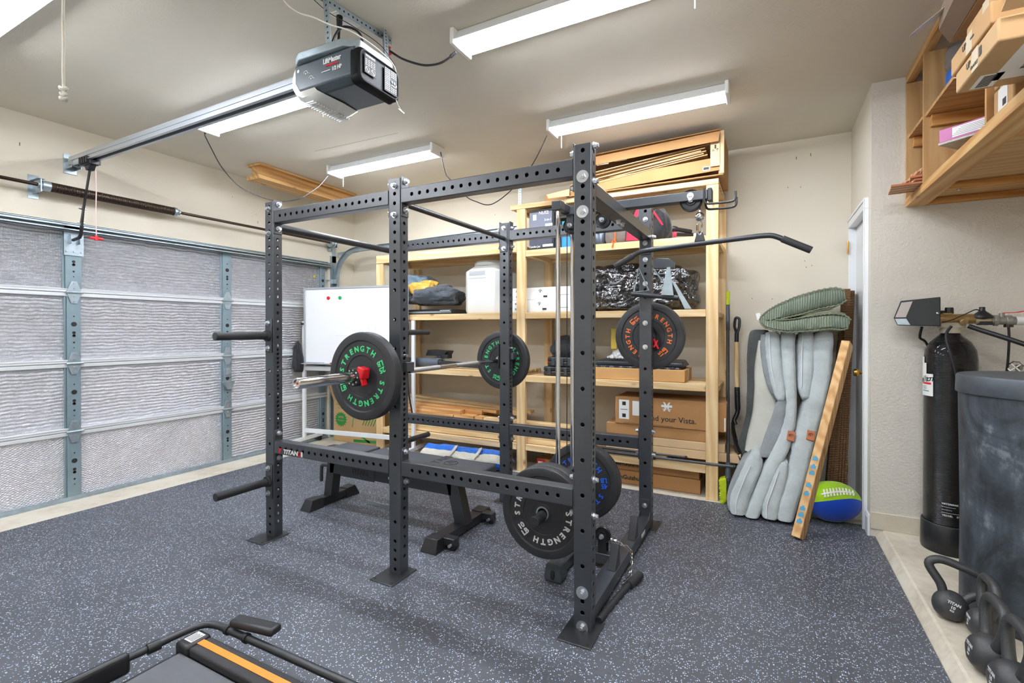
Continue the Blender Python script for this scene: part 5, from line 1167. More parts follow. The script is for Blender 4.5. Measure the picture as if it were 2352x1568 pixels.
# ---------------------------------------------------------------- whiteboard
wt = thing('whiteboard_on_stand', 'white dry-erase board on a white wheeled stand by the left end of the shelves', 'whiteboard', (0, 0, 0), local=True)
WY = 1.87; wx0, wx1, wz0, wz1 = -1.93, -.60, .925, 1.768
MB().box((wx0 + .02, WY, wz0 + .02), (wx1 - .02, WY + .012, wz1 - .02)).build('board', plain('dry_erase_white', (250, 251, 253), .25, 0, .5), wt)
MAL = plain('anodized_frame', (196, 202, 208), .4, .5); b = MB()
for a, c_ in (((wx0, WY - .008, wz0), (wx0 + .025, WY + .02, wz1)), ((wx1 - .025, WY - .008, wz0), (wx1, WY + .02, wz1)), ((wx0, WY - .008, wz0), (wx1, WY + .02, wz0 + .02)), ((wx0, WY - .008, wz1 - .018), (wx1, WY + .02, wz1))): b.box(a, c_)
b.build('board_frame', MAL, wt, bev=.003)
T = MB()
for p, q in (((-1.08, 1.38), (-1.08, 1.30)), ((-.98, 1.39), (-.98, 1.27)), ((-1.08, 1.38), (-.98, 1.385)), ((-1.15, 1.325), (-.92, 1.31)), ((-1.37, 1.52), (-1.25, 1.515)), ((-1.5, 1.24), (-.9, 1.225))): T.bar((p[0], WY - .0006, p[1]), (q[0], WY - .0006, q[1]), .0012, .0012)
T.build('marker_trace', plain('faint_ink', (186, 188, 194), .6), wt, smooth=0)
for x in (-2.0 + .035, -.55):
    b = MB(); b.box((x - .018, WY + .02, .09), (x + .018, WY + .05, 1.40)); b.build('upright_post', MWHT, wt, bev=.003)
    b = MB(); b.box((x - .018, WY - .24, .055), (x + .018, WY + .31, .09)); ft = b.build('base_foot', MWHT, wt, bev=.003)
    for yy in (WY - .21, WY + .28): b = MB(); b.cyl((x - .011, yy, .0275), (x + .011, yy, .0275), .0265, n=20); b.box((x - .015, yy - .015, .03), (x + .015, yy + .015, .055)); b.build('caster', MPL, ft, bev=.002)
for z in (.872, .17): b = MB(); b.box((-1.96, WY + .022, z - .024), (-.56, WY + .047, z + .024)); b.build('crossbar', MWHT, wt, bev=.003)
b = MB(); b.box((-1.93, WY - .05, .925), (-.60, WY, .932)); b.build('pen_tray', MAL, wt)
b = MB(); b.cyl((-1.975, WY, 1.37), (-1.93, WY, 1.37), .012, n=12); b.tube([(-1.955, WY, 1.37), (-1.98, WY, 1.25), (-1.975, WY, 1.12)], .002, 5); b.build('pivot_knob', MPL, wt)
mk = MB(); mk.cyl((-1.62, WY - .035, .94), (-1.50, WY - .035, .94), .007, n=12); mko = tag(mk.build('dry_erase_marker', MWHT), 'white marker with red cap lying in the whiteboard tray', 'marker')
mk = MB(); mk.cyl((-1.545, WY - .035, .94), (-1.50, WY - .035, .94), .0078, n=12); mk.build('red_cap', MRED, mko)
for x, m_, lb_ in ((-1.595, MRED, 'red round magnet on the whiteboard'), (-1.44, plain('green_magnet', (26, 170, 96), .35), 'green round magnet on the whiteboard')):
    b = MB(); b.lathe([(0, -.013), (.016, -.013), (.019, -.009), (.0195, 0), (0, 0)], (x, WY - .0005, 1.652), (0, 1, 0), 24); tag(b.build('round_magnet', m_), lb_, 'magnet', 'round magnets on the whiteboard')
Mw = Matrix.Translation((-1.925, 1.79, 0)) @ Matrix.Rotation(radians(8), 4, 'Z') @ Matrix.Translation((1.965, -WY - .03, 0))
for o in [wt] + [q for q in C.objects if q.name.startswith(('round_magnet', 'dry_erase_marker'))]: o.location = Mw.translation; o.rotation_euler = (0, 0, radians(8))
lump('drawstring_bag', (-1.965, 1.74, .83), (.13, .10, .34), fabric('black_drawstring', (38, 38, 44), 200, .6), None, 51, .2, 2, 4, pinch=.4); tag(bpy.data.objects['drawstring_bag'], 'black drawstring bag hanging at the left side of the whiteboard stand', 'bag')
cord('bundled_cord', [(-.60, 1.93, .42), (-.59, 1.935, .7), (-.60, 1.935, 1.0), (-.59, 1.93, 1.25), (-.575, 1.925, 1.40), (-.55, 1.925, 1.41), (-.54, 1.93, 1.3), (-.55, 1.93, 1.0), (-.54, 1.93, .7), (-.50, 1.93, .5), (-.47, 1.93, .38)], .009, MCORD, 'thick black cord hanging in a loop on the right leg of the whiteboard stand')
t = thing('moving_carton', 'open brown moving box with green printing behind the whiteboard stand', 'cardboard box', (0, 0, 0), local=True)
x0, x1, y0, y1, z1_ = -1.82, -1.12, 2.12, 2.55, .47
MCB = carton('cardboard_moving', (192, 158, 112)); b = MB()
for a, c_ in (((x0, y0, .002), (x1, y0 + .006, z1_)), ((x0, y1 - .006, .002), (x1, y1, z1_)), ((x0, y0, .002), (x0 + .006, y1, z1_)), ((x1 - .006, y0, .002), (x1, y1, z1_)), ((x0, y0, .002), (x1, y1, .01))): b.box(a, c_)
b.build('carton', MCB, t, bev=.001)
b = MB(); b.prism([(x0, y0, z1_), (x1, y0, z1_), (x1 + .01, y0 - .06, z1_ - .02 + .23), (x0 - .02, y0 - .06, z1_ + .21)], (0, .004, .002)); b.prism([(x0, y0, z1_), (x0, y1, z1_), (x0 - .07, y1, z1_ + .14), (x0 - .07, y0, z1_ + .14)], (.003, 0, .003)); b.build('flap', MCB, t)
MGI = plain('green_ink', (40, 140, 62), .6); T = MB()
pts = []
for k in range(32): rr_ = .075 if k % 2 else .10; a = 2 * pi * k / 32; pts.append((-1.70 + rr_ * cos(a), y0 - .001, .26 + rr_ * sin(a) * .9))
T.prism(pts, (0, .001, 0), 0); T.text('LARGE', .03, frame((-1.70, y0 - .0018, .285), FX, FZ), .0003, .0008, mi=2); T.text('Moving Box', .022, frame((-1.70, y0 - .0018, .245), FX, FZ), .0003, .0004, mi=2)
T.text('Recycle Before', .036, frame((-1.66, y0 - .001, .43), FX, FZ), .0003, .0006); T.text('To Start a Job', .032, frame((-1.66, y0 - .001, .39), FX, FZ), .0003, .0006)
T.bar((-1.88, y0 - .001, .06), (-1.40, y0 - .001, .10), .002, .014); T.bar((-1.45, y0 - .001, .12), (-1.25, y0 - .001, .03), .002, .02); T.bar((-1.50, y0 - .001, .03), (-1.16, y0 - .001, .045), .002, .03)
for k in range(5): T.bar((-1.36 + k * .04, y0 - .001, .22), (-1.28 + k * .03, y0 - .001, .38 - .02 * k), .002, .01)
T.box((-1.37, y0 - .0012, .33), (-1.31, y0 - .0004, .41), 1); T.tube([(-1.50 + .03 * cos(a * pi / 8), y0 - .001, .35 + .04 * sin(a * pi / 8)) for a in range(16)], .003, 4, closed=True); T.bar((-1.50, y0 - .001, .31), (-1.52, y0 - .001, .18), .002, .008)
T.build('printing', [MGI, plain('orange_ink', (226, 120, 40), .6), MCB], t, smooth=0)
# ---------------------------------------------------------------- tools leaning by the shelves
t = thing('broom', 'long-handled broom with lime green bristles leaning by the right shelf post', 'broom', (0, 0, 0), local=True)
MLIME = plain('lime_bristle', (196, 214, 40), .7, 0, .3, .6, 160, .15, 30)
b = MB(); b.cyl((2.455, 2.02, .24), (2.425, 2.40, 1.52), .0115, n=14); b.build('pole', MPL, t)
b = MB(); b.cyl((2.430, 2.34, 1.30), (2.425, 2.40, 1.52), .015, n=14); b.build('hand_grip', MPLG, t)
b = MB(); b.lathe([(0, 0), (.014, 0), (.017, .01), (.015, .05), (.0, .055)], (2.425, 2.405, 1.57), (0, .3, 1), 14); b.cyl((2.4255, 2.39, 1.51), (2.425, 2.41, 1.6), .013, n=12); b.build('pole_cap', MLIME, t)
b = MB(); b.cyl((2.457, 2.0, .17), (2.454, 2.03, .30), .021, n=14); b.build('socket', MPLG, t)
b = MB(); vs = [(2.44, 1.96, .05), (2.47, 1.96, .05), (2.47, 2.07, .05), (2.44, 2.07, .05), (2.445, 1.985, .20), (2.468, 1.985, .20), (2.468, 2.03, .20), (2.445, 2.03, .20)]
b.add(vs, [[0, 3, 2, 1], [4, 5, 6, 7], [0, 1, 5, 4], [1, 2, 6, 5], [2, 3, 7, 6], [3, 0, 4, 7]]); b.build('broom_head', MPL, t, bev=.006)
b = MB()
rr = random.Random(5)
for i in range(16):
    for j in range(7):
        u = i / 15; y = 1.955 + j * .019; z = .185 - u * .15; L_ = .045 + .010 * rr.random()
        b.bar((2.444, y + .004, z), (2.444 - L_ * (.9 - .3 * u), y - .008 + .006 * rr.random(), max(.012, z - L_ * (.35 + .9 * u))), .011, .013)
o = b.build('bristles', MLIME, t); o['kind'] = 'stuff'
t = thing('shovel', 'shovel with pale wooden handle and black D-grip leaning against the back wall', 'shovel', (0, 0, 0), local=True)
b = MB(); b.cyl((2.487, 2.50, 1.20), (2.494, 2.44, .82), .0195, n=16); b.build('wooden_handle', wood('ash_handle', 2, (226, 200, 152), (206, 176, 124), .5, False), t)
b = MB(); b.tube(smoothpath([(2.487, 2.50, 1.19), (2.487, 2.505, 1.27), (2.47, 2.51, 1.33), (2.475, 2.515, 1.395), (2.49, 2.515, 1.405), (2.507, 2.515, 1.39), (2.505, 2.51, 1.33), (2.49, 2.505, 1.27)], 4), .011, 8); b.cyl((2.486, 2.50, 1.20), (2.487, 2.507, 1.28), .017, n=12); b.build('grip', MPL, t)
b = MB(); b.tube(smoothpath([(2.494, 2.44, .83), (2.497, 2.425, .72), (2.50, 2.415, .64), (2.485, 2.40, .59), (2.475, 2.39, .56), (2.487, 2.38, .53)], 4), [.021] * 8 + [.017] * 13, 12)
for z in (.81, .76): b.sph((2.494, 2.44 - (.83 - z) * .15 - .02, z), .006, 8)
b.build('socket', MPL, t)
b = MB(); rows = [(2.478, .555, .035), (2.49, .50, .085), (2.515, .42, .10), (2.555, .33, .085), (2.60, .26, .045), (2.62, .235, .008)]; vs = []; n = 7
for k, (x, z, w_) in enumerate(rows):
    for j in range(n): u = j / (n - 1) * 2 - 1; vs.append((x + .02 * (1 - u * u) - .02, 2.37 - .085 * k + w_ * u, z))
fs = [[i * n + j, i * n + j + 1, (i + 1) * n + j + 1, (i + 1) * n + j] for i in range(5) for j in range(n - 1)]
b.add(vs, fs); o = b.build('blade', plain('black_steel_blade', (46, 42, 40), .4, .5), t, smooth=70); md = o.modifiers.new('t', 'SOLIDIFY'); md.thickness = .004

# ---------------------------------------------------------------- folded pet beds
MVEL = fabric('pale_grey_velvet', (184, 193, 194), 300, .8, .15, .4, .6); MVELD = fabric('mid_grey_plush', (140, 146, 148), 260, .95, .16, .5, .3); MVELK = fabric('dark_grey_plush', (88, 92, 90), 200, .95, .14, .6, .2)
MPIPE = plain('white_piping', (214, 218, 218), .6)
def roll(name, rows, depth, m, parent, seed=0, amp=.05, p=4.2, back=.5, n=28, wr=.05, xo=0, yo=0):
    """upright padded roll: rows of (x, y, z, half width); ellipse a (x) by depth (y)"""
    R = smooth_rows(rows, 7); vs = []; K = len(R)
    for i, (x, y, z, w_) in enumerate(R):
        for k in range(n):
            a = 2 * pi * k / n; c, s = cos(a), sin(a)
            ex = math.copysign(abs(c) ** (2 / p), c) * w_; ey = math.copysign(abs(s) ** (2 / p), s) * depth / 2 * min(1, w_ / .03)
            d = 1 + amp * noise.noise(V((x * 4 + c, z * 5, seed + s))) + wr * noise.noise(V((c * .8, z * 26 + x * 10, seed + 9))) * (1 if s < 0 else .2)
            vs.append((x + xo + ex * d, y + yo + depth / 2 + ey * (1 + .5 * (d - 1)), max(.012, z)))
    fs = [[i * n + k, i * n + (k + 1) % n, (i + 1) * n + (k + 1) % n, (i + 1) * n + k] for i in range(K - 1) for k in range(n)]
    fs += [list(range(n))[::-1], list(range((K - 1) * n, K * n))]
    b = MB(); b.add(vs, fs); return b.build(name, m, parent, smooth=75)
def smooth_rows(rows, n):
    out = []
    for i in range(len(rows) - 1):
        p0 = rows[max(i - 1, 0)]; p1 = rows[i]; p2 = rows[i + 1]; p3 = rows[min(i + 2, len(rows) - 1)]
        for k in range(n):
            t = k / n
            out.append(tuple(.5 * ((2 * b) + (c - a) * t + (2 * a - 5 * b + 4 * c - d) * t * t + (3 * b - a - 3 * c + d) * t ** 3) for a, b, c, d in zip(p0, p1, p2, p3)))
    return out + [rows[-1]]
def cap(rows, e=.02):     # round both ends
    a, z = rows[0], rows[-1]
    return [(a[0], a[1], a[2] + e, a[3] * .55)] + list(rows) + [(z[0], z[1], z[2] - .001, z[3] * .6)]
bandR = [(3.081, 2.216, 1.27, .062), (3.071, 2.171, 1.169, .071), (3.056, 2.094, .986, .066), (3.016, 2.019, .807, .068), (2.982, 1.97, .69, .073), (2.945, 1.91, .547, .07), (2.914, 1.851, .407, .066), (2.884, 1.794, .271, .063), (2.842, 1.737, .135, .063), (2.822, 1.70, .042, .055)]
topR = [(2.975, 2.216, 1.269, .05), (2.97, 2.17, 1.167, .057), (2.964, 2.105, 1.013, .056), (2.956, 2.055, .892, .046), (2.957, 2.024, .818, .028), (2.962, 2.005, .775, .011)]
botR = [(2.829, 1.847, .405, .02), (2.803, 1.823, .34, .046), (2.773, 1.776, .23, .06), (2.739, 1.73, .12, .068), (2.732, 1.697, .04, .054)]
midR = [(2.979, 2.0, .79, .03), (2.94, 1.945, .63, .034), (2.901, 1.885, .488, .038), (2.85, 1.848, .38, .03)]
bandL = [(2.854, 2.216, 1.269, .05), (2.852, 2.169, 1.165, .052), (2.857, 2.091, .978, .047), (2.868, 2.015, .798, .04), (2.861, 1.966, .681, .04), (2.836, 1.917, .565, .046), (2.795, 1.868, .449, .053), (2.739, 1.82, .333, .05), (2.695, 1.772, .219, .05), (2.652, 1.725, .107, .05), (2.625, 1.69, .03, .048)]
topL = [(2.748, 2.216, 1.268, .06), (2.753, 2.169, 1.164, .069), (2.767, 2.102, 1.005, .065), (2.787, 2.051, .883, .056), (2.803, 2.013, .794, .033), (2.822, 1.999, .759, .014)]
botL = [(2.644, 1.856, .418, .03), (2.626, 1.826, .346, .063), (2.581, 1.777, .231, .068), (2.545, 1.729, .118, .068), (2.54, 1.695, .036, .056)]
midL = [(2.814, 1.995, .79, .03), (2.783, 1.939, .617, .055), (2.756, 1.902, .529, .055), (2.70, 1.865, .40, .04)]
innL = [(2.70, 2.26, 1.22, .05), (2.684, 2.198, .995, .06), (2.70, 2.15, .835, .075), (2.70, 2.103, .678, .085), (2.665, 2.056, .52, .08), (2.626, 2.028, .40, .06)]
drkL = [(2.66, 2.33, 1.285, .065), (2.64, 2.318, 1.19, .062), (2.629, 2.287, .985, .06), (2.627, 2.253, .817, .057), (2.622, 2.22, .651, .06), (2.59, 2.187, .50, .055), (2.55, 2.15, .36, .055), (2.533, 2.12, .2, .04), (2.53, 2.05, .05, .05)]
def piping(name, rows, side, parent, yoff=0):
    R = smooth_rows(rows, 5); MB().tube([(x + side * w_ * .95, y + yoff, max(.02, z)) for x, y, z, w_ in R], .0035, 5).build(name, MPIPE, parent)
def leather_tag(o, parent):
    b = MB(); b.obox(o, (.048, .004, .068), Matrix.Rotation(radians(10), 3, 'Y') @ Matrix.Rotation(radians(-23), 3, 'X')); g = b.build('leather_tag', plain('brown_leather', (168, 92, 46), .5), parent, bev=.004)
    T = MB(); c = V(o) + V((0, -.0035, .002)); T.tube([c + V((.012 * cos(a * .7), -.0, .016 * sin(a * .7) + .003 * sin(a * 2))) for a in range(9)], .0016, 4); T.tube([c + V((.004 + .008 * cos(a * .8), 0, .002 + .012 * sin(a * .8))) for a in range(6)], .0016, 4); T.build('stitched_mark', MINK, g)
dR = .36; t = thing('grey_pet_bed', 'pale grey velvet pet bed folded upright, right of its twin, against the plank', 'pet bed', (0, 0, 0), 'folded grey velvet pet beds', local=True)
roll('side_band', cap(bandR), dR, MVEL, t, 1); roll('bolster', cap(topR), dR, MVEL, t, 2, .1); roll('bolster', cap(botR), dR, MVEL, t, 3, .1); roll('inner_cushion', midR, dR * .8, MVELK, t, 4, yo=.03)
piping('piping', topR[:-2], -.55, t, -.002); piping('piping', botR[1:], -.35, t, -.004); leather_tag((2.98, 1.918, .58), t)
roll('plush_side', [(x - w_ * .75, y + .03, z, w_ * .45) for x, y, z, w_ in topR], .30, MVELD, t, 6); roll('plush_side', [(x - w_ * .72, y + .03, z, w_ * .45) for x, y, z, w_ in botR], .30, MVELD, t, 7)
t = thing('grey_pet_bed', 'pale grey velvet pet bed folded upright, nearer the shelves, with a dark plush side', 'pet bed', (0, 0, 0), 'folded grey velvet pet beds', local=True)
roll('side_band', cap(bandL), dR, MVEL, t, 11); roll('bolster', cap([(x, y, z, w_ * .85) for x, y, z, w_ in topL]), dR, MVEL, t, 12, .1); roll('bolster', cap(botL), dR, MVEL, t, 13, .1); roll('inner_cushion', midL, dR * .8, MVELD, t, 14, .12, wr=.16, yo=.03); roll('plush_base', innL, .16, plain('plush_light', (196, 196, 186), .95, 0, .2, .4, 120, .06, 9), t, 15, wr=.02); roll('dark_bolster', cap(drkL), .16, MVELK, t, 16, .14)
piping('piping', topL[:-2], -.35, t, -.004); piping('piping', botL[1:], -.25, t, -.004); leather_tag((2.863, 1.912, .565), t)
roll('plush_side', [(x - w_ * .80, y + .03, z, w_ * .5) for x, y, z, w_ in topL], .28, MVELD, t, 17); roll('plush_side', [(x - w_ * .75, y + .03, z, w_ * .5) for x, y, z, w_ in botL], .30, MVELD, t, 18)
# green folded bed
MGC = None
m, nt, p_ = newmat('green_corduroy'); v_ = coords(nt); sx_ = nd(nt, 'ShaderNodeSeparateXYZ', {0: v_})
n_ = noi(nt, v_, 6, 4); nt.links.new(ramp(nt, n_, [(.3, s2l((110, 124, 104))), (.7, s2l((142, 156, 134)))]), p_.inputs['Base Color']); p_.inputs['Roughness'].default_value = .9; p_.inputs['Sheen Weight'].default_value = .5
bump(nt, p_, mth(nt, 'SINE', mth(nt, 'MULTIPLY', mth(nt, 'ADD', sx_.outputs[0], mth(nt, 'MULTIPLY', n_, .03)), 420)), .7, .006); MGC = m
MGF = fabric('green_sherpa', (128, 136, 110), 130, 1, .12, .9, .3)
t = thing('green_folded_bed', 'green corduroy pet bed folded double on top of the grey beds', 'pet bed', (0, 0, 0), local=True)
cl = smoothpath([(3.195, 0, 1.545), (3.05, 0, 1.522), (2.90, 0, 1.475), (2.78, 0, 1.43), (2.71, 0, 1.39), (2.705, 0, 1.365), (2.74, 0, 1.345), (2.85, 0, 1.332), (3.0, 0, 1.35), (3.12, 0, 1.362), (3.22, 0, 1.345)], 5)
th_ = []
K = len(cl)
for i in range(K): u = i / (K - 1); th_.append((.072 - .03 * max(0, min(1, (u - .2) / .2)) if u < .5 else .042 + .018 * max(0, min(1, (u - .6) / .2))) * min(1, .35 + min(u, 1 - u) * 14) ** .6)
def strap_shell(y0, y1, m, name, parent, infl=0, seed=0):
    prof = [(-1, 0), (-1, .6), (-.8, .9), (-.4, 1), (.4, 1), (.8, .9), (1, .6), (1, 0), (1, -.6), (.8, -.9), (.4, -1), (-.4, -1), (-.8, -.9), (-1, -.6)]; vs = []
    for i, p in enumerate(cl):
        tg = (cl[min(i + 1, K - 1)] - cl[max(i - 1, 0)]).normalized(); nn = V((-tg.z, 0, tg.x))
        for a, c in prof:
            h = th_[i] * c * (1 + .08 * noise.noise(V((i * .3, a * 2, seed)))); vs.append(p + nn * h + V((0, (y0 + y1) / 2 + a * (y1 - y0) / 2, 0)))
    q = len(prof); fs = [[i * q + k, i * q + (k + 1) % q, (i + 1) * q + (k + 1) % q, (i + 1) * q + k] for i in range(K - 1) for k in range(q)] + [list(range(q))[::-1], list(range((K - 1) * q, K * q))]
    b = MB(); b.add(vs, fs); return b.build(name, m, parent, smooth=60)
strap_shell(2.10, 2.41, MGC, 'quilted_cover', t)
def edge_pts(sgn, u0, u1, f_, y):
    out = []
    for i in range(int(K * u0), min(K - 1, int(K * u1)) + 1): p = cl[i]; tg = (cl[min(i + 1, K - 1)] - cl[max(i - 1, 0)]).normalized(); out.append(p + V((-tg.z, 0, tg.x)) * th_[i] * f_ * sgn + V((0, y, 0)))
    return out
for sgn, u0, u1 in ((-1, 0, 1), (1, 0, .40), (1, .62, 1)):
    MB().tube([q + V((.003 * sin(j * 1.6), 0, .003 * cos(j * 1.6))) for j, q in enumerate(smoothpath(edge_pts(sgn, u0, u1, .9, 2.104), 4))], .0055, 6).build('braided_piping', MGF, t)
for u0, u1 in ((.06, .36), (.66, .95)):
    inner = edge_pts(1, u0, u1, .97, 0); q = len(inner); b = MB()
    b.add([v + V((0, y_, dz)) for dz in (0, .012 if u0 > .5 else -.012) for y_ in (2.108, 2.40) for v in inner], [[i, i + 1, q + i + 1, q + i] for i in range(q - 1)] + [[2 * q + i, 2 * q + i + 1, 3 * q + i + 1, 3 * q + i] for i in range(q - 1)] + [[i, i + 1, 2 * q + i + 1, 2 * q + i] for i in range(q - 1)])
    b.build('fleece_top', MGF, t, smooth=60)
b = MB(); b.obox((2.655, 2.13, 1.405), (.028, .004, .05), Matrix.Rotation(radians(-12), 3, 'Y')); b.build('care_label', MLAB, t)
# plank with blue marks
t = thing('wooden_plank', 'narrow wooden board with blue marks leaning beside the grey pet beds', 'board', (0, 0, 0), local=True)
p0, p1 = V((2.885, 1.50, .012)), V((3.205, 2.07, 1.21)); dv = (p1 - p0).normalized(); sd = V((.93, -.36, 0)); sd = (sd - dv * sd.dot(dv)).normalized(); nn = dv.cross(sd)
b = MB(); b.obox((p0 + p1) / 2, (.052, (p1 - p0).length, .09), Matrix((sd, dv, nn)).transposed()); b.build('board', wood('plank_wood', 2, (222, 184, 132), (190, 142, 88), .6), t, bev=.004)
MBP = plain('blue_paint', (70, 150, 190), .6)
for u in (.07, .10, .13, .20, .24, .30, .33, .37):
    c = p0 + dv * u * (p1 - p0).length; T = MB()
    T.obox(c - nn * .0455, (.030, .020, .0015), Matrix((sd, dv, nn)).transposed()); T.obox(c - nn * .0455 + dv * .005, (.014, .03, .0016), Matrix((sd, dv, nn)).transposed()); T.build('blue_mark', MBP, t)
# stack of flattened cardboard in the corner
t = thing('flattened_cardboard_stack', 'tall stack of brown corrugated sheets standing on edge by the white door', 'cardboard', (0, 0, 0), local=True)
m, nt, p_ = newmat('corrugated_edge'); v_ = coords(nt); sx_ = nd(nt, 'ShaderNodeSeparateXYZ', {0: v_})
h_ = mth(nt, 'SINE', mth(nt, 'ADD', mth(nt, 'MULTIPLY', sx_.outputs[2], 520), mth(nt, 'MULTIPLY', noi(nt, v_, 20, 3), 6)))
nt.links.new(mix(nt, mth(nt, 'MULTIPLY', mth(nt, 'ADD', h_, 1), .5), s2l((70, 46, 28)), s2l((150, 112, 74))), p_.inputs['Base Color']); p_.inputs['Roughness'].default_value = .9; bump(nt, p_, h_, .6, .004); MCE = m
for k in range(7):
    x0_ = 3.075 + k * .0195; x1_ = 3.205 + k * .0135; tp = 1.60 if k > 2 else 1.34 + .02 * k
    b = MB(); b.prism([(x0_, 2.12 + .008 * k, .012), (x0_ + .016, 2.12 + .008 * k, .012), (x1_ + .013, 2.50, tp), (x1_, 2.50, tp)], (0, .0, .0)) if False else None
    b = MB(); yb0, yb1 = 2.10 + .01 * k, 2.42 + .008 * k
    vs = [(x0_, yb0, .012), (x0_ + .016, yb0, .012), (x0_ + .016, yb0 + .10, .012), (x0_, yb0 + .10, .012), (x1_, yb1, tp), (x1_ + .0125, yb1, tp), (x1_ + .0125, yb1 + .12, tp), (x1_, yb1 + .12, tp)]
    b.add(vs, [[0, 3, 2, 1], [4, 5, 6, 7], [0, 1, 5, 4], [1, 2, 6, 5], [2, 3, 7, 6], [3, 0, 4, 7]]); b.build('cardboard_sheet', MCE, t, bev=.001)
b = MB(); b.box((3.205, 2.40, 1.28), (3.262, 2.44, 1.61)); b.build('folded_flap', MCE, t)
# football pillow
t = thing('football_pillow', 'large blue and lime football-shaped pillow on the floor by the white door', 'pillow', (0, 0, 0), local=True)
MFB = fabric('royal_blue_mesh', (16, 66, 176), 300, .8, .06, .2); MFL = fabric('lime_mesh', (160, 206, 24), 300, .8, .06, .2)
cx, cy, cz = 3.105, 1.93, .145; axx = V((.985, .0, .13)).normalized(); a_ = axx.cross(V((0, 1, 0))).normalized(); b_ = axx.cross(a_)
if a_.z < 0: a_ = -a_; b_ = -b_
def fp(u, th, inf=0):
    r = .132 * max(0, (1 - abs(u) ** 2.3)) ** .62 + inf; return V((cx, cy, cz)) + axx * u * .172 + (a_ * sin(th) + V((0, -1, 0)) * cos(th)) * r
for nm, t0, t1, m_ in (('blue_panel', -62, 20, MFB), ('lime_panel', 20, 100, MFL), ('blue_panel', 100, 180, MFB), ('lime_panel', 180, 298, MFL)):
    vs = []; nu, nv = 28, 10
    for i in range(nu + 1):
        u = -1 + 2 * i / nu
        for j in range(nv + 1): vs.append(fp(u, radians(t0 + (t1 - t0) * j / nv + (12 * u if t0 in (20,) and j == 0 or (t1 == 20 and j == nv) else 0))))
    fs = [[i * (nv + 1) + j, i * (nv + 1) + j + 1, (i + 1) * (nv + 1) + j + 1, (i + 1) * (nv + 1) + j] for i in range(nu) for j in range(nv)]
    b = MB(); b.add(vs, fs); b.build(nm, m_, t, smooth=80)
b = MB(); tl = radians(36)
pts = [fp(-.35 + .11 * k, tl + radians(1.5 * k), .003) for k in range(11)]
for p, q in zip(pts, pts[1:]): b.bar(p, q, .010, .006, (0, -.7, .7))
for k in range(1, 11):
    c0 = fp(-.35 + .105 * k, tl - radians(11) + radians(1.5 * k), .003); c1 = fp(-.35 + .105 * k, tl + radians(13) + radians(1.5 * k), .003); b.bar(c0, c1, .009, .006, (0, -.7, .7))
b.build('white_laces', MLAB, t)

# ---------------------------------------------------------------- water softener
t = thing('water_softener_tank', 'tall black fibre-wound water softener tank with a dark control box on top', 'water softener', (0, 0, 0), local=True)
tx, ty, tr = 3.632, 1.605, .119
b = MB(); b.lathe([(0, .10), (tr - .01, .10), (tr - .002, .13), (tr - .002, 1.14), (tr - .008, 1.19), (tr - .03, 1.235), (tr - .065, 1.27), (.035, 1.29), (.035, 1.30)], (tx, ty, 0), n=48); b.build('tank', MTANK, t)
b = MB(); b.lathe([(0, .06), (tr + .006, .06), (tr + .010, .075), (tr + .008, .215), (tr + .003, .222), (tr - .001, .222)], (tx, ty, 0), n=48); b.build('base_boot', plain('black_boot', (32, 33, 35), .35, 0, .5, 0, 1, .3, 20), t)
b = MB(); b.lathe([(tr + .004, .218), (tr + .006, .218), (tr + .006, .222), (tr + .004, .222)], (tx, ty, 0), n=48); b.build('boot_trim', MPLG, t)
def curved(label_name, z0_, z1_, a0, a1, r, m, parent, n=14):
    vs = []; 
    for i in range(n + 1): a = radians(a0 + (a1 - a0) * i / n); vs += [(tx + r * cos(a), ty + r * sin(a), z0_), (tx + r * cos(a), ty + r * sin(a), z1_)]
    b = MB(); b.add(vs, [[2 * i, 2 * i + 2, 2 * i + 3, 2 * i + 1] for i in range(n)]); return b.build(label_name, m, parent, smooth=80)
lb = curved('paper_label', .93, 1.055, 165, 219, tr, MLAB, t); curved('paper_label', 1.05, 1.115, 165, 198, tr, MLAB, t); curved('paper_label', 1.11, 1.15, 165, 188, tr, MLAB, t)
T = MB()
for k, ch in enumerate('CULLIGAN' if False else 'ellton'): 
    a = radians(176 + k * 7.5); T.text(ch, .05, frame((tx + (tr + .0006) * cos(a), ty + (tr + .0006) * sin(a), 1.02 + .002 * k), (-sin(a), cos(a), 0), (0, 0, 1)), .0003, .0004, shear=.3)
T.build('lettering', [MINK], lb, smooth=0)
curved('label_stripe', .995, 1.006, 180, 214, tr + .0009, MRED, t); curved('label_stripe', .955, .960, 180, 208, tr + .0009, plain('teal_ink', (30, 150, 140), .5), t)
for k in range(3): curved('label_line', .983 - k * .008, .985 - k * .008, 180, 200, tr + .0009, MINK, t, 6)
T = MB()
for a0, tl in ((243, ('WATERMARK', '— — — —', '— — —', '— — — — —', 'VESSEL  RT')),):
    for k, s_ in enumerate(tl):
        for j, ch in enumerate(s_): a = radians(a0 + j * 3.6); T.text(ch, .013, frame((tx + (tr + .0005) * cos(a), ty + (tr + .0005) * sin(a), .345 - k * .016), (-sin(a), cos(a), 0), (0, 0, 1)), .0003, .0004)
T.build('printed_notice', MWHL, t, smooth=0)
b = MB(); b.lathe([(.05, 1.285), (.05, 1.305), (.042, 1.31), (.042, 1.325), (.03, 1.33)], (tx, ty, 0), n=24); b.box((tx - .05, ty - .035, 1.315), (tx + .06, ty + .035, 1.345)); b.build('valve_base', plain('tan_plastic', (190, 180, 158), .5), t, bev=.004)
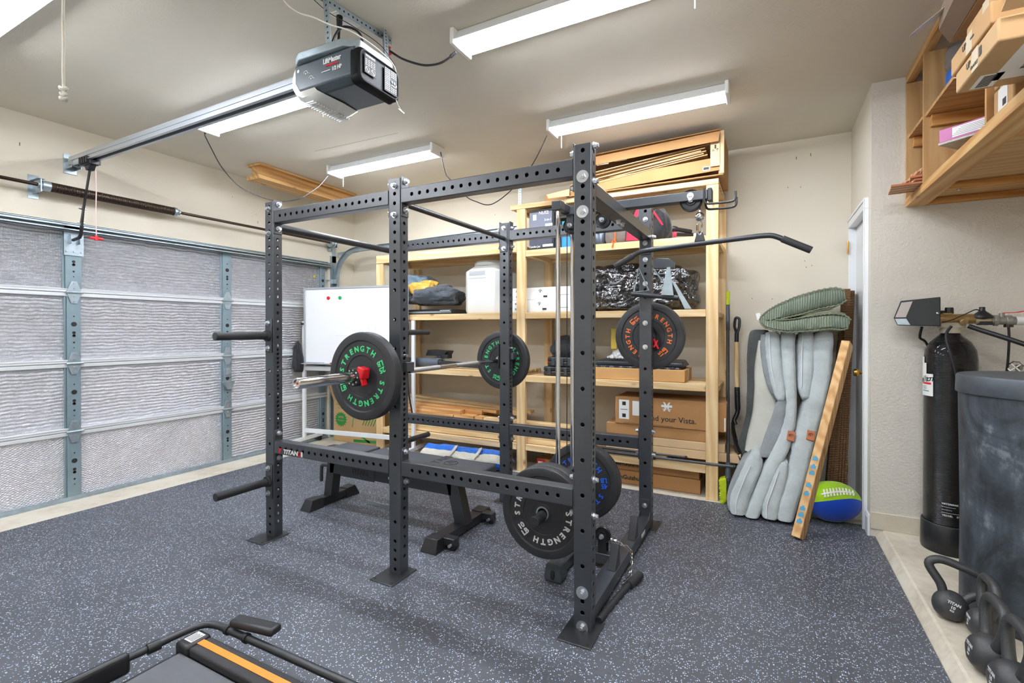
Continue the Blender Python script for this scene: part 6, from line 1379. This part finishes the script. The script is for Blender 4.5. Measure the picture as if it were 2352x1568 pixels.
b = MB(); b.cyl((tx - .09, ty - .03, 1.365), (tx + .10, ty - .0, 1.365), .028, n=16); b.cyl((tx - .02, ty, 1.33), (tx - .02, ty, 1.40), .03, n=16); b.cyl((tx + .04, ty - .01, 1.36), (tx + .04, ty - .07, 1.345), .018, n=12); b.build('brass_valve', plain('aged_brass', (176, 146, 98), .4, .6, .5, .3, 60, .2, 20), t, bev=.003)
b = MB(); b.lathe([(.02, 0), (.02, .03), (.018, .035)], (tx - .005, ty, 1.395), n=8); b.cyl((tx - .05, ty, 1.405), (tx - .01, ty, 1.405), .009, n=10); b.build('injector_cap', MPL, t)
hx = Matrix.Rotation(radians(-14), 3, 'Z')          # control head box, angled towards the room
def H(x, y, z): v = hx @ V((x, y, 0)); return (3.56 + v.x, 1.49 + v.y, z)
b = MB(); dpt = .16
prof = [(0, 1.486), (-.172, 1.470), (-.203, 1.372), (-.186, 1.330), (0, 1.325)]
vs = [H(x, 0, z) for x, z in prof] + [H(x, dpt, z) for x, z in prof]
b.add(vs, [[4, 3, 2, 1, 0], [5, 6, 7, 8, 9]] + [[i, (i + 1) % 5, 5 + (i + 1) % 5, 5 + i] for i in range(5)]); o = b.build('control_box', plain('charcoal_plastic', (44, 46, 46), .55, 0, .4, .15, 400), t, bev=.003)
b = MB(); c0, c1 = V(H(-.168, -.001, 1.452)), V(H(-.228, -.001, 1.372)); vs = [H(-.118, -.0015, 1.466), H(-.148, -.0015, 1.376), H(-.196, -.0015, 1.376), H(-.168, -.0015, 1.460)]
b.add(vs, [[0, 1, 2, 3]]); b.build('window', plain('tinted_window', (188, 178, 172), .25), o)
b = MB(); b.add([H(-.146, -.002, 1.368), H(-.198, -.002, 1.368), H(-.184, -.002, 1.334), H(-.128, -.002, 1.332)], [[0, 1, 2, 3]]); b.build('lower_badge', MGALV, o)
b = MB(); b.sph(H(-.012, -.004, 1.395), .008, 10); b.build('latch_screw', MCHR, o)
b = MB(); b.tube(smoothpath([(3.60, 1.46, 1.325), (3.58, 1.47, 1.27), (3.60, 1.452, 1.15), (3.63, 1.445, 1.0), (3.66, 1.43, .85)], 6), .007, 8); b.build('drain_tube', MCORD, t)
b = MB(); b.tube(smoothpath([(3.50, 1.58, 1.32), (3.50, 1.62, 1.26), (3.53, 1.66, 1.24), (3.56, 1.70, 1.2)], 5), .007, 8); b.build('wall_cable', MCORD, t)
pb = thing('softener_plumbing', 'white pipework with grey valves and red lever running right from the softener', 'pipework', (0, 0, 0), local=True)
PYy = 1.60
b = MB(); b.cyl((3.735, PYy, 1.355), (3.80, PYy, 1.355), .019, n=14); b.build('tan_union', plain('tan_metal', (196, 180, 150), .4, .4), pb)
b = MB(); b.lathe([(.018, 0), (.045, .01), (.042, .022), (.028, .035), (.016, .045), (.013, .05), (.013, .068), (0, .069)], (3.765, PYy, 1.362), n=20); b.box((3.75, PYy - .03, 1.33), (3.80, PYy + .03, 1.35)); b.build('relief_valve', MPL, pb)
b = MB(); b.cyl((3.80, PYy, 1.355), (3.90, PYy, 1.353), .0225, n=16); b.cyl((3.81, PYy, 1.355), (3.83, PYy, 1.355), .030, n=8); b.cyl((3.86, PYy, 1.354), (3.885, PYy, 1.354), .029, n=16); b.cyl((3.845, PYy, 1.37), (3.845, PYy, 1.395), .012, n=10); b.build('ball_valve', plain('valve_grey', (160, 158, 150), .4, .5), pb, bev=.002)
b = MB(); b.bar((3.845, PYy, 1.395), (3.90, PYy - .02, 1.398), .012, .004); b.bar((3.90, PYy - .02, 1.398), (3.975, PYy - .045, 1.415), .012, .006); b.build('red_lever', MRED, pb)
b = MB(); b.cyl((3.90, PYy, 1.353), (4.10, PYy, 1.352), .019, n=16); b.cyl((3.90, PYy, 1.353), (3.935, PYy, 1.353), .024, n=16); b.cyl((3.985, PYy, 1.372), (3.985, PYy, .08), .019, n=16); b.cyl((3.985, PYy, 1.38), (3.985, PYy, 1.30), .025, n=16); b.cyl((3.985, PYy, 1.14), (3.985, PYy, 1.06), .025, n=16); b.cyl((3.985, PYy, 1.10), (3.93, PYy - .03, 1.10), .018, n=12); b.build('white_pipe', MWPL, pb)
b = MB(); b.cyl((3.94, PYy - .03, 1.10), (3.89, PYy - .05, 1.105), .015, n=10); b.cyl((3.905, PYy - .045, 1.10), (3.885, PYy - .06, 1.07), .012, n=8)
b.build('hose_bib', plain('green_brass', (150, 150, 120), .4, .6), pb)
b = MB(); c = V((3.882, PYy - .062, 1.105)); dN = V((-.5, -.85, 0)).normalized(); aa = dN.orthogonal().normalized(); ab = dN.cross(aa)
b.tube([c + (aa * cos(k * pi / 8) + ab * sin(k * pi / 8)) * (.028 + .004 * (k % 2)) for k in range(16)], .004, 6, closed=True)
for k in range(4): b.bar(c, c + (aa * cos(k * pi / 2) + ab * sin(k * pi / 2)) * .028, .006, .006)
b.build('wheel_handle', MCHR, pb)
b = MB(); b.tube(smoothpath([(3.68, 1.50, 1.325), (3.73, 1.48, 1.30), (3.82, 1.42, 1.255), (3.92, 1.35, 1.20), (4.0, 1.3, 1.15)], 5), .0125, 10); b.build('drain_hose', MCORD, pb)
b = MB(); b.tube(smoothpath([(3.57, 1.50, 1.345), (3.62, 1.52, 1.36), (3.68, 1.55, 1.39), (3.73, 1.58, 1.415), (3.755, 1.6, 1.41)], 5), .003, 6); b.tube(smoothpath([(3.872, PYy, 1.33), (3.875, PYy, 1.25), (3.873, PYy + .01, 1.12), (3.86, PYy + .01, .98), (3.85, PYy, .8)], 5), .006, 8); b.build('grounding_wire', MCORD, pb)
b = MB(); b.cyl((3.872, PYy, 1.335), (3.872, PYy, 1.318), .02, n=10); b.build('pipe_clamp', MRST, pb)
t = thing('brine_tank', 'large scuffed black plastic drum standing in front of the softener tank', 'brine tank', (0, 0, 0), local=True)
bx, by, br = 3.789, .90, .300
b = MB(); b.lathe([(0, .061), (br - .02, .061), (br - .006, .075), (br - .008, .5), (br, 1.02), (br, 1.035)], (bx, by, 0), n=64); b.build('drum', MBRINE, t)
b = MB(); b.lathe([(br + .001, 1.025), (br + .008, 1.025), (br + .010, 1.03), (br + .008, 1.095), (br + .002, 1.105), (br - .02, 1.107), (0, 1.112)], (bx, by, 0), n=64); b.build('lid', plain('worn_black_lid', (70, 76, 82), .45, 0, .5, .1, 60, .3, 6), t)
# kettlebells
def kettlebell(c, R, hw, hh, r, rot, label, txt):
    t = thing('kettlebell', label, 'kettlebell', (0, 0, 0), 'black kettlebells on the concrete ledge', local=True)
    M = Matrix.Translation(V(c)) @ rot; MK = MKB
    b = MB(); n = 32; prof = []
    for k in range(13): a = pi * k / 12; prof.append((R * sin(a), R * cos(a) if R * cos(a) > -R * .86 else -R * .86))
    vs = []
    for pr in prof:
        for k in range(n): a = 2 * pi * k / n; y_ = pr[0] * sin(a); y_ = max(y_, -R * .84); vs.append(M @ V((pr[0] * cos(a), y_, pr[1])))
    b.add(vs, [[i * n + k, i * n + (k + 1) % n, (i + 1) * n + (k + 1) % n, (i + 1) * n + k] for i in range(12) for k in range(n)] + [list(range(12 * n, 13 * n))]); b.build('bell', MK, t, smooth=40)
    hp = smoothpath([(-R * .55, 0, R * .62), (-R * .86, 0, R * 1.15), (-hw, 0, R + hh * .62), (-hw * .72, 0, R + hh * .97), (0, 0, R + hh * 1.03), (hw * .72, 0, R + hh * .97), (hw, 0, R + hh * .62), (R * .86, 0, R * 1.15), (R * .55, 0, R * .62)], 6)
    b = MB(); b.tube([M @ p for p in hp], r, 14); b.build('handle', MK, t)
    T = MB(); mt = M @ Matrix.Translation((0, -R * .842, 0)) @ Matrix.Rotation(radians(90), 4, 'X')
    T.text('TITAN', R * .25, mt @ Matrix.Translation((0, R * .25, 0)), .0004, .0006); T.text(txt, R * .26, mt @ Matrix.Translation((0, -R * .02, 0)), .0004, .0006); T.text('KG', R * .16, mt @ Matrix.Translation((0, -R * .24, 0)), .0004, .0004); T.build('lettering', MWHL, t, smooth=0)
MKB = plain('kettlebell_enamel', (60, 61, 62), .38, 0, .5, .25, 500)
def RX(a, b_, c_=0): return (Matrix.Rotation(radians(c_), 4, 'Z') @ Matrix.Rotation(radians(b_), 4, 'Y') @ Matrix.Rotation(radians(a), 4, 'X'))
kettlebell((3.416, .744, .117), .062, .108, .105, .0175, RX(-16, 17, -8), 'single small kettlebell set apart at the far end of the row, tilted', '10')
kettlebell((3.492, .628, .118), .060, .075, .115, .0175, RX(-6, 0, -90), 'kettlebell with its handle leaning on the drum, second from the far end', '12')
kettlebell((3.432, .372, .128), .070, .078, .120, .0190, RX(-6, 0, -88), 'broad kettlebell nearest the mat in the cluster', '16')
kettlebell((3.445, .210, .130), .072, .080, .120, .0190, RX(-4, 0, -88), 'kettlebell cut by the bottom right corner, closest to the viewer', '18')

# ---------------------------------------------------------------- plywood wall shelf at the upper right
ws = thing('plywood_wall_shelf', 'large plywood shelf box hung high on the right wall up to the ceiling', 'wall shelf', (0, 0, 0), local=True)
SX0, SX1, SY0, SY1, SB, STp = 3.458, XR, YF + 1.4, YR, 2.05, ZC
MB().box((SX0 + .02, SY0, SB + .035), (SX1, SY1 - .002, SB + .05)).build('bottom_panel', MPLYX, ws)
MB().box((SX0, SY0, SB), (SX0 + .10, SY1 - .003, SB + .048)).build('front_rail', MOWY, ws, bev=.002)
MB().box((SX0, SY0, STp - .045), (SX0 + .04, SY1 - .003, STp - .002)).build('top_rail', MOWY, ws, bev=.002)
MB().box((SX0 + .1005, SY1 - .05, SB - .01 + .01), (SX1, SY1 - .003, SB + .034)).build('bottom_cleat', MOWX, ws, bev=.002)
for y in (1.42, .58, -.3): MB().box((SX0 + .1005, y - .045, SB), (SX1, y, SB + .034)).build('bottom_cleat', MOWX, ws, bev=.002)
MB().box((SX0, SY1 - .022, SB + .051), (SX1, SY1 - .004, STp - .05)).build('side_panel', MPLYZ, ws)
for y in (1.39, .53, -.33, -1.2):
    MB().box((SX0 + .002, y - .009, SB + .051), (SX1, y + .009, STp - .045)).build('divider_panel', MPLYZ, ws)
for ya, yb2, z_ in ((1.40, SY1 - .023, 2.462), (.54, 1.38, 2.452), (-.32, .52, 2.452)):
    MB().box((SX0 + .01, ya, z_), (SX1, yb2, z_ + .018)).build('shelf_board', MPLYX, ws)
    MB().box((SX0 + .03, yb2 - .028, z_ - .062), (SX1, yb2 - .002, z_ - .001)).build('shelf_cleat', MOWX, ws, bev=.002)
b = MB(); b.tube(smoothpath([(3.60, 1.40, SB + .03), (3.60, 1.40, SB + .0), (3.61, 1.38, SB - .01), (3.62, 1.39, SB + .01)], 4), .003, 6); b.build('screw_hook', MZN, ws)
# contents
t = thing('blue_wrapped_roll', 'plastic-wrapped grey roll with blue ends on the upper wall shelf', 'roll', (0, 0, 0), local=True)
b = MB(); b.cyl((3.59, 1.23, 2.4705), (3.59, 1.23, 2.61), .075, n=28); b.build('blue_part', plain('blue_wrap', (30, 110, 220), .3, 0, .6, .4, 40), t, bev=.01)
b = MB(); b.cyl((3.59, 1.23, 2.61), (3.59, 1.23, 2.74), .078, n=28); b.build('grey_part', plain('grey_wrap', (120, 116, 112), .25, 0, .6, .5, 50), t, bev=.03)
def vbox(name, c, size, rz, label, m=None, tilt=0):
    t = thing(name, label, 'cardboard box', (0, 0, 0), 'cardboard boxes stacked in the wall shelf', local=True); R_ = Matrix.Rotation(radians(rz), 3, 'Z') @ Matrix.Rotation(radians(tilt), 3, 'X')
    b = MB(); b.obox(c, size, R_); b.build('carton', m or MCART, t, bev=.006)
    c = V(c); sx, sy, sz = size
    tp = MB(); tp.obox(c - R_ @ V((sx / 2, 0, 0)), (.0015, .05, sz * .96), R_); tp.build('packing_tape', MTAPE, t)
    return t, c, R_
# flat boxes sticking out over the front rail
t, c, R_ = vbox('shipping_box', (3.53, .078, 2.166), (.46, .355, .070), 0, 'lowest flat shipping box with barcode label underneath, sticking out of the wall shelf', carton('cardboard_big', (204, 168, 122)))
T = MB(); xx = 3.33; zb_ = 2.1306
T.box((xx + .04, -.085, zb_), (xx + .30, .19, zb_ + .0006), 1); T.box((xx - .0, .13, zb_), (xx + .06, .235, zb_ + .0007), 1)
for k in range(20): T.box((xx + .09, -.03 + k * .008, zb_ - .0006), (xx + .17, -.03 + k * .008 + (.003 if k % 3 else .0055), zb_), 0)
for k in range(12): T.box((xx + .012, .14 + k * .0075, zb_ - .0006), (xx + .045, .14 + k * .0075 + .004, zb_), 0)
for k in range(3): T.box((xx + .19 + k * .02, -.06, zb_ - .0006), (xx + .192 + k * .02, .15, zb_), 0)
T.text('PRIORITY', .03, frame((xx + .24, -.0, zb_ - .0006), (0, 1, 0), (1, 0, 0)), .0003, .0006); T.build('shipping_label', [MINK, MLAB], t, smooth=0)
XL_ = (3.2988, .12, 2.166); face_text(t, [('t', 'UP', .030, (3.2988, .13, 2.172), (0, -1, 0), FZ, 0, .0002), ('t', 'FRAGILE', .016, (3.2988, .08, 2.15), (0, -1, 0), FZ, 0, .0002), ('r', (3.2988, .03, 2.170), (0, -1, 0), FZ, .02, .028, 0)])
b = MB(); b.prism([(3.305, .262, 2.190), (3.60, .262, 2.190), (3.60, .30, 2.205), (3.305, .30, 2.205)], (0, 0, .004)); b.build('flap', MCARTL, t); b = MB(); b.prism([(3.30, -.12, 2.203), (3.30, -.19, 2.235), (3.66, -.19, 2.235), (3.66, -.12, 2.203)], (0, 0, .004)); b.build('flap', MCARTL, t)
t, c, R_ = vbox('shipping_box', (3.53, .13, 2.245), (.46, .355, .066), 0, 'middle flat shipping box of the three protruding from the wall shelf')
face_text(t, [('t', 'UP', .030, (3.2988, .17, 2.25), (0, -1, 0), FZ, 0, .0002), ('r', (3.2988, .10, 2.25), (0, -1, 0), FZ, .03, .006, 0)])
vbox('shipping_box', (3.55, .075, 2.314), (.45, .34, .066), 0, 'top flat shipping box of the three protruding from the wall shelf')
t, c, R_ = vbox('small_carton', (3.645, .42, 2.151), (.34, .17, .10), 0, 'small carton with white shipping label standing on the lower wall shelf')
T = MB(); T.box((3.4738, .38, 2.112), (3.4746, .46, 2.192), 1); T.box((3.4732, .39, 2.12), (3.4738, .42, 2.145), 0); T.build('shipping_label', [MINK, MLAB], t, smooth=0)
vbox('small_carton', (3.645, .42, 2.257), (.34, .17, .10), 0, 'carton lying on the small labelled one on the lower wall shelf'); vbox('small_carton', (3.98, .2, 2.22), (.30, .5, .22), 0, 'plain carton deep in the lower wall shelf behind the protruding boxes', MCARTD)
t, c, R_ = vbox('carton', (3.72, .30, 2.530), (.42, .36, .114), 0, 'carton on the upper wall shelf that holds up the open one')
t = thing('pink_box', 'magenta box with a white printed label sticking out over the wall shelf rail', 'box', (0, 0, 0), local=True)
Rp = Matrix.Rotation(radians(-41), 3, 'Z'); e1 = Rp @ V((1, 0, 0)); e2 = Rp @ V((0, 1, 0)); A = V((3.40, .86, 2.137)); ctr = A + e1 * .17 + e2 * .125
b = MB(); b.obox(ctr + V((0, 0, .037)), (.34, .25, .058), Rp); b.build('pink_carton', plain('magenta_card', (196, 110, 166), .45), t, bev=.003)
b = MB(); b.obox(ctr + V((0, 0, .004)), (.345, .25, .009), Rp); b.build('paper_layers', plain('paper_stack', (206, 200, 192), .8, 0, .3, .8, 200, .2, 60), t)
T = MB(); q_ = A + e1 * .155 - e2 * .0008 + V((0, 0, .038)); T.obox(q_, (.21, .0006, .042), Rp, 1)
for k in range(5): T.obox(q_ - e2 * .0006 + V((0, 0, .014 - k * .007)) - e1 * (.008 * k), (.15, .0006, .0012), Rp, 0)
T.build('label', [MINK, MLAB], t, smooth=0)
for k, (y, z_, xo, lb_) in enumerate(((1.52, 2.104, -.13, 'lowest cedar shingle, sticking out furthest over the rail'), (1.50, 2.120, -.03, 'second cedar shingle from the bottom of the fanned pile'), (1.50, 2.136, -.05, 'third cedar shingle from the bottom of the fanned pile'), (1.52, 2.152, -.02, 'fourth cedar shingle from the bottom of the fanned pile'), (1.50, 2.168, .0, 'fifth cedar shingle from the bottom of the fanned pile'), (1.52, 2.184, .01, 'sixth cedar shingle from the bottom of the fanned pile'), (1.50, 2.200, .03, 'seventh cedar shingle from the bottom of the fanned pile'), (1.51, 2.216, .05, 'topmost cedar shingle of the fanned pile'))):
    o = MB().box((0, 0, 0), (.44, .20 - .012 * (k % 3), .012)).build('cedar_shingle', wood('cedar', 0, (222, 196, 158), (178, 106, 70), .6, False) if k == 0 else bpy.data.materials['cedar'], bev=.001)
    o.location = (SX0 + xo, y - .10, z_); o.rotation_euler = (0, 0, radians((-6, 5, -9, 8, -5, 9, -7, 4)[k])); tag(o, lb_, 'wood shingle', 'fanned pile of cedar shingles')
t = thing('open_flap_carton', 'tilted open carton with taped flap high on the wall shelf under the ceiling', 'cardboard box', (0, 0, 0), local=True)
b = MB(); b.box((3.44, .12, 2.589), (3.86, .862, 2.80)); b.build('carton', MCART, t, bev=.002)
b = MB(); b.prism([(3.437, .864, 2.59), (3.437, .10, 2.60), (3.365, .08, 2.655), (3.365, .72, 2.59)], (0, 0, .004)); b.prism([(3.365, .72, 2.59), (3.365, .08, 2.655), (3.36, .06, 2.72), (3.36, .70, 2.66)], (.003, 0, 0)); b.build('flap', carton('flap_grey', (158, 138, 120)), t)
b = MB(); b.prism([(3.364, .69, 2.64), (3.364, .63, 2.64), (3.30, .70, 2.615), (3.30, .75, 2.615)], (0, 0, .001)); b.prism([(3.30, .70, 2.615), (3.30, .75, 2.615), (3.27, .76, 2.60), (3.27, .73, 2.60)], (0, 0, .001)); b.build('loose_tape', plain('shiny_tape', (222, 222, 216), .25, 0, .6, .5, 30), t)
# ---------------------------------------------------------------- treadmill corner
t = thing('treadmill', 'folded walking treadmill with orange side stripe at the bottom left corner', 'treadmill', (0, 0, 0), local=True)
TX0, TX1, TY0, TY1 = .775, 2.05, -1.52, -.885
MB().box((TX0, TY0, .05), (TX1, TY1 - .005, .105)).build('frame', MBLK2, t, bev=.004)
MB().box((TX0 + .03, TY0 + .09, .107), (TX1, TY1 - .09, .118)).build('running_belt', plain('running_belt_rubber', (92, 94, 98), .5, 0, .5, .2, 300, .06, 20), t, bev=.004)
MCF = plain('textured_side_rail', (58, 58, 60), .55, 0, .5, .8, 500)
for ya, yb2 in ((TY1 - .082, TY1), (TY0, TY0 + .082)): MB().box((TX0 + .07, ya, .105), (TX1, yb2, .14)).build('side_rail', MCF, t, bev=.008)
MB().box((TX0 + .07, TY1 - .052, .1405), (TX1, TY1 - .026, .142)).build('orange_stripe', plain('orange_stripe', (246, 146, 50), .4), t)
for ya, yb2 in ((TY1 - .09, TY1 + .004), (TY0 - .004, TY0 + .09)): MB().box((TX0 - .008, ya, .055), (TX0 + .07, yb2, .146)).build('end_cap', MPL, t, bev=.012)
b = MB(); b.box((TX0 + .01, TY1 - .065, .1455), (TX0 + .055, TY1 - .012, .1468)); o = b.build('white_label', MLAB, t)
T = MB()
for k in range(5): T.box((TX0 + .015 + k * .008, TY1 - .06, .1469), (TX0 + .018 + k * .008, TY1 - .018 - .005 * (k % 2), .1473))
T.build('label_print', MINK, o, smooth=0)
b = MB(); b.tube(smoothpath([(.70, -1.60, .15), (.715, -1.25, .15), (.735, -1.05, .15), (.745, -.93, .15), (.765, -.868, .15), (.82, -.845, .15), (.92, -.842, .15), (1.2, -.838, .15), (2.0, -.83, .15)], 7), .0135, 12); b.build('folded_handrail', MBLK2, t)
b = MB(); b.bar((.698, -1.62, .135), (.727, -1.10, .135), .034, .075); b.build('handrail_shroud', MPL, t, bev=.015, seg=3)
for p_, q_, r_ in (((.742, -1.01, .15), (.737, -1.05, .15), .019), ((.875, -.843, .15), (.89, -.843, .15), .018), ((.985, -.841, .15), (1.0, -.841, .15), .018)): b = MB(); b.cyl(p_, q_, r_, n=14); b.build('handrail_clamp', MPL, t)
b = MB(); vs = [(.86, -.83, .14), (1.10, -.78, .14), (1.12, -.82, .155), (1.0, -.86, .15), (.86, -.83, .175), (1.10, -.78, .185), (1.12, -.82, .20), (.98, -.86, .19)]
b.bar((.90, -.83, .185), (1.11, -.80, .19), .055, .03); b.build('console_paddle', MPL, t, bev=.012, seg=3)
for (x, y) in ((TX0 + .05, TY1 - .05), (TX0 + .05, TY0 + .05), (TX1 - .1, TY1 - .05), (TX1 - .1, TY0 + .05)): MB().cyl((x, y, .0105), (x, y, .052), .02, n=14).build('foot', MPL, t)

# small marks on the walls and ceiling
for nm, pts in (('wall_back', ((2.92, 2.70, 'z'), (3.02, 2.71, 'z'), (2.86, 2.47, 'd'), (2.95, 2.46, 'd'), (2.98, 1.86, 'd'), (2.99, 1.81, 'd'), (3.03, 1.82, 'd'), (2.75, 1.56, 'd'), (2.60, 1.57, 'd'), (.1, 2.55, 'd'), (-.6, 2.3, 'd'), (-1.2, 2.38, 'z'), (-1.1, 2.2, 'd'))), ('wall_left', ((1.5, 2.55, 'd'), (1.0, 2.62, 'd'), (1.9, 2.45, 'd'), (-.55, 2.62, 'z'), (1.25, 2.5, 'd'), (1.27, 2.42, 'z')))):
    for (u, z_, k_) in pts:
        b = MB(); h_ = .012 if k_ == 'z' else .004
        if nm == 'wall_back': b.box((u - .002, YB - .0012, z_ - h_), (u + .002, YB - .0002, z_ + h_))
        else: b.box((XD + .0202, u - .002, z_ - h_), (XD + .0212, u + .002, z_ + h_))
        b.build('nail_hole', MINK, bpy.data.objects[nm], smooth=0)
b = MB(); b.bar((-.75, .95, ZC - .0004), (.15, .98, ZC - .0004), .0025, .0006); b.build('plaster_crack', plain('crack_grey', (120, 112, 98), .8), bpy.data.objects['ceiling'], smooth=0)
